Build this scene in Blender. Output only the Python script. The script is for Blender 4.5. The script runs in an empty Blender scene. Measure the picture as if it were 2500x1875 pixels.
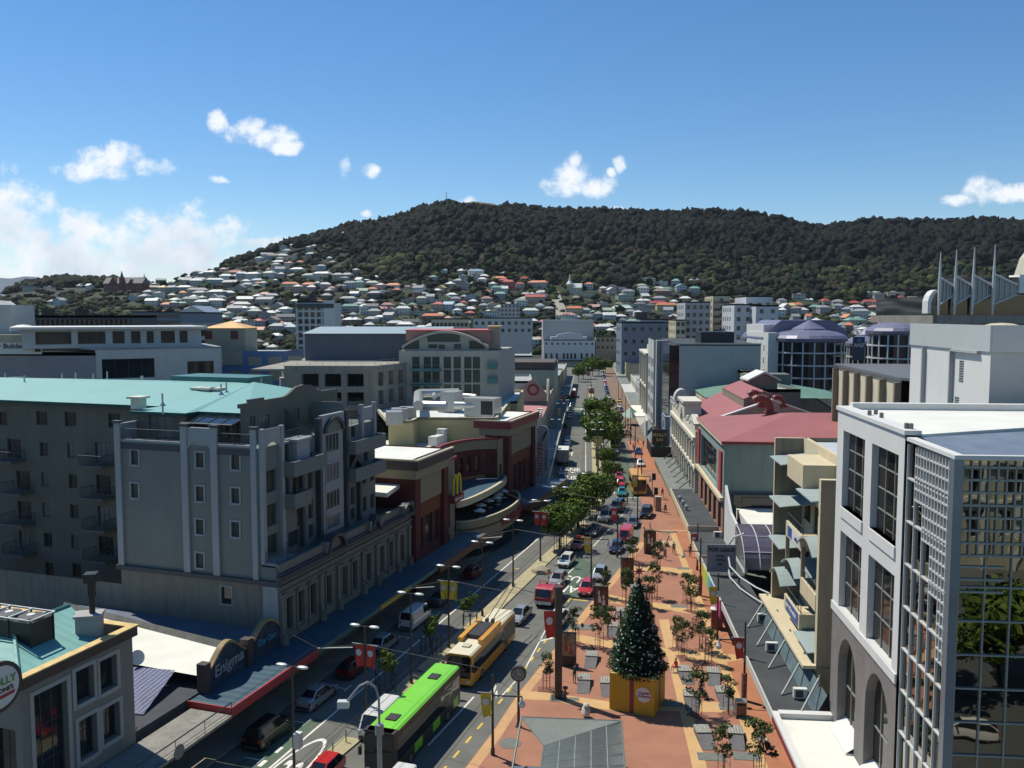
import bpy, math, random
import numpy as np
from mathutils import Vector, Matrix, noise
rnd = random.Random(7)
SC = bpy.context.scene
COL = SC.collection
# camera geometry
CH, CF, CP = 33.0, 2120.0, math.radians(4.52)
def ray(u, v):
 a = (u-1250)/CF; b = (937.5-v)/CF
 return (a, math.cos(CP)+b*math.sin(CP), -math.sin(CP)+b*math.cos(CP))
def gp(u, v, z=0.):                      # survey point: where the sight line meets height z
 r = ray(u, v); t = (z-CH)/r[2]; return (r[0]*t, r[1]*t)
def dp(u, v, Y):
 r = ray(u, v); t = Y/r[1]; return (r[0]*t, Y, CH+r[2]*t)
def frame_xy(az, s, t):                  # s metres along a street of azimuth az, t metres to its right
 a = math.radians(az); return (s*math.sin(a)+t*math.cos(a), s*math.cos(a)-t*math.sin(a))
AZR, AZL = 5.1, 18.3
def FR(s, t): return frame_xy(AZR, s, t)
def FL(s, t): return frame_xy(AZL, s, t)
# materials
MATS = {}
def M(name, col, rough=.75, var=.12, scale=.6, metal=0., bump=0., spec=.5, stripe=None, stain=0., coat=0.):
 if name in MATS: return MATS[name]
 col = (min(1, col[0]*1.03), col[1], col[2]*.91)
 m = bpy.data.materials.new(name); m.use_nodes = True; nt = m.node_tree; N = nt.nodes; L = nt.links
 b = N['Principled BSDF']; b.inputs['Roughness'].default_value = rough; b.inputs['Metallic'].default_value = metal
 b.inputs['Specular IOR Level'].default_value = spec; b.inputs['Coat Weight'].default_value = coat
 c = (col[0], col[1], col[2], 1); b.inputs['Base Color'].default_value = c
 if var or stain or bump:
  tc = N.new('ShaderNodeTexCoord')
  no = N.new('ShaderNodeTexNoise'); no.inputs['Scale'].default_value = scale; no.inputs['Detail'].default_value = 6; no.inputs['Roughness'].default_value = .65
  L.new(tc.outputs['Object'], no.inputs['Vector'])
 if var or stain:
  mr = N.new('ShaderNodeMapRange'); mr.inputs[1].default_value = .3; mr.inputs[2].default_value = .7
  mr.inputs[3].default_value = 1-var; mr.inputs[4].default_value = 1+var*.7
  L.new(no.outputs[0], mr.inputs[0])
  mx = N.new('ShaderNodeMix'); mx.data_type = 'RGBA'; mx.blend_type = 'MULTIPLY'; mx.inputs[0].default_value = 1
  mx.inputs[6].default_value = c; L.new(mr.outputs[0], mx.inputs[7]); out = mx.outputs[2]
  if stain:
   mp = N.new('ShaderNodeMapping'); mp.inputs['Scale'].default_value = (1.6, 1.6, .12); L.new(tc.outputs['Object'], mp.inputs[0])
   n2 = N.new('ShaderNodeTexNoise'); n2.inputs['Scale'].default_value = 1.2; n2.inputs['Detail'].default_value = 5; L.new(mp.outputs[0], n2.inputs['Vector'])
   m2 = N.new('ShaderNodeMapRange'); m2.inputs[1].default_value = .48; m2.inputs[2].default_value = .75; m2.inputs[3].default_value = 1; m2.inputs[4].default_value = 1-stain
   L.new(n2.outputs[0], m2.inputs[0])
   mx2 = N.new('ShaderNodeMix'); mx2.data_type = 'RGBA'; mx2.blend_type = 'MULTIPLY'; mx2.inputs[0].default_value = 1
   L.new(out, mx2.inputs[6]); L.new(m2.outputs[0], mx2.inputs[7]); out = mx2.outputs[2]
  L.new(out, b.inputs['Base Color'])
 if stripe:                            # (axis, period, depth): ribs of sheet metal, boards, paving joints as relief
  ax, per, dep = stripe
  tc = N.new('ShaderNodeTexCoord'); sp = N.new('ShaderNodeSeparateXYZ'); L.new(tc.outputs['Object'], sp.inputs[0])
  mu = N.new('ShaderNodeMath'); mu.operation = 'MULTIPLY'; mu.inputs[1].default_value = 2*math.pi/per; L.new(sp.outputs[ax], mu.inputs[0])
  si = N.new('ShaderNodeMath'); si.operation = 'SINE'; L.new(mu.outputs[0], si.inputs[0])
  bp = N.new('ShaderNodeBump'); bp.inputs['Distance'].default_value = dep; bp.inputs['Strength'].default_value = 1
  L.new(si.outputs[0], bp.inputs['Height']); L.new(bp.outputs[0], b.inputs['Normal'])
 elif bump:
  n3 = N.new('ShaderNodeTexNoise'); n3.inputs['Scale'].default_value = scale*9; n3.inputs['Detail'].default_value = 4; L.new(tc.outputs['Object'], n3.inputs['Vector'])
  bp = N.new('ShaderNodeBump'); bp.inputs['Distance'].default_value = bump; bp.inputs['Strength'].default_value = .8
  L.new(n3.outputs[0], bp.inputs['Height']); L.new(bp.outputs[0], b.inputs['Normal'])
 MATS[name] = m; return m
def glass(name, col=(.02, .025, .03), rough=.06, wav=.0, spec=.6):
 if name in MATS: return MATS[name]
 m = M(name, col, rough, .35, .35, spec=spec)
 return m
# mesh builder
class G:
 def __init__(s): s.v = []; s.f = []; s.m = []; s.mi = 0
 def mat(s, i): s.mi = i; return s
 def face(s, pts, mi=None):
  k = len(s.v); s.v += [tuple(p) for p in pts]; s.f.append(tuple(range(k, k+len(pts)))); s.m.append(s.mi if mi is None else mi); return s
 def poly(s, vs, fs, mi=None):
  k = len(s.v); s.v += [tuple(p) for p in vs]
  for f in fs: s.f.append(tuple(i+k for i in f)); s.m.append(s.mi if mi is None else mi)
  return s
 def box(s, x0, x1, y0, y1, z0, z1, mi=None):
  if x0 > x1: x0, x1 = x1, x0
  if y0 > y1: y0, y1 = y1, y0
  return s.poly([(x0,y0,z0),(x1,y0,z0),(x1,y1,z0),(x0,y1,z0),(x0,y0,z1),(x1,y0,z1),(x1,y1,z1),(x0,y1,z1)],
     [(0,3,2,1),(4,5,6,7),(0,1,5,4),(1,2,6,5),(2,3,7,6),(3,0,4,7)], mi)
 def prism(s, P, z0, z1, mi=None, top=True, bot=True, mtop=None):
  ar = sum(P[i][0]*P[(i+1)%len(P)][1]-P[(i+1)%len(P)][0]*P[i][1] for i in range(len(P)))
  if ar < 0: P = P[::-1]
  n = len(P); k = len(s.v); mi = s.mi if mi is None else mi
  s.v += [(p[0], p[1], z0) for p in P]+[(p[0], p[1], z1) for p in P]
  for i in range(n):
   j = (i+1) % n; s.f.append((k+i, k+j, k+n+j, k+n+i)); s.m.append(mi)
  if top: s.f.append(tuple(k+n+i for i in range(n))); s.m.append(mi if mtop is None else mtop)
  if bot: s.f.append(tuple(k+n-1-i for i in range(n))); s.m.append(mi)
  return s
 def xz(s, P, y0, y1, mi=None):        # polygon in the x-z plane given thickness in y
  n = len(P); k = len(s.v); mi = s.mi if mi is None else mi
  ar = sum(P[i][0]*P[(i+1)%n][1]-P[(i+1)%n][0]*P[i][1] for i in range(n))
  if ar < 0: P = P[::-1]
  s.v += [(p[0], y0, p[1]) for p in P]+[(p[0], y1, p[1]) for p in P]
  for i in range(n):
   j = (i+1) % n; s.f.append((k+j, k+i, k+n+i, k+n+j)); s.m.append(mi)
  s.f.append(tuple(k+i for i in range(n))); s.m.append(mi)
  s.f.append(tuple(k+n+n-1-i for i in range(n))); s.m.append(mi); return s
 def yz(s, P, x0, x1, mi=None):
  k = len(s.v); s.xz(P, x0, x1, mi)
  for i in range(k, len(s.v)): a = s.v[i]; s.v[i] = (a[1], a[0], a[2])
  nf = len(P)+2
  for i in range(len(s.f)-nf, len(s.f)): s.f[i] = s.f[i][::-1]
  return s
 def tube(s, a, b, r, n=8, r2=None, mi=None, cap=True):
  a = Vector(a); b = Vector(b); d = (b-a)
  if d.length < 1e-6: return s
  d.normalize(); q = Vector((0,0,1)) if abs(d.z) < .9 else Vector((1,0,0))
  x = d.cross(q).normalized(); y = d.cross(x); r2 = r if r2 is None else r2; vs = []
  for c, rr in ((a, r), (b, r2)):
   for i in range(n):
    t = 2*math.pi*i/n; vs.append(c+x*(math.cos(t)*rr)+y*(math.sin(t)*rr))
  fs = [((i+1)%n, i, n+i, n+(i+1)%n) for i in range(n)]
  if cap: fs += [tuple(range(n)), tuple(n+n-1-i for i in range(n))]
  return s.poly(vs, fs, mi)
 def path(s, pts, r, n=6, mi=None):
  for a, b in zip(pts, pts[1:]): s.tube(a, b, r, n, mi=mi)
  return s
 def lathe(s, prof, c=(0,0,0), n=16, mi=None):
  vs = []; fs = []
  for (r, z) in prof:
   for i in range(n):
    t = 2*math.pi*i/n; vs.append((c[0]+r*math.cos(t), c[1]+r*math.sin(t), c[2]+z))
  for j in range(len(prof)-1):
   for i in range(n):
    fs.append((j*n+i, j*n+(i+1)%n, (j+1)*n+(i+1)%n, (j+1)*n+i))
  fs.append(tuple(n-1-i for i in range(n))); fs.append(tuple((len(prof)-1)*n+i for i in range(n)))
  return s.poly(vs, fs, mi)
 def ball(s, c, r, n=10, mi=None, sz=1.):
  k = max(4, n//2); return s.lathe([(r*math.sin(math.pi*(i+.02)/(k+.04)), -r*sz*math.cos(math.pi*(i+.02)/(k+.04))) for i in range(k+1)], c, n, mi)
 def wall(s, A, B, z0, z1, holes=(), dep=.22, mi=None, mr=None):
  A = Vector((A[0], A[1])); B = Vector((B[0], B[1])); L = (B-A).length; u = (B-A)/L; inn = Vector((-u.y, u.x))
  xs = sorted({0., L}|{min(max(h[i], 0), L) for h in holes for i in (0, 1)}); zs = sorted({z0, z1}|{min(max(h[i], z0), z1) for h in holes for i in (2, 3)})
  P = lambda x, z, d=0: (A.x+u.x*x+inn.x*d, A.y+u.y*x+inn.y*d, z)
  for i in range(len(xs)-1):
   for j in range(len(zs)-1):
    cx = (xs[i]+xs[i+1])/2; cz = (zs[j]+zs[j+1])/2
    if xs[i+1]-xs[i] < 1e-5 or zs[j+1]-zs[j] < 1e-5: continue
    if any(h[0] < cx < h[1] and h[2] < cz < h[3] for h in holes): continue
    s.face([P(xs[i], zs[j]), P(xs[i+1], zs[j]), P(xs[i+1], zs[j+1]), P(xs[i], zs[j+1])], mi)
  for (a, b, c, d) in holes:
   m = mi if mr is None else mr
   s.face([P(a, c), P(a, c, dep), P(a, d, dep), P(a, d)][::-1], m); s.face([P(b, c), P(b, c, dep), P(b, d, dep), P(b, d)], m)
   s.face([P(a, c), P(b, c), P(b, c, dep), P(a, c, dep)], m); s.face([P(a, d), P(a, d, dep), P(b, d, dep), P(b, d)], m)
  return s
 def mesh(s, name, mats=(), smooth=False):
  me = bpy.data.meshes.new(name); me.from_pydata(s.v, [], s.f)
  for m in mats: me.materials.append(m)
  if len(mats) > 1: me.polygons.foreach_set('material_index', s.m)
  if smooth: me.polygons.foreach_set('use_smooth', [True]*len(s.f))
  me.update(); return me
 def build(s, name, mats, parent=None, loc=None, rz=None, smooth=False):
  if not isinstance(mats, (list, tuple)): mats = [mats]
  return inst(name, s.mesh(name, mats, smooth), parent, loc, rz)
def inst(name, me, parent=None, loc=None, rz=None, mat=None, scale=None):
 o = bpy.data.objects.new(name, me); COL.objects.link(o)
 if parent is not None: o.parent = parent
 if loc is not None: o.location = (loc[0], loc[1], loc[2] if len(loc) > 2 else 0)
 if rz is not None: o.rotation_euler = (0, 0, rz)
 if scale is not None: o.scale = scale if hasattr(scale, '__len__') else (scale,)*3
 if mat is not None:
  o.material_slots[0].link = 'OBJECT'; o.material_slots[0].material = mat
 return o
def tag(o, label=None, cat=None, group=None, kind=None):
 if label: o['label'] = label
 if cat: o['category'] = cat
 if group: o['group'] = group
 if kind: o['kind'] = kind
 return o
def thing(name, label, cat, loc=(0,0,0), rz=0., group=None):
 o = bpy.data.objects.new(name, None); COL.objects.link(o); o.empty_display_size = .5
 o.location = (loc[0], loc[1], loc[2] if len(loc) > 2 else 0); o.rotation_euler = (0, 0, rz)
 return tag(o, label, cat, group)
def dup(o, parent=None):
 c = o.copy(); COL.objects.link(c)
 if parent is not None: c.parent = parent
 for ch in list(KIDS.get(o.name, ())) or list(o.children): dup(ch, c)
 return c
KIDS = {}
def place(o, loc, rz=0., label=None, group=None, scale=None):
 o.location = (loc[0], loc[1], loc[2] if len(loc) > 2 else 0); o.rotation_euler = (0, 0, rz)
 if label: o['label'] = label
 if group: o['group'] = group
 if scale: o.scale = (scale,)*3
 return o
def textmesh(s, size=1., ext=.02, align='CENTER', shear=0., name='lettering', sp=1.):
 cu = bpy.data.curves.new('t', 'FONT'); cu.body = s; cu.size = size; cu.extrude = ext; cu.align_x = align; cu.align_y = 'CENTER'; cu.shear = shear; cu.space_character = sp; cu.resolution_u = 3
 cu.offset = .012*size
 o = bpy.data.objects.new('t', cu); COL.objects.link(o)
 dg = bpy.context.evaluated_depsgraph_get(); me = bpy.data.meshes.new_from_object(o.evaluated_get(dg)); me.name = name
 bpy.data.objects.remove(o); bpy.data.curves.remove(cu); return me
def text(s, size, parent, loc, rot, mat, name='lettering', ext=.02, **k):
 me = textmesh(s, size, ext, name=name, **k); me.materials.clear(); me.materials.append(mat)
 o = bpy.data.objects.new(name, me); COL.objects.link(o)
 if parent is not None: o.parent = parent
 o.location = loc; o.rotation_euler = rot; return o
WIN = {}
def window(parent, A, B, x, z, w, h, fm, gm, dep=.22, nx=1, nz=1, fw=.07, name='window', out=.0, om=None):
 """x,z = lower left corner of the opening on wall A->B; frame fills it at depth dep"""
 A = Vector((A[0], A[1])); B = Vector((B[0], B[1])); u = (B-A).normalized(); inn = Vector((-u.y, u.x))
 key = (round(w, 2), round(h, 2), nx, nz, fw, fm.name, gm.name, out, om and om.name)
 if key not in WIN:
  g = G(); g.box(0, w, -.05, .05, 0, fw); g.box(0, w, -.05, .05, h-fw, h); g.box(0, fw, -.05, .05, fw, h-fw); g.box(w-fw, w, -.05, .05, fw, h-fw)
  for i in range(1, nx): g.box(w*i/nx-fw*.35, w*i/nx+fw*.35, -.04, .04, fw, h-fw)
  for j in range(1, nz): g.box(fw, w-fw, -.035, .035, h*j/nz-fw*.3, h*j/nz+fw*.3)
  if out:
   g.mat(1); o = out; d0, d1 = -dep-.06, -dep+.001
   g.box(-o, 0, d0, d1, -o, h+o); g.box(w, w+o, d0, d1, -o, h+o); g.box(0, w, d0, d1, h, h+o); g.box(0, w, d0-.05, d1, -o, 0)
  q = G(); q.box(fw*.5, w-fw*.5, -.012, .012, fw*.5, h-fw*.5)
  WIN[key] = (g.mesh(name, [fm, om or fm]), q.mesh('pane', [gm]))
 loc = A+u*x+inn*dep
 o = inst(name, WIN[key][0], parent, (loc.x, loc.y, z), math.atan2(u.y, u.x))
 inst('pane', WIN[key][1], o); return o
def grid_holes(xs, zs, w, h): return [(x, x+w, z, z+h) for x in xs for z in zs]
def windowed(parent, g, A, B, z0, z1, wins, fm, gm, mi=None, dep=.22, **k):
 """wins: list of (x,z,w,h[,nx,nz])"""
 g.wall(A, B, z0, z1, [(w[0], w[0]+w[2], w[1], w[1]+w[3]) for w in wins], dep, mi)
 for w in wins:
  kk = dict(k)
  if len(w) > 4: kk['nx'] = w[4]
  if len(w) > 5: kk['nz'] = w[5]
  window(parent, A, B, w[0], w[1], w[2], w[3], fm, gm, dep, **kk)
# camera, sun, sky
cam = bpy.data.cameras.new('camera'); co = bpy.data.objects.new('camera', cam); COL.objects.link(co)
co.location = (0, 0, CH); co.rotation_euler = (math.pi/2-CP, 0, 0); cam.sensor_width = 36; cam.lens = CF/2500*36; cam.clip_end = 40000; cam.clip_start = .5
SC.camera = co
SUN_AZ, SUN_EL = math.atan2(-4.3, 3.4), math.radians(59)
sl = bpy.data.lights.new('sun', 'SUN'); sl.energy = 4.9; sl.angle = math.radians(.53); sl.color = (1, .95, .86)
so = bpy.data.objects.new('sun', sl); COL.objects.link(so)
sd = Vector((math.sin(SUN_AZ)*math.cos(SUN_EL), math.cos(SUN_AZ)*math.cos(SUN_EL), math.sin(SUN_EL)))
so.rotation_euler = sd.to_track_quat('Z', 'Y').to_euler(); so.location = (0, 0, 300)
W = bpy.data.worlds.new('World'); SC.world = W; W.use_nodes = True; nt = W.node_tree; N = nt.nodes; L = nt.links
for n in list(N): N.remove(n)
out = N.new('ShaderNodeOutputWorld'); bg = N.new('ShaderNodeBackground'); sk = N.new('ShaderNodeTexSky'); sk.sky_type = 'NISHITA'; sk.sun_disc = False
sk.sun_elevation = SUN_EL; sk.sun_rotation = SUN_AZ % (2*math.pi); sk.altitude = 50; sk.air_density = 1.0; sk.dust_density = .0; sk.ozone_density = 4.5
bg.inputs[1].default_value = .118
hs = N.new('ShaderNodeHueSaturation'); hs.inputs['Saturation'].default_value = 1.2; hs.inputs['Value'].default_value = 1.; L.new(sk.outputs[0], hs.inputs['Color']); L.new(hs.outputs[0], bg.inputs[0])
tc = N.new('ShaderNodeTexCoord'); sp = N.new('ShaderNodeSeparateXYZ'); L.new(tc.outputs['Generated'], sp.inputs[0])
def mth(op, a, b=None, c=None, clamp=False):
 n = N.new('ShaderNodeMath'); n.operation = op; n.use_clamp = clamp
 for i, x in enumerate((a, b, c)):
  if x is None: continue
  if isinstance(x, (int, float)): n.inputs[i].default_value = x
  else: L.new(x, n.inputs[i])
 return n.outputs[0]
ymax = mth('MAXIMUM', sp.outputs[1], .02)
cx = mth('DIVIDE', sp.outputs[0], ymax); cz = mth('DIVIDE', sp.outputs[2], ymax)
cv = N.new('ShaderNodeCombineXYZ'); L.new(cx, cv.inputs[0]); L.new(cz, cv.inputs[1])
wn = N.new('ShaderNodeTexNoise'); wn.inputs['Scale'].default_value = 34; wn.inputs['Detail'].default_value = 9; wn.inputs['Roughness'].default_value = .62; L.new(cv.outputs[0], wn.inputs['Vector'])
ww = N.new('ShaderNodeTexNoise'); ww.inputs['Scale'].default_value = 16; ww.inputs['Detail'].default_value = 4; L.new(cv.outputs[0], ww.inputs['Vector'])
wa = N.new('ShaderNodeVectorMath'); wa.operation = 'MULTIPLY_ADD'; L.new(ww.outputs['Color'], wa.inputs[0]); wa.inputs[1].default_value = (.034, .022, 0); wa.inputs[2].default_value = (-.017, -.011, 0)
wb = N.new('ShaderNodeVectorMath'); wb.operation = 'ADD'; L.new(cv.outputs[0], wb.inputs[0]); L.new(wa.outputs[0], wb.inputs[1]); cw = wb
wf = N.new('ShaderNodeTexNoise'); wf.inputs['Scale'].default_value = 12; wf.inputs['Detail'].default_value = 5; L.new(cv.outputs[0], wf.inputs['Vector'])
S_ = 2500/2212.
CL = [(240,350,85,42),(180,368,70,24),(300,362,85,22),(215,330,50,24),
 (530,280,62,34),(590,290,62,30),(470,258,28,26),(620,315,42,18),(560,262,30,18),
 (1240,375,52,40),(1215,400,62,24),(1290,395,42,28),(1243,345,20,22),(1340,352,15,19),(1318,370,12,10),
 (745,360,20,22),(800,368,24,18),(465,384,24,10),(2125,405,48,34),(2180,415,60,24),(2080,433,45,14),
 (0,500,120,85),(80,555,170,62),(200,560,180,60),(330,545,150,62),(430,540,95,62),(130,590,260,36),(400,580,180,32),(20,440,60,40),(380,505,60,24),(450,500,55,26),(170,500,60,38),
 (1010,434,18,12),(560,530,60,18),(620,520,60,12),(690,506,26,11),(1335,452,20,13),(1390,460,12,9),(1275,452,25,6),(800,463,18,12)]
acc = None
for (u, v, rx, ry) in CL:
 r = ray(u*S_, v*S_); px, pz = r[0]/r[1], r[2]/r[1]
 a = N.new('ShaderNodeVectorMath'); rx, ry = (rx*1.3, ry*1.5) if u < 520 and v > 430 else (rx, ry)
 a.operation = 'SUBTRACT'; L.new(cw.outputs[0], a.inputs[0]); a.inputs[1].default_value = (px, pz, 0)
 b = N.new('ShaderNodeVectorMath'); b.operation = 'MULTIPLY'; L.new(a.outputs[0], b.inputs[0]); b.inputs[1].default_value = (CF/(rx*S_), CF/(ry*S_), 0)
 c = N.new('ShaderNodeVectorMath'); c.operation = 'DOT_PRODUCT'; L.new(b.outputs[0], c.inputs[0]); L.new(b.outputs[0], c.inputs[1])
 e = mth('SUBTRACT', 1.0, c.outputs['Value']); acc = e if acc is None else mth('MAXIMUM', acc, e)
acc = mth('MAXIMUM', acc, -3)
nz = mth('MULTIPLY_ADD', wn.outputs[0], 4.2, -2.15)
mk = mth('ADD', acc, nz)
al = N.new('ShaderNodeMapRange'); al.interpolation_type = 'SMOOTHSTEP'; al.inputs[1].default_value = -.15; al.inputs[2].default_value = 1.25; al.inputs[3].default_value = 0; al.inputs[4].default_value = .97; L.new(mk, al.inputs[0])
sh = N.new('ShaderNodeMapRange'); sh.inputs[1].default_value = .4; sh.inputs[2].default_value = .62; sh.inputs[3].default_value = 0; sh.inputs[4].default_value = 1; L.new(wf.outputs[0], sh.inputs[0])
low = N.new('ShaderNodeMapRange'); low.inputs[1].default_value = .075; low.inputs[2].default_value = .13; low.inputs[3].default_value = 1; low.inputs[4].default_value = 0.12; L.new(cz, low.inputs[0])
sf = mth('MULTIPLY', mth('MULTIPLY', sh.outputs[0], low.outputs[0]), .6)
rp = N.new('ShaderNodeMix'); rp.data_type = 'RGBA'; rp.inputs[6].default_value = (.90, .94, .98, 1); rp.inputs[7].default_value = (.47, .56, .72, 1); L.new(sf, rp.inputs[0])
cb = N.new('ShaderNodeBackground'); cb.inputs[1].default_value = 1.08; L.new(rp.outputs[2], cb.inputs[0])
mxs = N.new('ShaderNodeMixShader'); L.new(al.outputs[0], mxs.inputs[0]); L.new(bg.outputs[0], mxs.inputs[1]); L.new(cb.outputs[0], mxs.inputs[2]); L.new(mxs.outputs[0], out.inputs[0])
SC.view_settings.view_transform = 'Standard'; SC.view_settings.look = 'None'; SC.view_settings.exposure = 0; SC.view_settings.gamma = 1
SC.cycles.max_bounces = 6; SC.cycles.diffuse_bounces = 1; SC.cycles.glossy_bounces = 4; SC.cycles.transparent_max_bounces = 8
# terrain of the hills
SIL = [(-400,745),(-200,735),(0,723),(68,690),(147,678),(282,680),(373,680),(430,690),(452,669),(530,651),(678,601),(791,573),(848,556),(949,543),(1017,521),(1085,503),(1150,498),(1232,504),(1300,515),(1412,520),(1582,525),(1751,524),(1865,533),(1977,562),(2034,556),(2124,544),(2260,547),(2407,544),(2500,550),(2700,565),(3000,600)]
FOOT = [(-400,745),(0,745),(300,728),(500,722),(700,712),(1000,708),(1300,718),(1700,732),(2000,745),(2500,752),(3000,760)]
def lerp_tab(T, x):
 if x <= T[0][0]: return T[0][1]
 for (a, b), (c, d) in zip(T, T[1:]):
  if x <= c: return b+(d-b)*(x-a)/(c-a)
 return T[-1][1]
def terr_v(u, Y):
 s = lerp_tab(SIL, u)+9; f = lerp_tab(FOOT, u); f = max(f, s+6)
 T = [(650,878),(760,822),(880,775),(1000,f),(1100,f+(s-f)*.40),(1220,f+(s-f)*.8),(1350,s)]
 return lerp_tab(T, Y)
def terr_z(x, y):
 if y < 640: return 0.
 u = 1250+x/y*CF
 if y <= 1350:
  v = terr_v(u, y); z = CH+(770-v)*y/CF
 else:
  z1 = CH+(770-terr_v(u, 1350))*1350/CF; z = z1-(y-1350)*.22
 t = min(1, max(0, (y-640)/60)); z = z*t
 if y > 900: z += (noise.fractal(Vector((x*.006, y*.006, 0)), 1, 2, 3))*4*min(1, (y-900)/200)*(1 if y < 1290 else .3)
 return z
def hit(u, v):                            # where the sight line meets the hills
 r = ray(u, v); Y = 600.; last = Y
 while Y < 1500:
  x = r[0]/r[1]*Y; z = CH+r[2]/r[1]*Y
  if z < terr_z(x, Y): return (x, Y, terr_z(x, Y))
  Y += 6
 return None
g = G(); us = list(range(-500, 3101, 40)); Ys = [640, 655, 680, 710, 740, 780, 820, 860, 900, 940, 980, 1020, 1060, 1100, 1140, 1180, 1220, 1260, 1300, 1330, 1350, 1380, 1450, 1600, 1900]
vs = [((u-1250)/CF*Y, Y, terr_z((u-1250)/CF*Y, Y)-(.6 if Y == 640 else 0)) for Y in Ys for u in us]; n = len(us)
g.poly(vs, [(j*n+i, j*n+i+1, (j+1)*n+i+1, (j+1)*n+i) for j in range(len(Ys)-1) for i in range(n-1)])
hm = M('hillside_scrub', (.028, .038, .016), .95, .5, .02)
o = g.build('hillside', hm, smooth=True); tag(o, 'wooded hillside rising behind the town', kind='structure')
g = G(); P = [(-1500,700),(-600,690),(0,678),(60,676),(150,684),(240,690),(330,684),(470,694),(600,700),(900,760)]
for (u0, v0), (u1, v1) in zip(P, P[1:]):
 for k in range(4):
  a = k/4; b = (k+1)/4; ua, ub = u0+(u1-u0)*a, u0+(u1-u0)*b; va, vb = v0+(v1-v0)*a, v0+(v1-v0)*b
  p, q = dp(ua, va+noise.noise(Vector((ua*.02, 0, 0)))*5, 9000), dp(ub, vb+noise.noise(Vector((ub*.02, 0, 0)))*5, 9000)
  g.face([(p[0]*.8, 7200, -20), (q[0]*.8, 7200, -20), q, p]); g.face([p, q, (q[0], 10500, -20), (p[0], 10500, -20)])
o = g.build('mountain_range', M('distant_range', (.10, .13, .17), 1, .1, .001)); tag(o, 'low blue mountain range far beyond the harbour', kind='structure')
g = G(); g.face([(-30000, -30000, -.02), (30000, -30000, -.02), (30000, 38000, -.02), (-30000, 38000, -.02)])
o = g.build('ground', M('town_ground', (.085, .09, .085), .95, .35, .03)); tag(o, kind='structure')
# woods on the hill: one mass of many crowns
def ico(sub):
 import bmesh
 bm = bmesh.new(); bmesh.ops.create_icosphere(bm, subdivisions=sub, radius=1.)
 v = np.array([x.co[:] for x in bm.verts]); f = np.array([[q.index for q in p.verts] for p in bm.faces]); bm.free(); return v, f
def crowns(name, items, mats, label, sub=2, rough=.5, top=None):
 """items: (x,y,z,r,h,mat)"""
 V0, F0 = ico(sub); nv, nf = len(V0), len(F0); rs = np.random.RandomState(5); VV = []; FF = []; MI = []
 var = []
 for k in range(14):
  d = np.array([noise.fractal(Vector(p)*1.6+Vector((k*7.3, 0, 0)), 1, 2, 3) for p in V0]); r = 1+rough*d*1.5
  r += rs.uniform(-.09, .09, nv); v = V0*r[:, None]; v[:, 2] = np.where(v[:, 2] < -.35, -.35+(v[:, 2]+.35)*.3, v[:, 2]); var.append(v)
 for i, (x, y, z, r, h, m) in enumerate(items):
  v = var[i % 14].copy(); a = rs.uniform(0, 6.28); c, s_ = math.cos(a), math.sin(a)
  v = np.stack([v[:, 0]*c-v[:, 1]*s_, v[:, 0]*s_+v[:, 1]*c, v[:, 2]], 1)*np.array([r, r, h/1.5]); v += np.array([x, y, z+h*.3])
  VV.append(v); FF.append(F0+i*nv); MI.append(np.full(nf, m))
 VV = np.concatenate(VV); FF = np.concatenate(FF); MI = np.concatenate(MI)
 me = bpy.data.meshes.new(name); me.vertices.add(len(VV)); me.vertices.foreach_set('co', VV.ravel()); me.loops.add(len(FF)*3); me.loops.foreach_set('vertex_index', FF.ravel().astype(np.int32))
 me.polygons.add(len(FF)); me.polygons.foreach_set('loop_start', np.arange(0, len(FF)*3, 3, dtype=np.int32));
 for m in mats: me.materials.append(m)
 me.polygons.foreach_set('material_index', MI.astype(np.int32)); me.update(calc_edges=True)
 o = bpy.data.objects.new(name, me); COL.objects.link(o); tag(o, label, kind='stuff'); return o
def leafmat(name, c, sc=.5):
 if name in MATS: return MATS[name]
 m = M(name, c, .9, .45, sc, bump=.0, spec=.15); nt = m.node_tree
 N = nt.nodes; tc = N.new('ShaderNodeTexCoord'); n3 = N.new('ShaderNodeTexNoise'); n3.inputs['Scale'].default_value = 1.1; n3.inputs['Detail'].default_value = 5
 nt.links.new(tc.outputs['Object'], n3.inputs['Vector']); bp = N.new('ShaderNodeBump'); bp.inputs['Distance'].default_value = .7; bp.inputs['Strength'].default_value = 1
 nt.links.new(n3.outputs[0], bp.inputs['Height']); nt.links.new(bp.outputs[0], N['Principled BSDF'].inputs['Normal']); return m
LM = [leafmat('pine_dark', (.0075, .0115, .0088)), leafmat('bush_green', (.024, .037, .014)), leafmat('bush_light', (.062, .080, .026)), leafmat('bush_brown', (.042, .038, .024)), leafmat('bush_dark', (.015, .023, .012))]
rr = random.Random(3); wood = []
def in_bald(u, v): return ((u-1175)/68)**2+((v-506)/9)**2 < 1
def houses_zone(u, v):                    # the built-up part of the slope
 top = lerp_tab([(-300,735),(0,722),(100,700),(260,700),(400,655),(560,650),(700,610),(850,590),(880,640),(900,680),(1000,690),(1080,660),(1150,645),(1250,665),(1330,690),(1500,695),(1640,690),(1740,715),(1900,735),(2100,722),(2300,712),(2600,715)], u)
 return v > top
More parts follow.
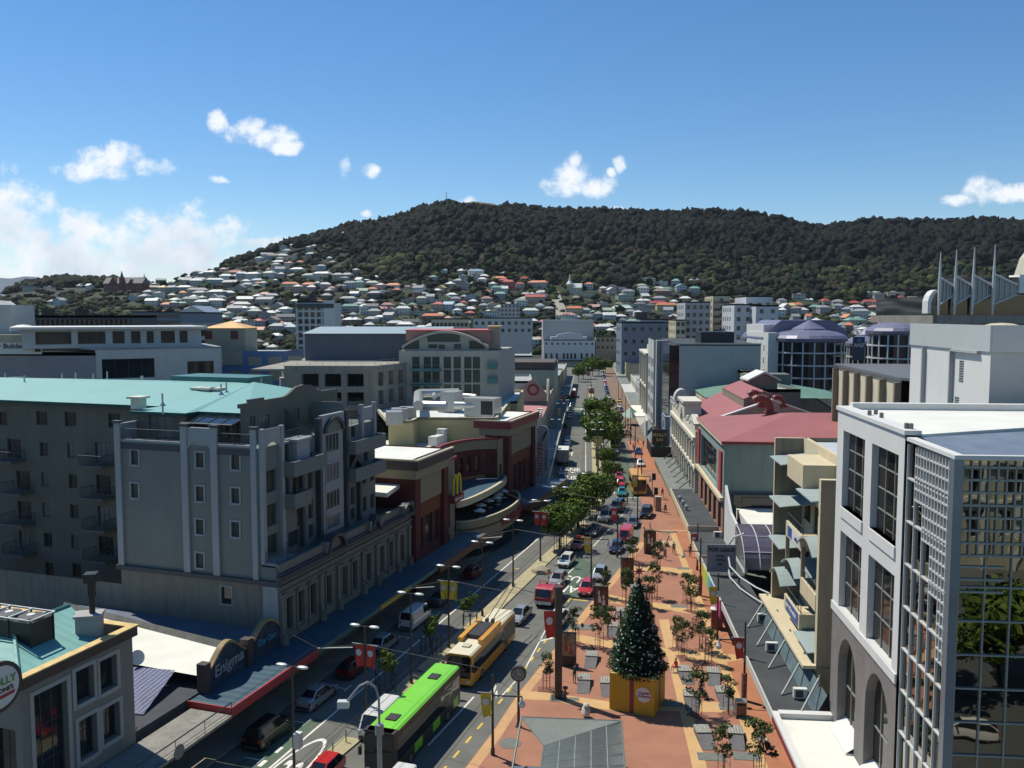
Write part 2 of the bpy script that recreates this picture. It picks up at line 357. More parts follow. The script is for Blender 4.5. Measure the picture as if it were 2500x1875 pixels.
for k in range(15000):
 Y = 870+rr.random()**.8*490; u = rr.uniform(-330, 2720); x = (u-1250)/CF*Y; z = terr_z(x, Y); v = 770-(z-CH)/Y*CF
 if houses_zone(u, v-3): continue
 if in_bald(u, v-6) and Y > 1200: continue
 if 800 < u < 905 and 640 < v < 662 and rr.random() < .8: continue
 s = lerp_tab(SIL, u); f = (v-s)/max(20, lerp_tab(FOOT, u)-s)
 green = noise.noise(Vector((u*.011, v*.02, 3)))
 if u < 700: m = rr.choice([4, 1, 4, 0]); r = rr.uniform(4.5, 8); h = r*1.3
 elif f < .5+.25*green: m = 0 if rr.random() < .86 else 4; r = rr.uniform(4.2, 8); h = r*1.7
 else: m = rr.choice([1, 4, 0, 3, 4] if green < .05 else [2, 1, 3, 1, 4]); r = rr.uniform(3.6, 7.5); h = r*1.3
 wood.append((x, Y, z, r, h, m))
for k in range(420):                      # the skyline row
 u = rr.uniform(-100, 2600); Y = 1345; x = (u-1250)/CF*Y; z = terr_z(x, Y)
 if 1112 < u < 1238: continue
 small = u < 860; r = rr.uniform(3, 5) if small else rr.uniform(5.5, 11); h = r*rr.uniform(.9, 1.2 if small else 1.5)
 wood.append((x, Y-rr.uniform(0, 20), z-2, r, h, 4 if small else 0))
crowns('hill_forest', wood, LM, 'dark pine wood and green bush covering the hill', sub=2)
# houses on the slopes
CR = {1:(0,560,4.424),2:(450,560,4.424),3:(900,620,4.424),4:(1350,660,4.424),5:(1850,690,4.916)}
HL = """1 60 690 80 w w h|1 160 660 90 w g h|1 245 640 70 w w g|1 330 680 150 d g f|1 480 600 90 g g h|1 550 590 80 w g h|1 530 655 110 w w f|1 620 590 90 g g h|1 710 580 90 g g h|1 825 570 120 g g h|1 900 640 130 g g h|1 735 640 90 w g h|1 960 660 60 w w g|1 1000 590 90 g g h|1 1110 580 100 w w h|1 1090 600 150 g w f|1 1210 610 60 w c h|1 1845 590 100 g w f|1 2000 600 130 g p g|1 1735 600 100 g n g|1 1650 660 170 n c h|1 1760 690 90 y c h|1 1855 690 150 g b h|1 1990 660 150 w g h|1 1440 780 170 w b g|1 1560 760 120 g g h|1 1640 840 130 w w g|1 1740 830 110 p g g|1 1800 850 120 o g h|1 1890 830 110 w b h|1 2050 830 160 g c h|1 2150 720 170 g c h|1 640 830 110 g b g|1 560 820 60 g g h|1 1600 740 90 g g h|1 2120 610 130 w e h
2 40 610 120 g c h|2 160 600 150 g e h|2 270 520 120 w g h|2 210 510 110 w g h|2 330 610 170 w b h|2 450 560 130 w w h|2 570 500 170 r w h|2 620 540 120 w b h|2 740 540 150 w w h|2 790 590 120 b w h|2 920 540 130 e w h|2 500 640 160 g n g|2 600 660 150 g g g|2 680 640 110 g g h|2 140 720 200 g c h|2 350 750 190 w g h|2 470 720 130 w g h|2 320 790 90 w w g|2 520 800 130 w d g|2 660 790 180 w c g|2 790 790 90 w w h|2 60 810 150 g c h|2 870 740 120 p g h|2 950 760 130 g g h|2 1000 480 140 w w f|2 1110 470 120 g w f|2 1030 490 90 g b g|2 1220 470 140 w w h|2 1350 540 150 g w h|2 1480 550 170 w w h|2 1540 560 80 w c h|2 1660 560 110 g e h|2 1760 560 120 g g h|2 1140 660 170 o c h|2 1350 640 150 o p h|2 1375 660 90 w g h|2 1445 650 70 g g h|2 1520 670 110 w g h|2 1590 690 80 p g h|2 1690 690 110 d p h|2 1790 650 130 g b h|2 1890 620 70 w b g|2 1890 660 100 t e h|2 1920 710 110 e e g|2 1840 730 90 w b g|2 2050 750 150 g d h|2 2140 710 170 w w f|2 2080 550 100 w d h|2 330 840 160 w w h|2 190 860 140 w g h|2 100 900 190 g g h|2 300 940 160 w g h|2 420 930 130 w w h|2 540 920 140 g g g|2 620 890 170 w g h|2 880 830 210 g g g|2 1010 860 200 g g g|2 930 950 110 w w h|2 1000 940 80 w b h|2 1090 940 120 w w h|2 760 960 130 e g h|2 860 980 120 w g g|2 160 1030 240 g e h|2 620 1040 180 w w h|2 590 1010 130 g g h|2 720 1070 200 n w f|2 810 1130 110 o w g|2 950 1060 160 n g g|2 1090 1020 180 d g g|2 1110 1080 130 w c h|2 1010 1130 170 g g h|2 1160 1140 120 b g h|2 1770 820 170 g g h|2 1880 820 150 g w h|2 1790 910 180 t g h|2 1970 870 160 w g h|2 1940 930 90 b w g|2 2030 900 120 d g g|2 1820 990 80 g g h|2 1780 1060 110 w n h|2 1850 1060 90 w n h|2 1780 1120 140 g g h|2 1810 1170 140 d n h|2 1890 1150 90 r c h|2 1980 1160 110 r c h|2 2000 1080 90 w g h|2 1230 760 150 g w h|2 880 220 60 w g h|2 970 210 90 w g h|2 1080 240 110 g b g|2 1180 220 80 w g h|2 1220 130 90 w g h|2 1330 170 70 w d f|2 1350 250 70 g g h|2 1400 240 60 g g h|2 1360 300 90 g g h|2 1650 115 90 w g h|2 1710 105 50 w g h|2 790 310 70 w d f|2 890 330 120 g b g|2 950 340 90 n g g|2 1060 320 110 w w h|2 1110 290 80 g w h|2 1185 340 50 w w f|2 600 330 60 w g f|2 530 290 60 g g h|2 430 310 50 g g h|2 380 360 100 w w h|2 260 370 70 w g h|2 150 400 80 w g h|2 350 410 70 g g h|2 410 380 70 w w h|2 70 400 60 g g h|2 1740 50 80 g g h
3 95 270 100 w d h|3 350 290 140 o g h|3 520 370 140 w w h|3 250 390 190 o w h|3 160 450 180 w w f|3 70 500 150 g d h|3 40 380 130 e e h|3 790 400 90 y y g|3 885 380 80 w e h|3 970 340 90 g g h|3 1020 310 80 w g f|3 1035 390 100 w g g|3 1140 370 90 e e h|3 1160 215 220 w w f|3 1155 262 160 b w h|3 1160 300 70 w g g|3 1225 340 90 w w h|3 1410 310 150 o g h|3 1480 330 140 r r h|3 1510 370 120 r r h|3 1280 450 80 o b h|3 1410 430 160 t b h|3 1565 410 90 r r f|3 1830 390 200 o g h|3 1470 445 60 w w g|3 1275 550 100 p g h|3 1420 500 120 t g h|3 430 530 150 g g f|3 570 550 110 e e h|3 670 540 80 g w g|3 740 530 70 g w f|3 830 540 110 t y g|3 940 550 110 g g h|3 1030 500 70 g w h|3 1110 510 90 b b f|3 200 590 120 p g h|3 370 660 150 w w h|3 240 680 140 n g g|3 70 620 140 w g h|3 60 690 130 g g h|3 225 740 110 g g g|3 530 700 160 g e f|3 690 700 100 w n f|3 755 630 110 r p h|3 870 630 110 b b g|3 985 640 110 e g h|3 1100 640 110 w g h|3 450 780 160 d g g|3 690 750 220 o n h|3 290 790 170 w g h|3 400 840 160 w g h|3 570 840 130 w g h|3 660 830 80 w g h|3 1345 630 130 y g g|3 1350 700 270 y w f|3 1850 600 90 g g h|3 1840 620 110 w g f|3 1750 690 160 w w h|3 1830 500 190 w w f|3 1870 460 110 w w h|3 1700 480 110 g n h|3 1800 540 200 r p g|3 1000 230 60 w g h|3 30 780 130 g g h
4 350 310 220 t c f|4 240 280 100 g b f|4 640 240 160 d g g|4 740 250 120 d g g|4 630 290 90 w g g|4 810 300 120 g e h|4 975 265 120 g w h|4 1000 170 200 w w f|4 1180 170 130 w w f|4 1145 240 120 w g h|4 1385 240 110 b b g|4 1330 200 80 t g h|4 1530 270 110 t g h|4 1530 180 120 g n h|4 990 320 80 w c g|4 1150 340 140 g g h|4 1180 290 180 n n h|4 530 390 100 w w f|4 770 340 160 w e f|4 745 450 210 w t h|4 770 440 150 t g h|4 600 470 120 e e g|4 1140 390 170 r w h|4 1230 450 220 o y h|4 940 440 130 d g h|4 950 490 190 g g f|4 230 480 180 o c h|4 340 470 140 g b h|4 160 530 160 p c h|4 610 560 130 w b g|4 490 550 90 g g h|4 530 660 140 w g h|4 600 640 90 w c h|4 1430 340 110 w c h|4 380 540 100 d b g|4 150 570 200 g w f
5 500 220 150 w e f|5 330 380 100 w c g|5 390 360 120 y y h|5 460 310 150 o c h|5 530 370 130 w w h|5 690 330 120 t e h|5 790 380 120 g g h|5 810 290 100 r c h|5 960 310 110 g g h|5 970 350 100 g g h|5 1090 360 130 g b h|5 1160 290 110 r g h|5 1340 300 140 r c h|5 1460 310 150 r c h|5 1420 340 150 p n h|5 1190 370 130 w b h|5 1245 420 180 g w h|5 1390 200 140 e e h|5 1450 210 120 d g h|5 1640 200 230 w c f|5 1700 260 190 e e h|5 1590 300 140 w e h|5 1700 320 150 g g f|5 1860 280 160 g g h|5 1970 260 170 w n f|5 1920 330 170 w w f|5 1500 400 190 g g f|5 1040 420 180 w w f|5 1170 490 160 w w h|5 1290 490 200 g b f|5 1430 480 160 e e h|5 1610 450 200 d e h|5 1700 490 150 n n g|5 1410 520 120 p g h|5 1550 530 190 n c h|5 1170 550 240 t e h|5 1500 560 120 r c h|5 1440 600 330 g c f|5 1830 460 180 n c h|5 1930 430 120 r c h|5 610 470 60 o w g|5 450 490 90 g g g|5 1100 620 90 o n h|5 1200 640 80 g w g|5 300 420 80 w w h"""
RC = {'w':('white',(.62,.64,.64)),'g':('grey',(.27,.29,.31)),'d':('dark slate',(.09,.095,.11)),'r':('red',(.42,.07,.06)),'o':('orange tiled',(.58,.20,.09)),'p':('pink',(.44,.24,.22)),'t':('teal green',(.16,.32,.27)),'b':('blue',(.28,.40,.52)),'y':('yellow ochre',(.60,.46,.24)),'n':('brown',(.26,.21,.17)),'e':('pale green',(.40,.47,.38))}
WC = {'w':('white',(.60,.62,.62)),'c':('cream',(.52,.47,.36)),'g':('grey',(.34,.35,.36)),'b':('pale blue',(.40,.48,.56)),'n':('brick',(.20,.11,.09)),'y':('yellow',(.56,.48,.25)),'e':('pale green',(.38,.43,.36)),'p':('pinkish',(.46,.34,.31)),'d':('dark timber',(.08,.08,.085)),'r':('red',(.36,.09,.08)),'t':('teal',(.18,.32,.29))}
RM = {k: M('house_roof_'+v[0].replace(' ', '_'), v[1], .6, .2, .35) for k, v in RC.items()}
WM = {k: M('house_wall_'+v[0].replace(' ', '_'), v[1], .8, .15, .4) for k, v in WC.items()}
far_glass = glass('house_window_glass', (.035, .045, .055), .12)
trimw = M('white_trim', (.62, .63, .62), .6, .1)
PROTO = {}
def hproto(t, st, wd):                    # unit meshes: width 10*wd, depth 8, storeys st
 k = (t, st, wd)
 if k in PROTO: return PROTO[k]
 w, d, h = 5*wd, 4., 2.9*st; wins = []; g = G()
 n = max(2, int(w*2/2.6)); ho = []
 for s in range(st):
  for i in range(n): ho.append((w*2*(i+.5)/n-.6, w*2*(i+.5)/n+.6, 2.9*s+.9, 2.9*s+2.3))
 g.wall((-w, -d), (w, -d), -5, h, ho, .18); g.wall((w, -d), (w, d), -5, h); g.wall((w, d), (-w, d), -5, h)
 sh = [(2.4, 3.6, 2.9*s+.9, 2.9*s+2.3) for s in range(st)]; g.wall((-w, d), (-w, -d), -5, h, sh, .18)
 if t == 'g': g.face([(w, -d, h), (w, d, h), (w, 0, h+2.4)]); g.face([(-w, d, h), (-w, -d, h), (-w, 0, h+2.4)])
 if t == 'G': g.face([(-w, -d, h), (w, -d, h), (0, -d, h+2.8)]); g.face([(w, d, h), (-w, d, h), (0, d, h+2.8)])
 g.face([(-w+.01, -d+.01, h-.02), (w-.01, -d+.01, h-.02), (w-.01, d-.01, h-.02), (-w+.01, d-.01, h-.02)])
 r = G(); e = .5
 if t == 'h':
  q = max(.4, w-d*.8); r.poly([(-w-e,-d-e,h-.1),(w+e,-d-e,h-.1),(w+e,d+e,h-.1),(-w-e,d+e,h-.1),(-q,0,h+2.2),(q,0,h+2.2)], [(0,1,5,4),(1,2,5),(2,3,4,5),(3,0,4),(3,2,1,0)])
  r.box(w*.35, w*.35+.7, .6, 1.2, h+.6, h+2.6)
 elif t == 'g':
  r.poly([(-w-e,-d-e,h-.25),(w+e,-d-e,h-.25),(w+e,0,h+2.5),(-w-e,0,h+2.5),(w+e,d+e,h-.25),(-w-e,d+e,h-.25)], [(0,1,2,3),(3,2,4,5)]); r.poly([(-w-e,-d-e,h-.4),(w+e,-d-e,h-.4),(w+e,0,h+2.35),(-w-e,0,h+2.35),(w+e,d+e,h-.4),(-w-e,d+e,h-.4)], [(3,2,1,0),(5,4,2,3)])
  r.box(-w*.4, -w*.4+.7, .5, 1.1, h+.6, h+3.)
 elif t == 'G':
  r.poly([(-w-e,-d-e,h-.25),(0,-d-e,h+2.9),(0,d+e,h+2.9),(-w-e,d+e,h-.25),(w+e,-d-e,h-.25),(w+e,d+e,h-.25)], [(0,1,2,3),(1,4,5,2)]); r.poly([(-w-e,-d-e,h-.4),(0,-d-e,h+2.75),(0,d+e,h+2.75),(-w-e,d+e,h-.4),(w+e,-d-e,h-.4),(w+e,d+e,h-.4)], [(3,2,1,0),(2,5,4,1)])
 else:
  r.box(-w-.3, w+.3, -d-.3, d+.3, h, h+.35); r.box(-w*.3, w*.2, -1, 1, h+.35, h+1.3)
 wm = []
 for (a, b, c, dd) in ho: wm.append(((-w+a, -d+.14, c), 0))
 for (a, b, c, dd) in sh: wm.append(((-w+.14, d-a, c), -math.pi/2))
 gw = G(); gw.box(0, 1.2, -.02, .02, 0, 1.4); gf = G(); gf.box(-.08, 0, -.16, .02, -.1, 1.5); gf.box(1.2, 1.28, -.16, .02, -.1, 1.5); gf.box(.56, .64, -.05, -.021, 0, 1.4); gf.box(-.08, 1.28, -.2, .02, -.18, -.1)
 if 'w' not in PROTO: PROTO['w'] = (gf.mesh('window', [trimw]), gw.mesh('pane', [far_glass]))
 PROTO[k] = (g.mesh('wall', [WM['w']]), r.mesh('roof', [RM['g']]), wm); return PROTO[k]
TYP = {'h':'hip', 'g':'gable', 'G':'gable', 'f':'flat'}
hrr = random.Random(11); placed = []
LAND = [(330,690,'the brick monastery'),(505,830,'the yellow-roofed tower'),(770,790,'the white high-rise'),(955,810,'the yellow block'),(1110,790,'the pediment apartments'),(1120,655,'the white terrace'),(1390,700,'the spired church'),(1380,860,'the picture palace'),(1590,820,'the blue-grey offices'),(1780,760,'the banded tower'),(1850,760,'the stepped white block'),(2090,800,'the purple-roofed offices'),(2030,770,'the tall pine'),(2280,740,'the spired glass roof'),(1075,780,'the balconied block')]
HN = {}
def house_label(u, v, rc, wc, t, st):
 L_ = sorted(((u-a)**2+((v-b)*2)**2, a, b, n) for a, b, n in LAND)
 _, a, b, n = L_[0]; dx, dy = u-a, v-b
 rel = ('left of' if dx < 0 else 'right of') if abs(dx) > abs(dy)*1.2 else ('above' if dy < 0 else 'below')
 if abs(dx) > abs(dy)*.5 and abs(dx) <= abs(dy)*1.2: rel = ('up left of' if dx < 0 else 'up right of') if dy < 0 else ('down left of' if dx < 0 else 'down right of')
 d = 'close ' if math.hypot(dx, dy) < 60 else ('a little way ' if math.hypot(dx, dy) < 120 else 'well ')
 s = f"{WC[wc][0]} house, {RC[rc][0]} {TYP[t]} roof, {rel} {n}".replace('  ', ' ')
 return s
HREC = []
def house(u, v, wpx, rc, wc, t, st=None, rz=None):
 p = hit(u, v)
 if p is None: return
 x, y, z = p
 W_ = wpx/CF*y; st = st or (2 if hrr.random() < .6 else 1); tt = t
 if t == 'g' and hrr.random() < .5: tt = 'G'
 wd = min(2.6, max(.6, round(W_/10/.2)*.2)); sc = max(.75, min(1.4, 1.05*W_/(10*wd)))
 if tt == 'G': wd = min(wd, 1.2)
 me = hproto(tt, st, wd); rz = hrr.uniform(-.5, .35) if rz is None else rz
 o = thing('house', '', 'house', (x, y+2, z), rz, 'houses on the hillside'); o.scale = (sc,)*3
 inst('wall', me[0], o, mat=WM[wc]); ro = inst('roof', me[1], o, mat=RM[rc])
 for l, r in me[2]:
  w = inst('window', PROTO['w'][0], o, l, r); inst('pane', PROTO['w'][1], w)
 placed.append((u, v)); HREC.append((u, v, rc, wc, tt, st, o))
for ln in HL.replace('\n', '|').split('|'):
 a = ln.split()
 if not a: continue
 c = CR[int(a[0])]; house(c[0]+float(a[1])/c[2], c[1]+float(a[2])/c[2]-2, float(a[3])/c[2], a[4], a[5], a[6])
n0 = len(placed)
for k in range(9000):
 if len(placed) > 294: break
 u = hrr.uniform(-60, 2300); v = hrr.uniform(640, 862)
 if not houses_zone(u, v-14): continue
 if u < 380 and v > 712: continue
 if 600 < u < 900 and v < 640: continue
 if abs(u-(1350-(v-700)*-.25+20)) < 30 and 1300 < u < 1400: continue
 if any(abs(u-a) < 17 and abs(v-b) < 8 for a, b in placed): continue
 house(u, v, hrr.uniform(18, 30), hrr.choice('wwgggddrotenp'), hrr.choice('wwwcggbepn'), hrr.choice('hhhgf'))
BG = {}; k0 = len(placed); xs_ = []
for k in range(9000):
 if len(xs_) > 260: break
 u = hrr.uniform(-60, 2300); v = hrr.uniform(612, 862)
 if not houses_zone(u, v-10) or (u < 380 and v > 712) or abs(u-1362) < 14: continue
 if 620 < u < 900 and v < 636: continue
 if any(abs(u-a) < 13 and abs(v-b) < 6.5 for a, b in placed): continue
 p = hit(u, v)
 if p is None: continue
 xs_.append(p); placed.append((u, v)); w, d, h = hrr.uniform(3.6, 6), hrr.uniform(3, 4.5), hrr.choice((3, 3, 5.8)); a = hrr.uniform(-.5, .4); c, s_ = math.cos(a), math.sin(a)
 f = lambda q: (p[0]+q[0]*c-q[1]*s_, p[1]+2+q[0]*s_+q[1]*c, p[2]+q[2]); rc, wc_ = hrr.choice('wwwggdrotenp'), hrr.choice('wwwcggbepn')
 G1 = BG.setdefault(('w', wc_), G()); G2 = BG.setdefault(('r', rc), G()); G3 = BG.setdefault(('g', ''), G()); q = max(.4, w-d); e = .4
 G1.poly([f(t) for t in ((-w,-d,-4),(w,-d,-4),(w,d,-4),(-w,d,-4),(-w,-d,h),(w,-d,h),(w,d,h),(-w,d,h))], [(0,1,5,4),(1,2,6,5),(2,3,7,6),(3,0,4,7)])
 G2.poly([f(t) for t in ((-w-e,-d-e,h-.1),(w+e,-d-e,h-.1),(w+e,d+e,h-.1),(-w-e,d+e,h-.1),(-q,0,h+2),(q,0,h+2))], [(0,1,5,4),(1,2,5),(2,3,4,5),(3,0,4)])
 for z in ((.9,) if h < 4 else (.9, 3.7)):
  for x in (-w*.6, 0, w*.6): G3.face([f((x-.6,-d-.03,z)), f((x+.6,-d-.03,z)), f((x+.6,-d-.03,z+1.4)), f((x-.6,-d-.03,z+1.4))])
allg = G(); ml = []
for (k_, c_), g_ in BG.items(): ml.append(WM[c_] if k_ == 'w' else RM[c_] if k_ == 'r' else far_glass); allg.poly(g_.v, g_.f, len(ml)-1)
tag(allg.build('crowded_houses', ml), 'smallest houses crowding the gaps of the hillside suburb', kind='stuff')
cnt = {}
for r in HREC: cnt.setdefault(house_label(*r[:6]), []).append(r)
ORD = ['first','second','third','fourth','fifth','sixth','seventh','eighth','ninth','tenth','eleventh','twelfth']
for s, rs in cnt.items():
 rs.sort(key=lambda r: r[0])
 for i, r in enumerate(rs): r[6]['label'] = s if len(rs) == 1 else (s+', '+('leftmost one' if i == 0 else 'rightmost one' if i == len(rs)-1 else ORD[i]+' from left'))
print('houses', len(placed), len(HREC))
def crown_mesh(seed, mat, sub=3, rough=.32):
 V0, F0 = ico(sub); rs = np.random.RandomState(seed)
 d = np.array([noise.fractal(Vector(p)*1.5+Vector((seed*5.1, 0, 0)), 1, 2, 4) for p in V0]); r = 1+rough*d*1.6+rs.uniform(-.07, .07, len(V0)); v = V0*r[:, None]
 v[:, 2] = np.where(v[:, 2] < -.4, -.4+(v[:, 2]+.4)*.35, v[:, 2])
 me = bpy.data.meshes.new('tree'); me.from_pydata([tuple(p) for p in v], [], [tuple(int(i) for i in f) for f in F0]); me.materials.append(mat); return me
CM = [crown_mesh(i, LM[[1, 4, 2, 3, 4, 1][i]]) for i in range(6)]
TN = {0:'mid green',1:'dark green',2:'light green',3:'brownish',4:'very dark',5:'green'}
TR = []; k = 0; tries = 0; slope = []
while tries < 9000:
 tries += 1; u = hrr.uniform(-80, 2420); v = hrr.uniform(600, 866)
 if not houses_zone(u, v): continue
 if 1330 < u < 1395 and 700 < v < 870 and abs(u-(1372-(v-700)*.18)) < 9: continue
 near = [1 for a, b in placed if abs(u-a) < 15 and 0 < v-b < 7]
 if near: continue
 p = hit(u, v)
 if p is None: continue
 r = hrr.uniform(2.6, 5.2) if v > 700 else hrr.uniform(3, 6)
 if len(TR) < 235 and tries % 12 == 0:
  i = hrr.randrange(6); o = inst('tree', CM[i], None, (p[0], p[1], p[2]+r*.45), hrr.uniform(0, 6), scale=(r, r, r*hrr.uniform(.8, 1.25))); TR.append((u, v, i, o))
 elif len(slope) < 3600: slope.append((p[0], p[1], p[2]-r*.2, r*1.15, r*1.1, hrr.choice([4, 4, 1, 1, 0, 2, 3])))
crowns('hillside_shrubbery', slope, LM, 'bushes and small trees filling the gaps between the houses', sub=2)
cnt = {}
for (u, v, i, o) in TR:
 _, a, b, n = sorted(((u-a)**2+((v-b)*2)**2, a, b, n) for a, b, n in LAND)[0]; dx, dy = u-a, v-b
 rel = ('left of' if dx < 0 else 'right of') if abs(dx) > abs(dy)*1.2 else ('above' if dy < 0 else 'below')
 cnt.setdefault(f"{TN[i]} bushy tree among the houses {rel} {n}", []).append((u, o))
for s, rs in cnt.items():
 rs.sort(key=lambda r: r[0])
 for i, (u, o) in enumerate(rs):
  tag(o, s if len(rs) == 1 else s+', '+('leftmost one' if i == 0 else 'rightmost one' if i == len(rs)-1 else ORD[i % 12]+' from left'), 'tree', 'trees between the hillside houses')
# monastery, church, road, mast
p = hit(300, 715); mo = thing('monastery', 'red brick monastery with pointed green spire on the left ridge', 'monastery', (p[0], p[1], p[2]), -.25)
br = M('brick_red', (.18, .075, .055), .85, .2, .8); ro_ = M('slate_roof', (.16, .15, .16), .7, .2); cop = M('copper_spire', (.05, .12, .12), .5, .2)
def monastery():
 y = p[1]; m = lambda px: px/CF*y
 L_ = m(110); g = G(); H_ = m(22)
 hs_ = [(i*m(9)+m(3), i*m(9)+m(6), 2+r*m(8), 2+r*m(8)+m(5)) for i in range(12) for r in (0, 1)]
 g.wall((-L_/2, 0), (L_/2, 0), -8, H_, hs_, .5); g.wall((L_/2, 0), (L_/2, 14), -8, H_); g.wall((L_/2, 14), (-L_/2, 14), -8, H_); g.wall((-L_/2, 14), (-L_/2, 0), -8, H_)
 g.xz([(-m(38), H_), (-m(14), H_), (-m(26), H_+m(16))], -1, 7); g.xz([(m(14), H_-3), (m(34), H_-3), (m(24), H_+m(10))], -1.2, 7)
 g.build('wall', br, mo)
 for h in hs_: window(mo, (-L_/2, 0), (L_/2, 0), h[0], h[2], h[1]-h[0], h[3]-h[2], trimw, far_glass, .5, fw=.2)
 g = G(); g.yz([(-.6, H_), (14.6, H_), (7, H_+m(15))], -L_/2-.5, L_/2+.5); g.build('roof', ro_, mo)
 g = G(); a = m(-2); g.box(a-2.2, a+2.2, -2, 3, -8, H_+m(14)); g.build('tower', br, mo); g = G(); g.lathe([(2.6, 0), (1.6, m(5)), (.05, m(17))], (a, .5, H_+m(14)), 8); g.build('spire', cop, mo)
 g = G(); g.lathe([(1, 0), (.05, m(13))], (L_/2-2, 7, H_+m(12)), 6); g.build('spire', cop, mo)
monastery()
p = hit(1391, 716); ch = thing('church', 'small white church with pointed white spire below the dark wood', 'church', p, -.2)
g = G(); g.box(-3, 3, -3, 3, -3, 10); g.box(3, 14, -4, 4, -3, 6); g.build('wall', WM['y'], ch); g = G(); g.lathe([(4.6, 10), (1.6, 14), (.05, 22)], (0, 0, 0), 8); g.yz([(-4.6, 6), (4.6, 6), (0, 11)], 3, 14.4); g.build('roof', RM['w'], ch)
g = G(); R_ = [(1342,868),(1352,842),(1362,818),(1368,796),(1371,775),(1368,755),(1362,740),(1355,722),(1352,715)]
hp = [hit(a, b) for a, b in R_]; hp = [q for q in hp if q]
for a, b in zip(hp, hp[1:]): g.face([(a[0]-5.5, a[1], a[2]+1.2), (a[0]+5.5, a[1], a[2]+1.2), (b[0]+5.5, b[1], b[2]+1.2), (b[0]-5.5, b[1], b[2]+1.2)])
o = g.build('hill_road', M('hill_road_concrete', (.30, .29, .25), .9, .1)); tag(o, 'pale road climbing straight up between the houses', kind='structure')
x, y, z = dp(1090, 505, 1340); ms = thing('radio_mast', 'thin lattice radio mast on the hilltop beside the bald knoll', 'radio mast', (x, y, z-2))
g = G()
for sx in (-1, 1):
 for sy in (-1, 1): g.tube((sx*1.1, sy*1.1, 0), (sx*.3, sy*.3, 24), .16, 4)
for k in range(11): zz = k*2.2; w = 1.1-.8*zz/24; g.tube((-w, -w, zz), (w-.07, -w, zz+2.2), .1, 4); g.tube((w, w, zz), (-w, w, zz+2.2), .1, 4)
g.build('lattice', M('mast_steel', (.25, .26, .28), .5), ms)
p0 = hit(1175, 512) or dp(1175, 512, 1320)
g = G(); pts = []
for i in range(17):
 for j in range(9): a = -1+i/8; b = -1+j/4; zz = 9*max(0, 1-a*a)*(1-b*b*.6)+noise.noise(Vector((a*3, b*3, 0)))*1.2; pts.append((p0[0]+a*46, 1350+b*32, terr_z(p0[0]+a*46, 1350)-3+zz))
g.poly(pts, [(i*9+j, (i+1)*9+j, (i+1)*9+j+1, i*9+j+1) for i in range(16) for j in range(8)]); o = g.build('summit_knoll', M('dry_grass', (.16, .15, .075), .95, .3, .08, bump=.3), smooth=True); tag(o, 'bald grassy summit of the wooded hill', kind='structure')
# roads, paving, markings
asph = M('asphalt', (.135, .138, .128), .9, .22, .25, bump=.01)
conc = M('footpath_concrete', (.30, .28, .23), .9, .2, .6, bump=.008)
kerbm = M('kerb_stone', (.30, .29, .26), .85, .15, 1)
redp = M('red_paving', (.335, .155, .10), .88, .17, .35, bump=.006, stain=0)
redp2 = M('orange_footpath', (.38, .158, .085), .88, .13, .5, bump=.006)
yelp = M('yellow_paving', (.52, .335, .155), .88, .10, .8, bump=.006)
tanp = M('tan_paving', (.46, .33, .19), .88, .10, .8)
wpaint = M('white_road_paint', (.70, .70, .66), .7, .16, 2.5)
ypaint = M('yellow_road_paint', (.62, .42, .07), .7, .16, 2.5)
greenp = M('green_lane_paint', (.075, .115, .08), .85, .25, .6)
medm = M('median_concrete', (.38, .34, .21), .9, .22, .8, bump=.01)
patchm = M('asphalt_patch', (.068, .075, .080), .92, .15, .8)
def sheet(name, polys, z, m, label=None, kind='structure', edge=None):
 g = G()
 for P in polys:
  ar = sum(P[i][0]*P[(i+1)%len(P)][1]-P[(i+1)%len(P)][0]*P[i][1] for i in range(len(P)))
  if ar < 0: P = P[::-1]
  g.face([(p[0], p[1], z) for p in P])
  if edge:
   for a, b in zip(P, P[1:]+P[:1]): g.face([(a[0], a[1], 0), (b[0], b[1], 0), (b[0], b[1], z), (a[0], a[1], z)])
 o = g.build(name, m); tag(o, label, kind=kind); return o
sheet('road', [[FR(20, -75), FR(20, 60), FR(620, 60), FR(620, -60)]], .0, asph, 'grey asphalt road of the wide shopping street')
px = lambda pts, z=0.: [gp(u, v, z) for u, v in pts]
def strip(pts, w):                        # ribbon along world points
 out1, out2 = [], []
 for i, p in enumerate(pts):
  a = pts[max(0, i-1)]; b = pts[min(len(pts)-1, i+1)]; d = Vector((b[0]-a[0], b[1]-a[1])).normalized(); n = Vector((-d.y, d.x))*w/2
  out1.append((p[0]+n.x, p[1]+n.y)); out2.append((p[0]-n.x, p[1]-n.y))
 return out1+out2[::-1]
def dashes(pts, w, on, off, start=0.):
 res = []; c = [0.]
 for a, b in zip(pts, pts[1:]): c.append(c[-1]+math.hypot(b[0]-a[0], b[1]-a[1]))
 def at(t):
  for i in range(len(pts)-1):
   if t <= c[i+1]: k = (t-c[i])/(c[i+1]-c[i]); return (pts[i][0]+(pts[i+1][0]-pts[i][0])*k, pts[i][1]+(pts[i+1][1]-pts[i][1])*k)
  return pts[-1]
 n = int((c[-1]-start)/(on+off))
 for i in range(n): t = start+i*(on+off); res.append(strip([at(t), at(t+on)], w))
 return res
Z1 = .12
KERB = [(1050,1960),(1135,1875),(1200,1790),(1263,1695),(1333,1609),(1434,1479),(1494,1410),(1562,1323)]
kerb = px(KERB, Z1)+[FR(148, 9.3), FR(170, 9.3), FR(184, 10.2), FR(205, 10.2), FR(255, 9.4), FR(340, 8.4), FR(548, 9)]
sheet('plaza_paving', [kerb+[FR(548, 20), FR(35, 20)]], Z1, redp, 'red paved plaza with sandy yellow bands', edge=1)
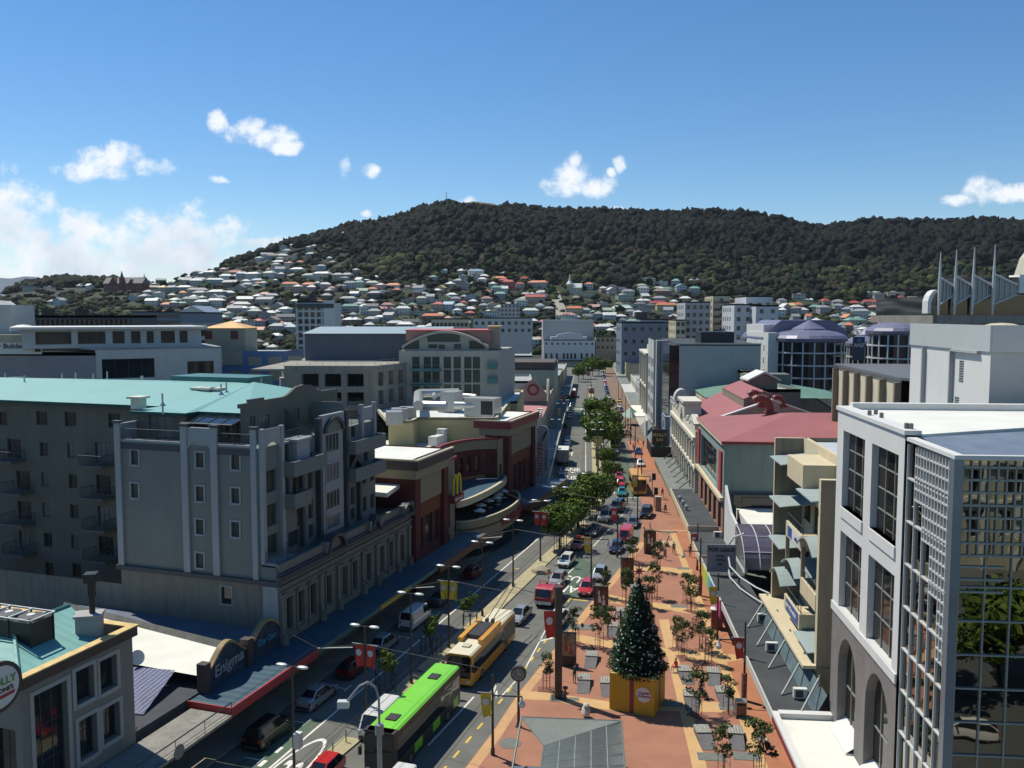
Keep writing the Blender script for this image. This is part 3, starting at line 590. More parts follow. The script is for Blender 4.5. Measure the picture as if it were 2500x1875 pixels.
sheet('footpath', [[FR(48, 12.9), FR(48, 18.5), FR(135, 18.5), FR(135, 12.9)], [FR(184, 10.4), FR(184, 18), FR(547, 18), FR(547, 10.4)]], Z1+.004, redp2, 'orange red footpath along the right hand shopfronts')
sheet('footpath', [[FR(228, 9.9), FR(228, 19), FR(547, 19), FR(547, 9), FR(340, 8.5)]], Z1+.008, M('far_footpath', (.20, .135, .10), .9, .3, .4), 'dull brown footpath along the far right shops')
sheet('paving_band', [strip([(k[0]+.42, k[1]-.25) for k in px(KERB, Z1)], .85)[:]], Z1+.008, M('kerb_band_paving', (.50, .30, .15), .88, .12, .7), 'sandy orange edging band beside the kerb')
vb = [[FR(45, 7.7), FR(45, 8.75), FR(93, 8.75), FR(93, 7.7)], [FR(45, 12.35), FR(45, 13.2), FR(131, 13.2), FR(131, 12.35)]]; sheet("paving_band", vb, Z1+.010, yelp, "long sandy yellow paving bands running up the plaza"); vb = []
c3 = lambda P: px([(1200+x/3.16, 1375+y/3.16) for x, y in P], Z1)
vb += [c3([(228,980),(500,1008),(945,1072),(1450,1060),(1925,1078),(1958,1160),(1478,1142),(945,1140),(600,1090),(500,1062),(205,1050)]),
 c3([(560,540),(700,556),(980,605),(1340,655),(1900,708),(1925,745),(1790,770),(1380,722),(980,668),(680,612),(600,600)]),
 c3([(862,232),(1100,288),(1330,312),(1640,370),(1660,415),(1400,368),(1120,335),(850,296)]),
 c3([(1010,0),(1300,28),(1545,48),(1560,90),(1300,70),(1000,55)])]
sheet('paving_band', vb, Z1+.012, yelp, 'sandy yellow paving bands crossing the red plaza')
d8 = lambda P: px([(1300+x/4.74, 1150+y/4.74) for x, y in P], Z1)
sheet('paving_band', [d8([(1290,785),(1690,818),(1705,885),(1290,862)]), d8([(1330,682),(1790,686),(1792,696),(1330,692)])], Z1+.012, tanp, 'pale tan paving band between the far plaza panels')
LF = [FL(40, -40.4), FL(118, -40.4), FL(133, -40.2), FR(150, -7.2), FR(300, -7.2), FR(330, -9), FR(420, -9.5), FR(420, -14), FR(150, -14), FL(133, -50), FL(40, -50)]
sheet('footpath', [LF], .11, conc, 'grey footpath under the left hand verandahs', edge=1)
MED = [[FL(54.5, -33.3), FL(58.2, -33.1), FL(58.2, -31.6), FL(55.3, -31.8)], [FL(63, -33.3), FL(71, -33.3), FL(71.4, -32), FL(72, -33.2), FL(126, -32.6), FL(132, -33.1), FL(134, -32), FL(131, -31), FL(72, -31.1), FL(63, -31.3)], [FL(141, -33.4), FL(150, -34.5), FR(172, .8), FR(250, .6), FR(250, 2.4), FR(172, 2.8), FL(150, -32.2), FL(141, -31.8)], [FR(268, 1), FR(268, 2.6), FR(400, 1.2), FR(400, -.6)], [FL(46, -33.5), FL(52, -33.4), FL(52, -31.8), FL(46, -31.7)]]
sheet('median_island', MED, .13, medm, 'sandy concrete median island carrying lamps and trees', edge=1)
WL = [[strip([FL(44, -36), FL(142, -36)], .17)]]
lane = px([(1068,1796),(1122,1739),(1157,1701)])
WLm = [strip([FL(44, -36), FL(100, -36), FL(133, -36.05), FR(160, -1.1)], .17), strip([FR(160, -1.1), FR(178, -.6), FR(262, -1)], .17), strip([FR(290, -1.6), FR(318, -1.9)], .17), strip(px([(1045,1820),(1068,1796),(1122,1739),(1157,1701)]), .15),
 strip(px([(1222,1702),(1276,1644),(1333,1536),(1350,1508)]), .13), strip(px([(1318,1565),(1350,1557)]), .3),
 strip(px([(1382,1405),(1402,1385)]), .15), strip(px([(1448,1334),(1490,1289)]), .15), strip(px([(1513,1264),(1534,1241)]), .15),
 strip([FR(160, 4.8), FR(206, 5.2)], .15), strip([FR(214, 5.4), FR(238, 5.4)], .15), strip([FR(300, 5), FR(330, 4.6)], .15),
 strip([FR(157, 5), FR(157, 9.4)], .35), strip([FR(152.5, 4), FR(152.5, 9)], .12), strip([FR(149, 3.6), FR(149, 9)], .12), strip([FR(262, -1), FR(262, 1)], .3), strip([FR(152, -1), FR(152, -6.5)], .3),
 strip([FL(128.5, -36), FL(128.5, -32.7)], .3), strip([FR(318, -7), FR(318, -1.9)], .2)]
for s in (53.2, 59.4, 66.2, 72.6, 79.2, 86.4): WLm += [strip([FL(s, -37.3), FL(s, -38.7)], .1), strip([FL(s-.5, -37.3), FL(s+.8, -37.3)], .1)]
WLm += dashes([FL(44, -36.9), FL(57, -36.9)], .35, .9, 1.2)
c2 = lambda P: px([(600+x/3.16, 1375+y/3.16) for x, y in P])
WLm += [c2([(1828,1118),(1875,1078),(1870,1095),(1900,1000),(1925,930),(1935,945),(1915,1000),(1885,1095)]), c2([(1925,1000),(1940,980),(1945,1010),(1930,1045)])]
sheet('road_marking', WLm, .004, wpaint, 'white lane lines and bay marks on the asphalt')
kl = px([(1092,1875+20),(1215,1745),(1263,1683),(1322,1600),(1395,1500)])
YL = dashes([(p[0]-.55, p[1]+.35) for p in kl], .2, 1.1, 1.3)
YL += [strip(px([(1391,1463),(1435,1467)]), .3), strip(px([(1386,1470),(1395,1458)]), .2)]
for u, v in [(1220,1405),(1275,1405-19*1.)]: pass
YL += [strip([FL(s, -36.7), FL(s+.9, -36.7)], .22) for s in (94.4, 96.6, 98.8, 113.5, 116)]+[strip([FL(91.5, -36.9), FL(92.6, -36.3)], .5), strip(px([(1257,1388),(1267,1389)]), .3)]
sheet('road_marking', YL, .006, ypaint, 'yellow dashed no stopping line beside the plaza kerb')
gl = [px([(1322,1440),(1352,1398),(1402,1388-30),(1462,1380),(1440,1400),(1436,1462),(1395,1462)]), [FR(160, -6.6), FR(160+28, -6.6), FR(188, -1.3), FR(160+2, -1.3)], [FR(276, -6.5), FR(315, -6.5), FR(315, -2.1), FR(276, -1.9)], [FR(252, -6), FR(258, -6), FR(258, -1.4), FR(252, -1.4)], [FR(156, 5), FR(206, 5.4), FR(206, 9), FR(156, 9)], [FL(40, -38.6), FL(56, -38.6), FL(60.4, -37.3), FL(60.4, -36.2), FL(40, -36.2)], px([(1500,1275),(1535,1240),(1560,1240),(1545,1290)])]
sheet('bus_lane', [gl[0], gl[2], gl[3], gl[4], gl[5]], .002, greenp, 'dull green painted bus lane patches')
sheet('asphalt_patch', [[FL(40, -33.4), FL(54, -33.4), FL(54, -35.5), FL(44, -35.4)], [FL(96, -36.3), FL(104, -36.3), FL(104, -34), FL(96, -34)], strip([FL(60, -28.9), FL(112, -28.4)], .25), strip([FL(78, -30.4), FL(78.3, -23)], .2), strip([FL(88, -35.9), FL(90, -33.4)], .15), strip([FL(62, -34.6), FL(100, -34.7)], .1)], .003, M('asphalt_repair', (.085, .088, .086), .9, .15, .7), 'darker repair strips in the asphalt')
ROADTXT = []
def roadtext(s, p, az, size, ln, z=.006, m=None):
 me = textmesh(s, size, .001, name='road_lettering'); me.materials.clear(); me.materials.append(m or wpaint)
 o = bpy.data.objects.new('road_lettering', me); COL.objects.link(o); o.location = (p[0], p[1], z); o.scale = (1, ln, 1); o.rotation_euler = (0, 0, -math.radians(az)); ROADTXT.append(o); tag(o, kind='structure'); return o
p = gp(1395, 1423); roadtext('BUS', gp(1408, 1414), AZL+180, 1.9, 1.9)['label'] = 'white words BUS painted upside down to us near the plaza'
roadtext('LANE', gp(1385, 1437), AZL+180, 1.9, 1.9)['label'] = 'white word LANE painted upside down beside the red car'
roadtext('LANE', FR(184.6, -4), AZR, 1.8, 3.1)['label'] = 'white word LANE on the far left bus lane'
roadtext('BUS', FR(175, -4), AZR, 1.8, 3.1)['label'] = 'white word BUS on the far left bus lane'
roadtext('LANE', FR(306, -4.2), AZR, 1.7, 4)['label'] = 'distant white word LANE by the parked cars'
roadtext('BUS', FR(291, -4.2), AZR, 1.7, 4)['label'] = 'distant white word BUS by the parked cars'
roadtext('30', FL(51.6, -34.55), AZL, 1.7, 3.4)['label'] = 'white speed number painted in the near left lane'
g = G()                                    # elongated ring round the number
for i in range(40):
 a, b = math.pi*2*i/40, math.pi*2*(i+1)/40
 P = lambda t, w: FL(52+(5.6-w*1.4)*math.sin(t), -34.55+(1.28-w*.55)*math.cos(t))
 q = [P(a, 0), P(b, 0), P(b, .32), P(a, .32)]; g.face([(x, y, .006) for x, y in q])
o = g.build('road_marking', wpaint); tag(o, 'white elongated ring round the painted speed number', kind='structure')
def arrow(p, az, ln, side=0):
 g = G(); g.face([(-.12, -ln/2, 0), (.12, -ln/2, 0), (.12, ln*.25, 0), (-.12, ln*.25, 0)]); g.face([(-.45, ln*.25, 0), (.45, ln*.25, 0), (0, ln/2, 0)])
 if side: g.face([(0, -.3, .001), (side*.9, .25, .001), (side*.9, .75, .001), (0, .3, .001)]); g.face([(side*.8, -.2, .001), (side*1.6, .5, .001), (side*.8, 1.2, .001)][::(1 if side > 0 else -1)])
 o = g.build('arrow_marking', wpaint, None, (p[0], p[1], .006), -math.radians(az)); tag(o, kind='structure'); return o
arrow(FR(206, -4), AZR, 6, -1); arrow(FR(292, 7), AZR, 7, 1)
COV = [(1538,1822,1.0,'r'),(1738,1850,1.0,'r'),(1822,1848,1.0,'r'),(1245,1815,.9,'c'),(1361,1709,.8,'r'),(1398,1707,.7,'r'),(1420,1531,1.5,'r'),(1657,1480,1.,'r'),(1785,1727,1.1,'r'),(1332,1612,.1,'r'),(1668,1389,.9,'r'),(1629,1300,1.,'r'),(1400,1596,.1,'r'),(1640,1722,1.0,'r')]
ADJ = [(1245,1815,.85,'c'),(1362,1708,.7,'r'),(1398,1707,.55,'r'),(1420,1531,1.35,'r'),(1657,1480,.9,'r'),(1786,1727,1.05,'r'),(1738,1848,1.05,'r'),(1822,1847,1.05,'r'),(1668,1388,.8,'r'),(1630,1300,.9,'r'),(1641,1719,.9,'r')]
covm = M('cover_plate', (.15, .16, .15), .8, .25, 3)
LB = ['round riveted cover near the plaza clock','square cover at the foot of the thick dark pole','small square cover right of the thick dark pole','large grey plate by the third picture panel','grey grate on the second yellow band','grey cover on the yellow band by the litter bin','grey cover between the two nearest ramps left','grey cover near the man with the pushchair','small grate on the far yellow band','small grate on the far tan band','cover beside the yellow box']
for (u, v, r, k), lb in zip(ADJ, LB):
 x, y = gp(u, v, Z1); g = G()
 if k == 'c': g.lathe([(r, 0), (r, .008), (r*.96, .012), (.01, .012)], n=24)
 else: g.box(-r, r, -r*.55, r*.55, 0, .016); g.lathe([(r*.5, .016), (r*.48, .022), (.01, .022)], n=16)
 o = g.build('service_cover', covm, None, (x, y, Z1+.012), -math.radians(AZR)); tag(o, lb, 'cover', 'service covers set in the plaza paving')
# building helper
class Bd:
 def __init__(s, name, label, cat, loc, az, group=None):
  s.loc = Vector((loc[0], loc[1])); s.az = math.radians(az); s.d = Vector((math.sin(s.az), math.cos(s.az))); s.n = Vector((-s.d.y, s.d.x))
  s.o = thing(name, label, cat, (loc[0], loc[1], 0), math.pi/2-s.az, group)
 def f(s, u, v, y=0.):                 # surveyed point on the plane local y = const -> (x, z)
  r = ray(u, v); q = Vector((r[0], r[1])); t = (s.loc.dot(s.n)+y)/q.dot(s.n); return ((q*t-s.loc).dot(s.d), CH+r[2]*t)
 def e(s, u, v, x=0.):                 # ... on the plane local x = const -> (y, z)
  r = ray(u, v); q = Vector((r[0], r[1])); t = (s.loc.dot(s.d)+x)/q.dot(s.d); return ((q*t-s.loc).dot(s.n), CH+r[2]*t)
 def g(s, u, v, z=0.):                 # ... on the level z -> (x, y)
  p = Vector(gp(u, v, z))-s.loc; return (p.dot(s.d), p.dot(s.n))
def on_end(parent, g, y0, y1, x, z0, z1, wins, fm, gm, **k):   # wall facing local -x, spanning y0..y1; wins by (ylow,z,w,h)
 windowed(parent, g, (x, y1), (x, y0), z0, z1, [(y1-w[0]-w[2],)+tuple(w[1:]) for w in wins], fm, gm, **k)
def rail(g, pts, h=1.0, r=.03, post=1.2, bars=0, bal=0):
 for a, b in zip(pts, pts[1:]):
  a = Vector(a); b = Vector(b); L = (b-a).length; up = Vector((0, 0, 1))
  g.tube(a+up*h, b+up*h, r, 5); g.tube(a+up*.12, b+up*.12, r*.7, 4)
  n = max(1, int(L/post))
  for i in range(n+1): p = a+(b-a)*i/n; g.tube(p, p+up*h, r, 4)
  if bal:
   m = int(L/bal)
   for i in range(m): p = a+(b-a)*(i+.5)/m; g.box(p.x-.009, p.x+.009, p.y-.009, p.y+.009, p.z+.12, p.z+h)
dkframe = M('dark_window_frame', (.05, .065, .07), .5, .1)
gl_dark = glass('window_glass_dark', (.018, .024, .03), .05)
gl_curt = glass('curtained_glass', (.13, .14, .15), .15)
gl_cy = glass('window_glass_greenish', (.05, .065, .06), .08)
steel = M('galvanised_steel', (.42, .45, .47), .4, .12, 1.5, metal=.6)
wsheet = M('white_sheet_roof', (.66, .70, .70), .5, .08, .3, stripe=(0, .5, .01))
GLS = [gl_dark, gl_dark, gl_curt]
# L3 grey apartments
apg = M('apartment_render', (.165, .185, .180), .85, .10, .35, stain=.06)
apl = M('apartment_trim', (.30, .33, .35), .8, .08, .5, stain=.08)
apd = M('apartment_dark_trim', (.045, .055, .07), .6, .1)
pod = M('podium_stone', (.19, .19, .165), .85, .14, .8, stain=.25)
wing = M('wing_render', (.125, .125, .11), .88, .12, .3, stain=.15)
teal = M('teal_roof', (.155, .36, .35), .55, .07, .15, stripe=(0, .76, .012))
tealt = M('teal_trim', (.04, .16, .16), .5, .1)
A = Bd('apartment_building', 'large grey apartment block with teal roof on a classical stone podium', 'apartment building', (-20.6, 75.2), AZL)
T = A.o; g = G()
pw_ = [];
for u, v in [(330,1270),(500,1160),(670,1060),(900,900),(1130,810),(1270,730),(1470,600),(1660,500),(1790,440),(1950,330)]:
 x, z = A.f(640+u/5.82, 1250+v/5.82); pw_.append((x, 4.7, 1.0, 3.0, 2, 3))
windowed(T, g, (0, 0), (27.3, 0), 0, 10.1, pw_, dkframe, gl_dark, 0, dep=.35)
g.wall((0, 50), (0, 17.3), 0, 7.6, mi=0); g.wall((0, 17.3), (0, 0), 0, 9.3, [(11.2, 12.3, 6.9, 8.5)], .2, 0); window(T, (0, 17.3), (0, 0), 11.2, 6.9, 1.1, 1.6, dkframe, gl_dark, .2, out=.12, om=apl)
g.wall((27.3, 0), (27.3, 20), 0, 10.1, mi=0); g.face([(0, 0, 10.1), (27.3, 0, 10.1), (27.3, 5, 10.1), (0, 5, 10.1)])
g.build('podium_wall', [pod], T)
g = G(); g.box(-.5, 27.7, -.55, 0, 9.6, 10.05); g.box(-.35, 27.5, -.38, 0, 10.05, 10.25)
for (a, b, t) in [(7.4, 11, 0), (16.2, 18.9, 1), (24.3, 27, 0)]:
 c = (a+b)/2; r = (b-a)/2; k = 14
 if t == 0:
  for i in range(k):
   p, q = math.pi*i/k, math.pi*(i+1)/k
   g.xz([(c+r*math.cos(p), 10+r*.95*math.sin(p)), (c+r*math.cos(q), 10+r*.95*math.sin(q)), (c+(r-.32)*math.cos(q), 10+(r-.32)*.95*math.sin(q)), (c+(r-.32)*math.cos(p), 10+(r-.32)*.95*math.sin(p))], -.75, .2)
 else: g.xz([(a, 10), (a+.3, 9.9), (c, 11.3), (b-.3, 9.9), (b, 10), (c, 11.75)], -.7, .2)
g.build('cornice', apd, T)
g = G()
for (a, b, t) in [(7.4, 11, 0), (16.2, 18.9, 1), (24.3, 27, 0)]:
 c = (a+b)/2; r = (b-a)/2-.3; g.xz([(c+r*math.cos(math.pi*i/12), 9.9+r*.95*math.sin(math.pi*i/12)) for i in range(13)] if not t else [(a+.3, 9.9), (b-.3, 9.9), (c, 11.25)], -.25, .1)
 g.box(a-.1, a+.35, -.6, .1, 10.2, 11.2); g.box(b-.35, b+.1, -.6, .1, 10.2, 11.2)
g.box(0, 27.4, -.1, .3, 10.26, 11.0); g.box(-.15, 27.4, -.22, 0, 8.85, 9.05); g.box(-.1, 27.4, -.16, 0, 8.3, 8.5)
for w in pw_:
 x = w[0]; g.box(x-.22, x, -.14, 0, 4.5, 7.8); g.box(x+1.0, x+1.22, -.14, 0, 4.5, 7.8); g.box(x-.35, x+1.35, -.3, 0, 7.8, 8.02); g.xz([(x-.3, 8.02), (x+1.3, 8.02), (x+.5, 8.45)], -.2, 0); g.box(x-.3, x+1.3, -.24, 0, 4.3, 4.5)
for x in (.05, 6.6, 9.9, 15.0, 18.2, 23.3, 26.4):
 g.box(x, x+.55, -.26, 0, 3.2, 8.3); g.box(x-.08, x+.63, -.34, 0, 7.9, 8.3); g.lathe([(.34, 3.0), (.4, 3.5), (.3, 4.2), (.36, 4.7)], (x+.28, -.3, 0), 8)
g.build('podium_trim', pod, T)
g = G(); ew = []
for cx, rows in ((1040, (685, 940)), (1543, (705, 965, 1220, 1480)), (1817, (720, 980, 1240))):
 for v in rows: y, z = A.e(cx/3.16, 900+v/3.16, 0); ew.append((y-.42, z-.68, .84, 1.36, 1, 2))
on_end(T, g, 1.8, 17.3, 0, 9.3, 21.3, ew, dkframe, gl_cy, mi=0, dep=.16, out=.16, om=apl)
on_end(T, g, 17.3, 17.31, 0, 7.6, 21.3, [], dkframe, gl_dark, mi=0); g.wall((9, 17.3), (0, 17.3), 7.6, 21.3, mi=0); g.wall((0, 1.8), (0, 0), 9.3, 10.7, mi=0)
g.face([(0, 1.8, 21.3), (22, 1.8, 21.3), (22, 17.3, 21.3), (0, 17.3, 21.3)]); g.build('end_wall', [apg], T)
g = G(); ww = []
for cx, v, w, h in [(322,383,1.55,1.5),(543,390,1.55,1.5),(882,400,1.55,1.5),(20,385,1.3,1.5),(338,622,1.15,1.5),(552,632,1.15,1.5),(350,855,1.15,1.5),(563,868,1.15,1.5),(358,1090,1.15,1.5),(573,1103,1.15,1.5),(370,1322,1.15,1.5),(583,1338,1.15,1.5),(383,1550,1.15,1.5),(592,1555,1.15,1.5)]:
 y, z = A.e(cx/3.16, 900+v/3.16, 7); ww.append((y-w/2, z-h/2, w, h, 3 if w > 1.4 else 2))
DR = []
for cx, v in [(790,650),(800,900),(812,1140),(820,1375),(110,620),(180,865),(190,1100),(200,1330)]:
 y, z = A.e(cx/3.16, 900+v/3.16, 7); ww.append((y-.95, z-1.0, 1.9, 2.1, 3)); DR.append((y, z-1.05))
ww.sort()
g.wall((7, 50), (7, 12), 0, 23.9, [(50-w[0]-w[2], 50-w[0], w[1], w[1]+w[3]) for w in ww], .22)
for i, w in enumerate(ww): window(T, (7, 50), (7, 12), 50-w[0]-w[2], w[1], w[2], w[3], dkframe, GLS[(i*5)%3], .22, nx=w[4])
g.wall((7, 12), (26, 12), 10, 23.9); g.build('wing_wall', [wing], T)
for i, (y, z) in enumerate(DR):
 b = G(); b.box(5.2, 7, y-1.5, y+1.5, z-.25, z-.02); ba = b.build('balcony', wing, T)
 b = G(); rail(b, [(7, y-1.45, z), (5.25, y-1.45, z), (5.25, y+1.45, z), (7, y+1.45, z)], bal=.16); b.build('railing', dkframe, ba)
g = G()
for a, b in [(2.0, 2.55), (6.05, 6.75), (9.25, 9.95), (16.75, 17.4)]:
 g.box(-.22, 0, a, b, 9.5, 23.0)
g.box(-.16, -.001, .1, 1.6, 3.5, 9.0)
c = 8.0
pts = [(c+1.3*math.cos(math.pi*i/12), 20.7+1.25*math.sin(math.pi*i/12)) for i in range(13)]
g.yz([(6.4, 20.6), (6.4, 23.), (9.6, 23.), (9.6, 20.6)][:0] or pts+[(6.7, 22.9), (9.3, 22.9)][::1], -.14, -.001) if 0 else None
for i in range(12):
 p, q = math.pi*i/12, math.pi*(i+1)/12
 g.yz([(c+1.3*math.cos(p), 20.5+1.2*math.sin(p)), (c+1.3*math.cos(q), 20.5+1.2*math.sin(q)), (c+1.3*math.cos(q), 22.9), (c+1.3*math.cos(p), 22.9)], -.12, .0)
g.box(0, .2, 6.6, 9.4, 21.3, 22.9); g.build('pilaster_trim', apl, T)
g = G(); g.box(-.3, 0, -.2, 17.6, 9.1, 9.5); g.box(-.1, 0, 2.5, 6.05, 20.6, 21.1); g.box(-.1, 0, 9.95, 16.75, 20.6, 21.1)
for y in (2.27, 6.4, 9.6, 17.1): g.box(-.34, .25, y-.42, y+.42, 23.0, 23.22)
g.build('string_course', apd, T)
g = G(); g.box(-.1, .15, 2.5, 6.1, 21.3, 21.5); g.box(-.1, .15, 9.9, 16.8, 21.3, 21.5); g.box(0, 8, 17.1, 17.4, 21.3, 22.9); g.build('parapet', apl, T)
g = G(); rail(g, [(0, 2.5, 21.5), (0, 6.1, 21.5)], bal=.13); g.build('terrace_railing', dkframe, T); g = G(); rail(g, [(0, 9.95, 21.5), (0, 16.8, 21.5)], bal=.13); g.build('terrace_railing', dkframe, T)
g = G(); uw = []
rows = [(12.1,), (15.2,), (18.2,)]
for z in (11.2, 14.0, 17.1): uw.append((1.0, z, 1.6, 2.0, 2))
for z in (13.4, 16.2, 19.2): uw.append((10.9, z, 2.7, 1.9, 4));
uw.append((10.9, 11.3, 2.7, 1.5, 4))
for z in (16.2, 13.2): uw.append((7.9, z, .9, 1.9, 1)); uw.append((16.3, z-.4, .9, 1.9, 1))
for z in (11.2,): uw += [(7.9, z, .9, 1.4, 2), (16.3, z, .9, 1.2, 2)]
for z in (14.6, 11.5): uw += [(19.0, z, .9, 1.6, 2), (20.8, z, .9, 1.6, 2)]
uw += [(5.3, 16.1, 2.0, 2.1, 3), (3.6, 16.1, 1.1, 2.0, 1), (5.9, 13.0, 1.5, 2.0, 2), (4.3, 11.1, 2.0, 1.6, 3), (3.4, 18.9, 1.4, 2.2, 2), (5.5, 18.8, 1.1, 2.1, 1), (16.6, 20.0, 1., 1.2, 1), (18.4, 19.1, .9, 2.1, 1), (17.0, 17.2, .8, 1.5, 1), (19.4, 17.0, .9, 1.9, 1)]
for w in uw: pass
windowed(T, g, (0, 1.8), (22, 1.8), 10.1, 21.3, uw, dkframe, gl_cy, 0, dep=.3)
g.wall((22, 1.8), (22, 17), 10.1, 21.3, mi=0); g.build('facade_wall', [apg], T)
g = G()
for x in (0.0, 3.0): g.box(x, x+.5, 1.45, 1.8, 10.9, 23.0)
g.box(0.5, 3.0, 1.55, 1.8, 21.8, 22.9)
for i in range(10):
 p, q = math.pi*i/10, math.pi*(i+1)/10; g.xz([(1.75+1.3*math.cos(p), 20.5+1.2*math.sin(p)), (1.75+1.3*math.cos(q), 20.5+1.2*math.sin(q)), (1.75+1.3*math.cos(q), 22.9), (1.75+1.3*math.cos(p), 22.9)], 1.5, 1.75)
for x in (18.4, 21.3): g.box(x, x+.5, 1.45, 1.9, 18.5, 23.4)
g.box(18.9, 21.3, 1.55, 1.9, 21.6, 23.0); g.box(10.1, 14.6, 1.45, 1.85, 21.2, 23.1)
g.box(10.2, 14.5, 1.6, 1.8, 11.0, 21.2);
for (x, z, w, h, n) in uw[3:7]: g.box(x-.12, x+w+.12, 1.52, 1.8, z-.22, z-.02); g.box(x-.12, x+w+.12, 1.54, 1.8, z+h+.02, z+h+.2)
g.build('bay_trim', apl, T)
for k, (x, z, w, h, n) in enumerate(uw[3:7]): window(T, (0, 1.8), (22, 1.8), x, z, w, h, apl, gl_curt if k % 2 else gl_cy, -.22, nx=4, fw=.1)
g = G()
for x, zt in ((9.35, 22.9), (14.65, 23.2)): g.box(x, x+.5, 1.25, 1.8, 10.9, zt)
for x, zt in ((6.3, 18.3), (17.6, 17.0)): g.box(x, x+.42, 1.35, 1.8, 10.9, zt)
for i in range(12):
 p, q = math.pi*i/12, math.pi*(i+1)/12; g.xz([(12.3+2.0*math.cos(p), 21.3+1.5*math.sin(p)), (12.3+2.0*math.cos(q), 21.3+1.5*math.sin(q)), (12.3+1.6*math.cos(q), 21.3+1.15*math.sin(q)), (12.3+1.6*math.cos(p), 21.3+1.15*math.sin(p))], 1.15, 1.6)
for a, b, z in ((6.2, 9.6, 18.1), (15.0, 18.3, 16.7)): g.xz([(a, z), (a+.5, z-.1), ((a+b)/2, z+1.1), (b-.4, z-.1), (b, z), (b, z+.25), ((a+b)/2, z+1.7), (a, z+.25)], 1.1, 1.6)
g.build('dark_pilasters', apd, T)
g = G(); g.xz([(12.3+1.55*math.cos(math.pi*i/12), 21.25+1.1*math.sin(math.pi*i/12)) for i in range(13)], 1.4, 1.45); g.build('tympanum', apg, T)
for (x0, x1, z0, z1) in [(3.4, 9.3, 18.4, 19.6), (3.4, 6.3, 15.4, 16.6), (15.0, 22.0, 18.7, 19.9), (15.0, 22.0, 15.8, 17.0)]:
 b = G(); b.box(x0, x1, .4, .62, z0, z1); b.box(x0, x0+.2, .62, 1.8, z0, z1); b.box(x1-.2, x1, .62, 1.8, z0, z1); b.box(x0, x1, .4, 1.79, z0-.2, z0); b.build('balcony', apg, T)
for z in (12.0,):
 b = G(); b.box(.2, 3.6, .2, 1.8, z-1.25, z-1.0); ba = b.build('balcony', apl, T); b = G(); rail(b, [(.2, 1.8, z-1), (.2, .3, z-1), (3.5, .3, z-1), (3.5, 1.8, z-1)], bal=.14); b.build('railing', dkframe, ba)
b = G(); rail(b, [(3.5, 1.8, 21.35), (9.3, 1.8, 21.35)], bal=.15); b.build('terrace_railing', dkframe, T); b = G(); rail(b, [(15.2, 1.8, 21.35), (18.4, 1.8, 21.35)], bal=.15); b.build('terrace_railing', dkframe, T)
b = G(); b.box(5.2, 7.4, 1.2, 2.4, 18.6, 21.2); b.box(5.0, 7.6, 1.05, 2.5, 21.2, 21.42); b.build('attic_box', apl, T)
b = G(); b.box(14.9, 15.1, 1.8, 5.2, 21.3, 24); b.face([(9.1, 1.8, 21.3), (9.1, 5, 21.3), (9.1, 5, 23.9)]); b.face([(9.1, 5, 23.9), (9.1, 5, 21.3), (9.1, 1.8, 21.3)]); b.box(2, 2.2, 9, 11, 21.3, 21.32); b.build('fin_wall', apg, T)
g = G(); pwn = [(1.0, 21.7, 1.3, 1.9, 2), (3.1, 21.9, 1.5, 1.6, 3), (8.3, 21.7, 1.6, 1.9, 3), (11.5, 22.1, 1.5, 1.3, 3), (14.6, 21.7, 1.4, 2.0, 3)]
windowed(T, g, (2.2, 5.2), (19.8, 5.2), 21.3, 24.5, pwn, dkframe, gl_curt, 0, dep=.15)
g.xz([(2.2, 24.5), (19.8, 24.5), (19.8, 24.95), (16.3, 24.95), (16.3, 25.15), (15.6, 25.15), (15.3, 25.4), (14.5, 25.75), (13, 25.9), (11.6, 25.75), (10.8, 25.4), (10.2, 25.15), (9.4, 24.95), (6.0, 24.95), (6.0, 25.2), (3.6, 25.2), (3.6, 24.9), (2.2, 24.9)], 5.2, 5.5)
windowed(T, g, (2.4, 17), (2.4, 11.2), 21.3, 23.9, [(1.4, 21.4, 2.6, 2.1, 3)], dkframe, gl_curt, 0, dep=.15)
windowed(T, g, (4.0, 11.2), (4.0, 5.2), 21.3, 23.9, [(.5, 21.4, 2.2, 2.1, 2), (3.1, 21.4, 2.2, 2.1, 2)], dkframe, gl_dark, 0, dep=.15)
g.wall((19.8, 5.2), (19.8, 17), 21.3, 24.5, mi=0); g.wall((4, 11.2), (2.4, 11.2), 21.3, 23.9, mi=0); g.wall((2.4, 17), (7, 17), 21.3, 23.9, mi=0)
g.build('penthouse_wall', [wing], T)
g = G()
for y in (5.4, 6.8, 8.2, 9.6, 11.0): g.tube((4, y, 23.7), (1.2, y, 23.1), .05, 4); g.tube((1.2, y, 23.1), (1.2, y, 21.3), .05, 4)
g.tube((1.2, 5.4, 23.1), (1.2, 11, 23.1), .07, 4); g.tube((4, 5.4, 23.7), (4, 11, 23.7), .06, 4); lt = g.build('conservatory_frame', dkframe, T)
g = G(); g.face([(4, 5.4, 23.68), (4, 11, 23.68), (1.2, 11, 23.08), (1.2, 5.4, 23.08)][::-1]); g.build('roof_glazing', gl_dark, lt)
q = lambda u, v, z: A.g(u, v, z)+(z,)
g = G(); E0 = [(7-.6, 51), (6.4, 17.6), (1.9, 17.4), (1.9, 11.0), (3.6, 10.9), (3.6, 5.6), (19.8, 5.5), (19.8, 17), (26, 17), (26, 51)]
ze, zr = 23.9, 25.4
R1, R2, R3 = (16.3, 51, zr), (16.3, 20.5, zr), (18.6, 15., zr+.1)
P = [(x, y, ze) for x, y in E0]
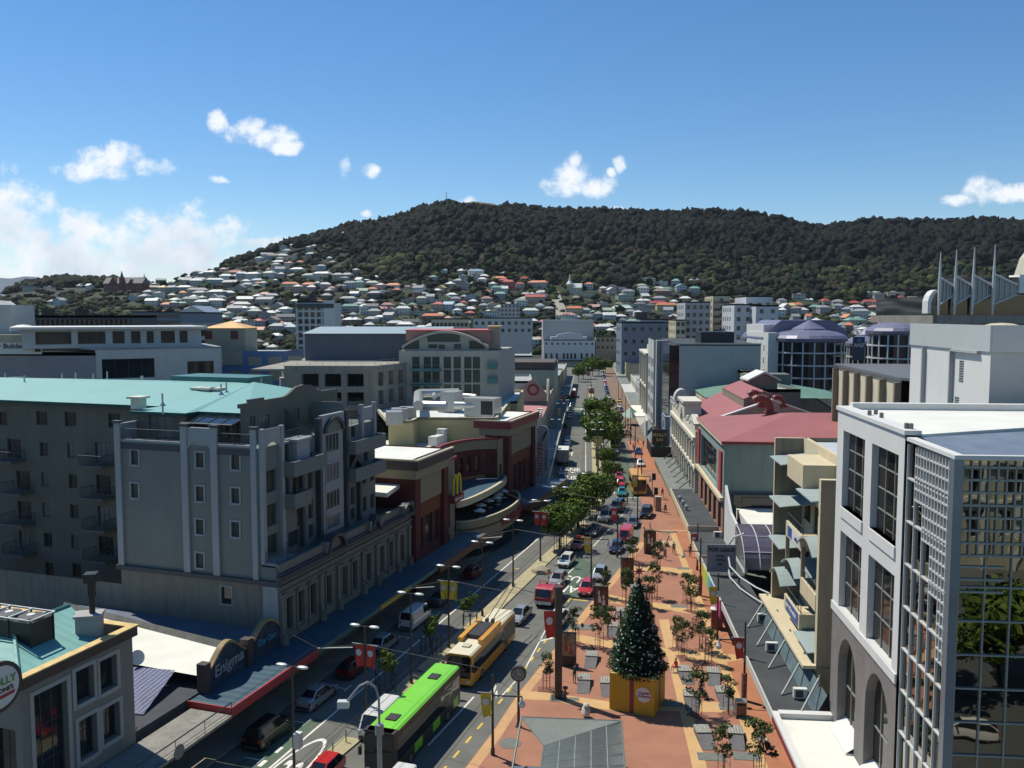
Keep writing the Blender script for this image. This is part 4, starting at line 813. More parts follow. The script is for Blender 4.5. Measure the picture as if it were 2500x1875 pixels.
g.face([P[0], P[1], R2, R1][::-1]); g.face([P[1], P[2], P[3], P[4], R3, R2][::-1]); g.face([P[4], P[5], R3][::-1]); g.face([P[5], (19.8, 5.5, 24.2), (19.8, 14, 24.9), R3][::-1]); g.face([R1, R2, R3, (19.8, 14, 24.9), (26, 17, ze), P[9]][::-1])
g.build('roof', teal, T)
g = G()
for a, b in zip(P[:6], P[1:7]):
 d = (Vector(b)-Vector(a)).normalized(); n = Vector((d.y, -d.x, 0));
 g.poly([Vector(a), Vector(b), Vector(b)+Vector((0, 0, -.3)), Vector(a)+Vector((0, 0, -.3))], [(0, 1, 2, 3), (3, 2, 1, 0)])
g.build('gutter', tealt, T)
b = G(); b.box(18, 23, 15.5, 26, 24.2, 26.0); b.build('lift_housing', tealt, T)
def roof_at(u, v): x, y = A.g(u, v, 24.9); return x, y
vent = M('roof_vent_pale', (.62, .60, .52), .6, .15, 2)
for i, (u, v) in enumerate([(338,975),(488,952),(509,953),(530,953)]):
 x, y = roof_at(u, v); b = G(); b.box(x-.5, x+.5, y-.5, y+.5, 24, 25.0); b.box(x-.75, x+.75, y-.75, y+.75, 25.0, 25.2); b.build('roof_ventilator', vent, T)
for (u, v) in [(13,930),(60,937),(228,933),(262,926),(345,939),(349,938),(397,987),(447,941),(540,960),(553,957),(638,944),(152,932),(185,930)]:
 x, y = roof_at(u, v); b = G(); b.tube((x, y, 24), (x, y, 25.9), .09, 6); b.lathe([(.3, 0), (.1, .3)], (x, y, 24.75), 6); b.build('vent_pipe', steel, T)
for (u, v) in [(42,930),(495,940)]:
 x, y = roof_at(u, v); b = G(); b.box(x-.8, x+.8, y-1.1, y+1.1, 24.6, 25.35); s_ = b.build('skylight', tealt, T); b = G(); b.box(x-.7, x+.7, y-1, y+1, 25.351, 25.38); b.build('pane', glass('skylight_glass', (.30, .36, .42), .1), s_)
b = G()
for k in range(3): x0, y0 = roof_at(505+k*16, 950); b.poly([(x0+3.2, y0-.9, 25.32), (x0+3.2, y0+.2, 25.32), (x0, y0+1.1, 24.95), (x0, y0, 24.95)], [(0, 1, 2, 3)])
b.build('white_roof_strips', M('white_membrane', (.72, .72, .70), .6, .06), T)
# blue verandah with red and yellow fascia
vblue = M('verandah_blue_roof', (.035, .085, .13), .5, .2, .4, stripe=(0, .9, .01)); vred = M('verandah_red_fascia', (.36, .035, .045), .6, .12); vyel = M('verandah_yellow_fascia', (.50, .38, .06), .6, .1)
V = Bd('verandah', 'long blue sheet verandah over the pavement below the grey apartments', 'verandah', FL(64.9, -43.4), AZL)
g = G(); g.box(-12, 27, -3.8, 0, 3.55, 3.75); g.build('roof', vblue, V.o)
g = G(); g.box(-12.1, .2, -3.95, -3.8, 3.1, 3.85); g.box(-12.1, -12, -3.8, 0, 3.2, 3.85); g.build('fascia', vred, V.o); g = G(); g.box(12.2, 19.5, -3.95, -3.8, 3.3, 3.75); g.build('fascia', vyel, V.o); g = G(); g.box(.2, 12.2, -3.9, -3.8, 3.25, 3.7); g.box(19.5, 27, -3.9, -3.8, 3.25, 3.7); g.build('fascia', tealt, V.o)
for x in (1.5, 6, 10.5, 15, 19.5, 24): b = G(); b.tube((x, -.1, 5.6), (x, -2.6, 3.8), .04, 4); b.build('tie_rod', dkframe, V.o)
g = G(); shop = M('shopfront_dark', (.05, .045, .04), .5, .3, .8)
for x in range(-11, 27, 4): g.box(x, x+3.4, -.08, 0, .3, 2.9)
g.build('shop_windows', gl_dark, V.o)
# corner pub
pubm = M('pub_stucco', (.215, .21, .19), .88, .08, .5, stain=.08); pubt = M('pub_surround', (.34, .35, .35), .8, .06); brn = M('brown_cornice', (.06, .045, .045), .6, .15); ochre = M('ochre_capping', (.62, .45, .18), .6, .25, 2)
cream = M('cream_paint', (.50, .46, .34), .75, .12, .6); ylwall = M('yellow_cladding', (.50, .44, .23), .75, .05, .3, stripe=(2, 3.1, .03)); maroon = M('maroon_brick', (.11, .026, .02), .85, .15, .9); rust = M('rust_panel', (.17, .055, .024), .85, .1, .8); rcream = M('cream_band', (.27, .24, .165), .8, .06); dkred = M('dark_red_trim', (.22, .035, .04), .6, .1)
conc2 = M('weathered_concrete', (.24, .235, .215), .9, .2, .6, stain=.3); roofg = M('grey_roof_membrane', (.33, .35, .36), .7, .15, .3); dkroof = M('dark_flat_roof', (.045, .052, .058), .85, .25, .4); wroof = M('white_flat_roof', (.70, .71, .67), .7, .10, .3); blackm = M('black_metal', (.02, .022, .025), .45, .1)
P_ = Bd('pub_building', 'two storey grey stucco corner pub with teal hipped roof and round sign', 'pub', (-20.6, 75.2), AZL); T = P_.o
g = G(); pw2 = [(4.1, 8.2, 1.5, 2.2, 1), (6.1, 8.1, 1.5, 2.2, 1), (4.2, 4.4, 1.5, 2.7, 2), (6.2, 4.6, 1.5, 2.4, 2), (.9, 3.3, 2.5, 6.9, 3, 3)]
windowed(T, g, (-26.9, 0), (-17.8, 0), 0, 11.0, pw2, dkframe, gl_dark, 0, dep=.45, out=.28, om=pubt)
g.box(-26.9, -17.8, .01, .5, 11.0, 11.3); windowed(T, g, (-26.9, 22), (-26.9, 0), 0, 11.3, [(19.6, 3.2, 1.9, 5.2, 2, 3), (16.5, 3.2, 2.4, 5.2, 2, 3)], dkframe, gl_dark, 0, dep=.4)
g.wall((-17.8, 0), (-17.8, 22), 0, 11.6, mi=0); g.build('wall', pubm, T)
g = G(); g.box(-27.2, -17.6, -.3, .02, 11.0, 11.65); g.box(-27.2, -26.9, 0, 22, 11.0, 11.65); g.build('cornice', brn, T)
g = G(); g.box(-27.25, -17.5, -.35, .25, 11.66, 11.74); g.box(-27.25, -26.85, .25, 22, 11.66, 11.74); g.box(-18.1, -17.5, .25, 12, 11.66, 11.74); g.build('capping', ochre, T)
g = G(); p0 = (-26.9, .2, 11.2); p1 = (-20.2, .2, 11.2); p2 = (-22.6, 5.2, 12.7); p3 = (-17.9, 5.2, 12.6); g.face([p0, p1, p3, p2]); g.face([p0, p2, (-22.6, 22, 12.7), (-26.9, 22, 11.2)]); g.box(-22.6, -17.9, 5.2, 5.3, 10.6, 12.64)
g.build('roof', M('teal_roof_light', (.15, .36, .345), .6, .12, .5, stripe=(0, .7, .01)), T)
g = G(); g.box(-22.6, -17.9, 5.35, 22, 10.4, 10.6); g.build('flat_roof', dkroof, T)
g = G(); g.tube((-26.9, 0, 11.35), (-22.6, 5.2, 12.85), .13, 5); g.tube((-22.7, 5.2, 12.8), (-17.9, 5.2, 12.7), .1, 5); g.build('ridge_capping', teal, T)
s_ = thing('pub_sign', 'round white pub sign with green and black lettering on the corner', 'sign', A.d.to_3d()*0)
sx, sz = P_.f(-2, 1678, -.9); wp = P_.loc+P_.d*sx+P_.n*(-.9); s_.location = (wp.x, wp.y, sz); s_.rotation_euler = (0, 0, math.pi/2-P_.az)
def disc(r, y0, y1, c=(0, 0), n=28): g = G(); g.xz([(c[0]+r*math.cos(2*math.pi*i/n), c[1]+r*math.sin(2*math.pi*i/n)) for i in range(n)], y0, y1); return g
disc(1.45, -.1, .1).build('rim', brn, s_); disc(1.2, -.13, -.1).build('face', M('sign_white', (.62, .64, .62), .5, .05), s_)
gg_ = M('sign_green', (.12, .30, .05), .5, 0); rx_ = (math.pi/2, 0, 0)
text('MOLLY', .62, s_, (0, -.15, .28), rx_, gg_); text("MALONE'S", .34, s_, (0, -.15, -.22), rx_, blackm); g = G(); g.xz([(-.9, -.5), (.9, -.42), (.85, -.62), (-.85, -.7)], -.15, -.13); g.build('ribbon', vred, s_)
ac = thing('air_conditioner', 'rooftop condenser rack with three round fans behind the teal pub roof', 'air conditioner', T.location)
x, y = P_.g(62, 1478, 14.1); ac.location = (0, 0, 0)
wp = P_.loc+P_.d*x+P_.n*y; ac.location = (wp.x-1.2, wp.y, 10.6); ac.rotation_euler = (0, 0, math.pi/2-P_.az); ac.scale = (.8, .8, .9)
g = G(); g.box(-1.1, 1.1, -3.6, 3.2, 1.2, 3.2); [g.box(a-.06, a+.06, b-.06, b+.06, 0, 3.4) for a in (-1.1, 1.1) for b in (-3.6, -1.3, 1, 3.2)]; g.build('casing', blackm, ac)
g = G(); [g.box(-1.2, 1.2, b-.06, b+.06, 3.4, 3.5) for b in (-3.7, -1.35, .95, 3.3)]; [g.box(a-.06, a+.06, -3.64, 3.24, 3.4, 3.49) for a in (-1.2, 1.2)]; g.build('frame', trimw, ac)
for b in (-2.5, -.2, 2.1): f = G(); f.lathe([(.95, 0), (.95, .2), (.3, .24)], (0, b, 3.2), 14); fo = f.build('fan', M('fan_grille', (.07, .07, .07), .6, .2, 6), ac); f = G(); f.lathe([(.34, 0), (.3, .05)], (0, b, 3.45), 12); f.build('fan_hub', trimw, fo)
x, y = P_.g(219, 1530, 12); wp = P_.loc+P_.d*x+P_.n*y; fl = thing('chimney', 'squat pale chimney with black cowled flue on the pub roof', 'chimney', (wp.x, wp.y, 10.6), .2)
g = G(); g.box(-.75, .75, -.6, .6, 0, 2.2); g.box(-.85, .85, -.7, .7, 2.2, 2.35); g.build('stack', pubt, fl); g = G(); g.tube((.2, 0, 2.3), (.2, 0, 3.5), .2, 8); g.tube((.2, 0, 3.5), (.2, 0, 4.5), .28, 8); g.box(-.2, .6, -.4, .4, 4.5, 5.1); g.build('flue', blackm, fl)
# low club with painted parapet
Q = Bd('nightclub', 'low club with curved painted parapet and white sheet roof', 'building', (-20.6, 75.2), AZL); T = Q.o
g = G(); g.box(-17.8, -.1, .3, 30, 0, 3.9); g.build('wall', M('club_wall', (.04, .045, .06), .8, .3, .8), T)
prof = [(-10.2, 3.6), (-10.2, 5.3)]+[(-10+x*5., 5.2+1.5*math.sin(math.pi*x)**1.5) for x in [i/12 for i in range(13)]]+[(-4.9, 5.4), (-4.4, 5.7), (-4.0, 5.7)]+[(-4+x*3.9, 5.5+1.1*math.sin(math.pi*x)) for x in [i/10 for i in range(11)]]+[(-.1, 3.6)]
g = G(); g.xz(prof, -.05, .25); pa = g.build('parapet', M('mural_blue', (.02, .045, .085), .7, .9, 1.2), T)
g = G()
for a, b in zip(prof[1:-1], prof[2:-1]): g.xz([a, b, (b[0], b[1]+.22), (a[0], a[1]+.22)], -.15, .35)
g.build('capping', M('mural_capping', (.30, .22, .10), .7, .5, .5), T)
for x in (-10.3, -4.8): g = G(); g.box(x-.35, x+.35, -.3, .5, 3.6, 6.1); g.build('pier', brn, T)
text('Enigma', 1.35, pa, (-7.4, -.09, 5.0), (math.pi/2, -.06, 0), M('mural_lettering', (.30, .34, .38), .6, .2, 2), shear=.15); text('City Cats', .7, pa, (-2.2, -.09, 5.1), rx_, M('mural_cyan', (.05, .30, .45), .6, 0), shear=.2)
g = G(); g.poly([(-10.1, .5, 4.9), (-5.2, .5, 4.9), (-2.5, 22, 5.6), (-10.5, 22, 5.6)], [(0, 1, 2, 3)]); g.build('white_roof', wroof, T)
g = G(); g.poly([(-5.0, .5, 5.0), (-.2, .5, 5.0), (-.2, 22, 5.2), (-2.5, 22, 5.2)], [(0, 1, 2, 3)]); g.build('blue_roof', M('faded_blue_roof', (.10, .13, .19), .7, .25, .4), T)
g = G(); g.poly([(-5.2, .5, 4.9), (-5.0, .5, 5.5), (-2.3, 22, 6.1), (-2.5, 22, 5.6)], [(0, 1, 2, 3), (3, 2, 1, 0)]); g.build('gutter_wall', conc2, T)
g = G(); q_ = lambda u, v, z: Q.g(u, v, z)+(z,)
bl = [q_(325, 1628, 5.2), q_(428, 1636, 5.0), q_(350, 1744, 4.0), q_(325, 1742, 4.0), q_(250, 1700, 4.4), q_(260, 1630, 5.0)]
g.face([b for b in bl]); g.face([b for b in bl][::-1]); o = g.build('corrugated_canopy', M('lilac_corrugated', (.36, .40, .62), .5, .08, .4, stripe=(1, .35, .03)), T)
dd = G(); dd.lathe([(.02, 0), (.35, .06), (.6, .2)], (0, 0, 0), 14); d_ = dd.build('satellite_dish', trimw); wp = gp(333, 1612, 5.6); d_.location = (wp[0], wp[1], 5.8); d_.rotation_euler = (1.2, 0, .9); tag(d_, 'white satellite dish at the edge of the white club roof', 'satellite dish')
Y = Bd('verandah', 'pale narrow verandah with round emblem in front of the club yard', 'verandah', (-20.6, 75.2), AZL)
g = G(); g.box(-24.5, -12.3, -3.9, -.2, 3.2, 3.4); g.build('roof', conc2, Y.o); g = G(); rail(g, [(-24.5, -3.85, 3.4), (-12.3, -3.85, 3.4)], h=1.0, post=3); g.build('railing', blackm, Y.o)
disc(.5, -.06, 0).build('emblem', conc2, Y.o, (-18.3, -4.02, 3.6))
F_ = Bd('gate', 'black iron bar gate with white spikes beside the pub', 'gate', (-20.6, 75.2), AZL)
g = G(); [g.tube((-17.4, .3+i*.22, 0), (-17.4, .3+i*.22, 4.2), .03, 4) for i in range(24)]; g.tube((-17.4, .2, 4.2), (-17.4, 5.5, 4.2), .05, 4); g.tube((-17.4, .2, 1), (-17.4, 5.5, 1), .05, 4); g.build('bars', dkframe, F_.o)
# cinema complex
K = Bd('cinema_building', 'maroon and cream cinema complex with curved balcony and yellow rear box', 'cinema', (-20.6, 75.2), AZL); T = K.o
def cor(g, x0, x1, z, y=0., e=.35, depth=1.2): g.box(x0-e, x1+e, y-e, y+depth, z, z+.5)
for (a, b, zt, nm) in [(27.6, 37.8, 16.0, 0), (62.2, 76.8, 16.6, 1)]:
 g = G(); m = (a+b)/2; wn_ = [(m-a-1.0, 4.6, 2.0, 6.2, 2, 5), (m-a-3.0, 4.6, 1.2, 4.6, 2, 4), (m-a+1.8, 4.6, 1.2, 4.6, 2, 4)]
 windowed(T, g, (a, 0), (b, 0), 0, zt, wn_, dkframe, gl_cy, 0, dep=.3); g.wall((b, 0), (b, 12), 0, zt, mi=0); g.wall((a, 12), (a, 0), 0, zt, mi=0); G_ = G(); G_.box(a+.01, b-.01, .01, 12, zt-.3, zt-.18); G_.build('tower_roof', wroof, T)
 for px_ in (a, b-1.5): g.box(px_, px_+1.5, -.55, 0, 0, zt-2.2)
 g.build('tower', maroon, T)
 g = G(); g.box(a-.25, b+.25, -.8, 0, zt-2.3, zt-1.2); g.box(a-.25, a, 0, 8, zt-2.3, zt-1.2); g.box(a+1.6, b-1.6, -.25, 0, zt-5.6, zt-2.35); g.build('cream_band', rcream, T)
 g = G(); g.box(a-.5, b+.5, -1.1, 0, zt-1.2, zt-.1); g.box(a-.5, a, 0, 8.5, zt-1.2, zt-.1); g.build('cornice', brn if not nm else dkred, T)
 g = G(); g.box(a-.55, b+.55, -1.15, -.8, zt-.1, zt+.1); g.box(a-.55, a-.2, -.8, 8.5, zt-.1, zt+.1); g.build('capping', cream, T)
 g = G(); g.box(a+1.6, b-1.6, -.1, 0, zt-7.5, zt-5.65)
 g.build('rust_panel', rust, T)
 g = G(); k = 10; c_ = (m, 10.7)
 g.xz([(c_[0]+1.0*math.cos(math.pi*i/k), c_[1]+1.0*math.sin(math.pi*i/k)) for i in range(k+1)], -.13, -.11); g.build('arch_window', gl_cy, T)
g = G(); g.wall((37.8, .3), (42, .3), 0, 14, [(1.3, 2.6, 5, 9), (1.3, 2.6, 1, 4)], .2, 0); g.wall((59.5, .3), (62.2, .3), 0, 14, [(.8, 2.0, 5.5, 10)], .2, 0)
for x, z in ((39.1, 5), (39.1, 1)): window(T, (0, .3), (50, .3), x, z, 1.3, 4 if z > 2 else 3, dkframe, gl_dark, .2, nz=3)
window(T, (0, .3), (70, .3), 60.3, 5.5, 1.2, 4.5, dkframe, gl_dark, .2, nz=3); g.build('link_wall', rcream, T)
def arc(x0, x1, y0, dep, n, s=1):
 c = (x0+x1)/2; h = (x1-x0)/2; return [(c-h*math.cos(math.pi*i/n), y0+s*dep*math.sin(math.pi*i/n)) for i in range(n+1)]
rec = arc(42, 59.5, .4, 5.2, 14)
g = G(); g2 = G(); g3 = G(); g4 = G()
for i, (p, q) in enumerate(zip(rec, rec[1:])):
 L = math.hypot(q[0]-p[0], q[1]-p[1])
 g.wall(p, q, 8.6, 12.6, [(.35, L-.35, 9.2, 11.6)], .3, 0); window(T, p, q, .35, 9.2, L-.7, 2.4, dkred, gl_dark, .3, nx=2)
 g2.wall(p, q, 12.6, 14.0, mi=0); g3.poly([(p[0], p[1]-.25, 14), (q[0], q[1]-.25, 14), (q[0], q[1]+.35, 14), (p[0], p[1]+.35, 14), (p[0], p[1]-.25, 14.3), (q[0], q[1]-.25, 14.3), (q[0], q[1]+.35, 14.3), (p[0], p[1]+.35, 14.3)], [(4, 5, 6, 7), (0, 1, 5, 4), (3, 7, 6, 2)])
 g4.wall(p, q, 4, 7.6, [(.2, L-.2, 4.3, 7.3)], .3, 0); window(T, p, q, .2, 4.3, L-.4, 3.0, dkframe, gl_dark, .3, nx=2)
g.box(37.8, 42, .2, 1, 14, 14.3) ; g.build('curved_wall', maroon, T); g2.build('curved_band', rcream, T); g3.box(37.6, 42, -.1, .5, 14, 14.3); g3.build('capping', dkred, T); g4.build('lower_curved_wall', maroon, T)
def ring(name, o, i_, z0, z1, m):
 g = G(); n = len(o); vs = [(p[0], p[1], z) for z in (z0, z1) for p in o]+[(p[0], p[1], z) for z in (z0, z1) for p in i_]
 fs = []
 for k in range(n-1): fs += [(k, k+1, n+k+1, n+k), (3*n+k, 3*n+k+1, 2*n+k+1, 2*n+k), (n+k, n+k+1, 3*n+k+1, 3*n+k), (k+1, k, 2*n+k, 2*n+k+1)]
 g.poly(vs, fs); return g.build(name, m, T)
o1 = arc(42, 62, .2, 1.2, 14, -1); i1 = arc(42.01, 61.9, .3, 5.1, 14)
ring('canopy', o1, i1, 7.7, 8.0, vblue); ring('canopy_fascia', arc(41.9, 62.1, 0, 1.5, 14, -1), arc(42, 62, .2, 1.2, 14, -1), 7.2, 8.1, cream)
ob = arc(42.2, 64.6, .2, 4.2, 18, -1); ring('balcony_floor', ob, arc(42.2, 61.9, .3, 5.1, 18), 3.9, 4.2, dkroof)
ring('balcony_front', ob, arc(42.4, 64.4, .2, 4.0, 18, -1), 2.6, 5.2, rcream)
ring('balcony_rail', arc(42.1, 64.7, .2, 4.25, 18, -1), arc(42.4, 64.4, .2, 3.95, 18, -1), 5.2, 5.35, cream)
ring('balcony_glass', arc(42.2, 64.6, .2, 4.0, 18, -1), arc(42.4, 64.4, .2, 3.8, 18, -1), .4, 2.5, gl_dark)
me_l = M('red_lettering', (.42, .03, .03), .5, 0)
TXT = 'READING CINEMAS';
for i, ch_ in enumerate(TXT):
 if ch_ == ' ': continue
 tt = .40+i*.042; a_ = math.pi*tt; px2 = 53.4-11.2*math.cos(a_); py2 = .2-4.3*math.sin(a_); rot = math.atan2(-4.3*math.cos(a_), 11.2*math.sin(a_))
 text(ch_, 1.75, T, (px2, py2-.06, 3.85), (math.pi/2, 0, rot), me_l, name='sign_letter', ext=.06)
pz = M('parasol_cream', (.62, .60, .55), .8, .05)
for i, (u, v) in enumerate([(1229,1199),(1215,1207),(1212,1215),(1193,1222),(1174,1233),(1171,1246)]):
 x, y = K.g(u, v, 6.0); y = max(-3.0, min(y, 2)); wp = K.loc+K.d*x+K.n*y
 t = thing('parasol', ['cream parasol farthest along the cinema balcony','cream parasol second from the far end of the cinema balcony','cream parasol third from the far end of the balcony','cream parasol at the middle of the cinema balcony','cream parasol second from the near end of the balcony','cream parasol nearest on the cinema balcony'][i], 'parasol', (wp.x, wp.y, 4.2), i, 'parasols on the cinema balcony')
 g = G(); g.lathe([(.9, 1.75), (.5, 1.95), (.04, 2.15)], n=8); g.build('canopy', pz, t); g = G(); g.tube((0, 0, 0), (0, 0, 2), .03, 6); g.build('pole', dkframe, t)
 tb = thing('table', 'small round table under '+['the farthest','the second farthest','the third','the middle','the second nearest','the nearest'][i]+' balcony parasol', 'table', (wp.x+.2, wp.y+.3, 4.2), 0, 'balcony tables'); g = G(); g.lathe([(.4, .7), (.4, .74)], n=10); g.build('table_top', pz, tb); g = G(); g.tube((0, 0, 0), (0, 0, .7), .04, 5); g.build('leg', dkframe, tb)
ms_ = Bd('restaurant_sign', 'yellow double arch sign above a dark red box on the cinema wall', 'sign', (-20.6, 75.2), AZL)
yl = M('arch_yellow', (.62, .52, .04), .4, .0); g = G()
for c_ in (39.2, 40.5): g.path([(c_-.62+.62*(1-math.cos(math.pi*i/10)), -.9, 9.6+2.6*math.sin(math.pi*i/10)**.6) for i in range(11)], .17, 6)
g.build('arches', yl, ms_.o); g = G(); g.box(38.2, 41.6, -1.2, -.2, 8.6, 9.5); g.build('sign_box', dkred, ms_.o); text("McDonald's", .6, ms_.o, (39.9, -1.22, 9.05), rx_, trimw)
vs_ = Bd('cinema_sign', 'tall pale blade sign reading READING CINEMAS vertically', 'sign', (-20.6, 75.2), AZL)
x, z = vs_.f(1311, 1080, -.6); g = G(); P = [(-1.1, .0), (1.1, .0), (1.1, 8.2)]+[(1.1*math.cos(math.pi*i/8), 8.2+1.0*math.sin(math.pi*i/8)) for i in range(1, 8)]+[(-1.1, 8.2)]
for a in P: pass
X0 = 77.6; g.yz([(-1.6+p[0], 4.9+p[1]) for p in P], X0, X0+.3); g.build('board', M('sign_pale', (.36, .38, .42), .5, .05), vs_.o)
text('READING', 1.35, vs_.o, (X0-.03, -1.0, 8.2), (math.pi/2, math.pi/2, -math.pi/2), me_l); text('CINEMAS', .85, vs_.o, (X0-.03, -2.2, 8.0), (math.pi/2, math.pi/2, -math.pi/2), M('sign_blue_grey', (.10, .12, .16), .5, 0))
g = G(); g.tube((X0-.05, -.9, 11.2), (X0-.05, -2.3, 13.2), .06, 5); g.tube((X0-.05, -2.3, 13.2), (X0-.05, -1.6, 11.4), .12, 5); g.build('emblem', blackm, vs_.o)
Vc = Bd('verandah', 'broad dusty blue verandah roof in front of the maroon cinema', 'verandah', (-20.6, 75.2), AZL)
g = G(); g.box(27, 43, -3.7, -.6, 3.5, 3.75); g.prism([(62, -4.2), (84, -4.2), (84, 0), (62, 0)], 3.5, 3.8); g.build('roof', M('verandah_dusty_blue', (.085, .13, .17), .55, .2, .4), Vc.o); g = G(); g.box(27, 43, -3.95, -3.7, 2.9, 3.8); g.box(61.8, 84, -4.4, -4.2, 2.9, 3.85); g.box(61.6, 61.8, -4.4, 0, 2.9, 3.85); g.build('fascia', M('verandah_brown_fascia', (.13, .06, .04), .6, .1), Vc.o)
zr_ = 17.0; pts = [K.g(u, v, zr_) for u, v in [(948,1030),(1008,1026),(1022,1019),(1214,1020),(1246,980),(1263,980),(1279,952)]]
far = [K.g(1279, 952, zr_), K.g(947, 951, zr_), K.g(900, 975, zr_)]
g = G()
outer = pts
for a, b in zip(outer, outer[1:]): g.wall(a, b, 0, zr_, mi=0)
g.build('rear_box_wall', ylwall, T)
g = G(); P = pts+[far[1], far[2]]; g.face([(p[0], p[1], zr_-.5) for p in P]); g.build('white_roof', wsheet, T)
g = G()
for a, b in zip(P, P[1:]+P[:1]):
 d = Vector((b[0]-a[0], b[1]-a[1]));
 if d.length < .2: continue
 n = Vector((-d.y, d.x)).normalized()*.45; g.poly([(a[0], a[1], zr_-.4), (b[0], b[1], zr_-.4), (b[0]+n.x, b[1]+n.y, zr_-.4), (a[0]+n.x, a[1]+n.y, zr_-.4), (a[0], a[1], zr_+.03), (b[0], b[1], zr_+.03), (b[0]+n.x, b[1]+n.y, zr_+.03), (a[0]+n.x, a[1]+n.y, zr_+.03)], [(4, 5, 6, 7), (2, 3, 7, 6), (0, 1, 5, 4)])
g.build('parapet', cream, T)
g = G(); L2 = [K.g(u, v, 18.) for u, v in [(765,945),(772,942),(946,942),(902,977),(850,980)]]; g.prism(L2, 6, 17.9, 0, mtop=1); g.build('rear_wing', [cream, wsheet], T)
g = G(); P = [(22.5, .6), (27.5, 1.5), (37.8, 1.5), (42, 2), (44, 5), (52, 6.5), (60, 6), (60, 20), (25, 24)]; g.prism(P, 12.5, 13.0); g.build('lower_roof', wroof, T)
g = G(); x, y = K.g(1062, 1082, 13.5); g.box(x-1, x+3.2, y-.7, y+.7, 13.2, 14.6); g.box(x+2.2, x+3.4, y-.7, y+.7, 14.6, 15.4); g.build('duct', trimw, T)
du = G(); a_ = lambda u, v, z=18.3: K.g(u, v, z)+(z-.6,)
def duct(u0, v0, u1, v1, z, r): p = K.g(u0, v0, z); q = K.g(u1, v1, z); du.tube(p+(z,), q+(z,), r, 10)
duct(1022, 960, 1120, 958, 19.2, .75); duct(1021, 962, 1021, 990, 19.0, .8); duct(1024, 990, 1090, 992, 18.6, .8); duct(1060, 957, 1060, 970, 19, .4)
p = K.g(1103, 975, 18.6); du.box(p[0]-2, p[0]+2, p[1]-1.3, p[1]+1.3, 16.6, 20); duct(1110, 989, 1168, 990, 18.4, .6); duct(1120, 965, 1162, 968, 19, .4)
p = K.g(1196, 992, 18.2); du.box(p[0]-1.8, p[0]+1.8, p[1]-1.4, p[1]+3.8, 16.6, 19.6);
ac2 = Bd('ductwork', 'silver roof ducts looping over the white cinema roof', 'ductwork', (-20.6, 75.2), AZL); du.build('duct', M('duct_steel', (.50, .52, .53), .35, .12, 2, metal=.4), ac2.o); gq = G(); gq.box(p[0]-1.84, p[0]-1.8, p[1]-1.1, p[1]+.9, 17, 19.2); gq.build('louvre', blackm, ac2.o); pl_ = K.g(985, 1010, 17.8)
for i, (u, v) in enumerate([(962,1010),(975,1003),(996,1000)]):
 x, y = K.g(u, v, 18.1); wp = K.loc+K.d*x+K.n*y; g = G(); g.box(-1.2, 1.2, -1.4, 1.4, 0, 2.0); o = g.build('roof_unit', steel, None, (wp.x, wp.y, 16.5), .2); tag(o, ['boxy grey roof unit nearest the apartment parapet','middle of three grey roof units beside the ducts','grey roof unit closest to the looping duct'][i], 'roof unit', 'grey roof units on the cinema')
# right hand row
c8 = lambda x, y: (1800+x/3.16, 900+y/3.16)
c4 = lambda x, y: (1800+x/3.16, 1375+y/3.16)
c7 = lambda x, y: (1200+x/3.16, 900+y/3.16)
OR = FR(0, 17.5)
wht = M('white_render', (.60, .61, .62), .7, .05, .4, stain=.05); stone = M('grey_stone_cladding', (.19, .18, .18), .7, .2, .5, stain=.2); mull = M('white_mullion', (.52, .54, .56), .4, .05); mullg = M('grey_mullion', (.30, .33, .32), .4, .05, metal=.3)
mirr = M('bronze_mirror_glass', (.30, .29, .27), .015, .0, 1, metal=1.);
nt_ = mirr.node_tree; b_ = nt_.nodes['Principled BSDF']; n_ = nt_.nodes.new('ShaderNodeTexNoise'); n_.inputs['Scale'].default_value = .55; n_.inputs['Detail'].default_value = 1; t_ = nt_.nodes.new('ShaderNodeTexCoord'); nt_.links.new(t_.outputs['Object'], n_.inputs['Vector'])
bp_ = nt_.nodes.new('ShaderNodeBump'); bp_.inputs['Distance'].default_value = .018; bp_.inputs['Strength'].default_value = .6; nt_.links.new(n_.outputs[0], bp_.inputs['Height']); nt_.links.new(bp_.outputs[0], b_.inputs['Normal'])
offg = M('bronze_office_glass', (.022, .019, .018), .04, .25, .4, spec=.35)
O_ = Bd('office_building', 'white framed office building with bronze mirror glass on the near right', 'office building', OR, AZR); T = O_.o
xs = [O_.f(*c8(x, y))[0] for x, y in [(780,290),(820,500),(985,600),(1040,620),(1245,700),(1290,700)]]
X = sorted(xs); xn, x1, x2, x3, x4, xf = X           # near edge ... far edge
ZT, ZS, ZM = 26.4, 12.4, 19.3
g = G(); g2 = G(); g3 = G(); g4 = G()
g.wall((xf, 0), (xn, 0), ZS, ZT, [(xf-x4, xf-x3, ZM+.5, 25.1), (xf-x2, xf-x1, ZM+.5, 25.1), (xf-x4, xf-x3, ZS+.3, ZM-1.2), (xf-x2, xf-x1, ZS+.3, ZM-1.2)], .42, 0)
g.wall((xf, -20), (xf, 0), 0, ZT, mi=0); g.box(xn, xf, .01, .12, ZS-.3, ZS+.28)
g.box(x3-.02, x4+.02, -.6, .1, ZM-.2, ZM+.5) ; g.box(x1-.02, x2+.02, -.6, .1, ZM-.2, ZM+.5)
g.build('white_frame', wht, T)
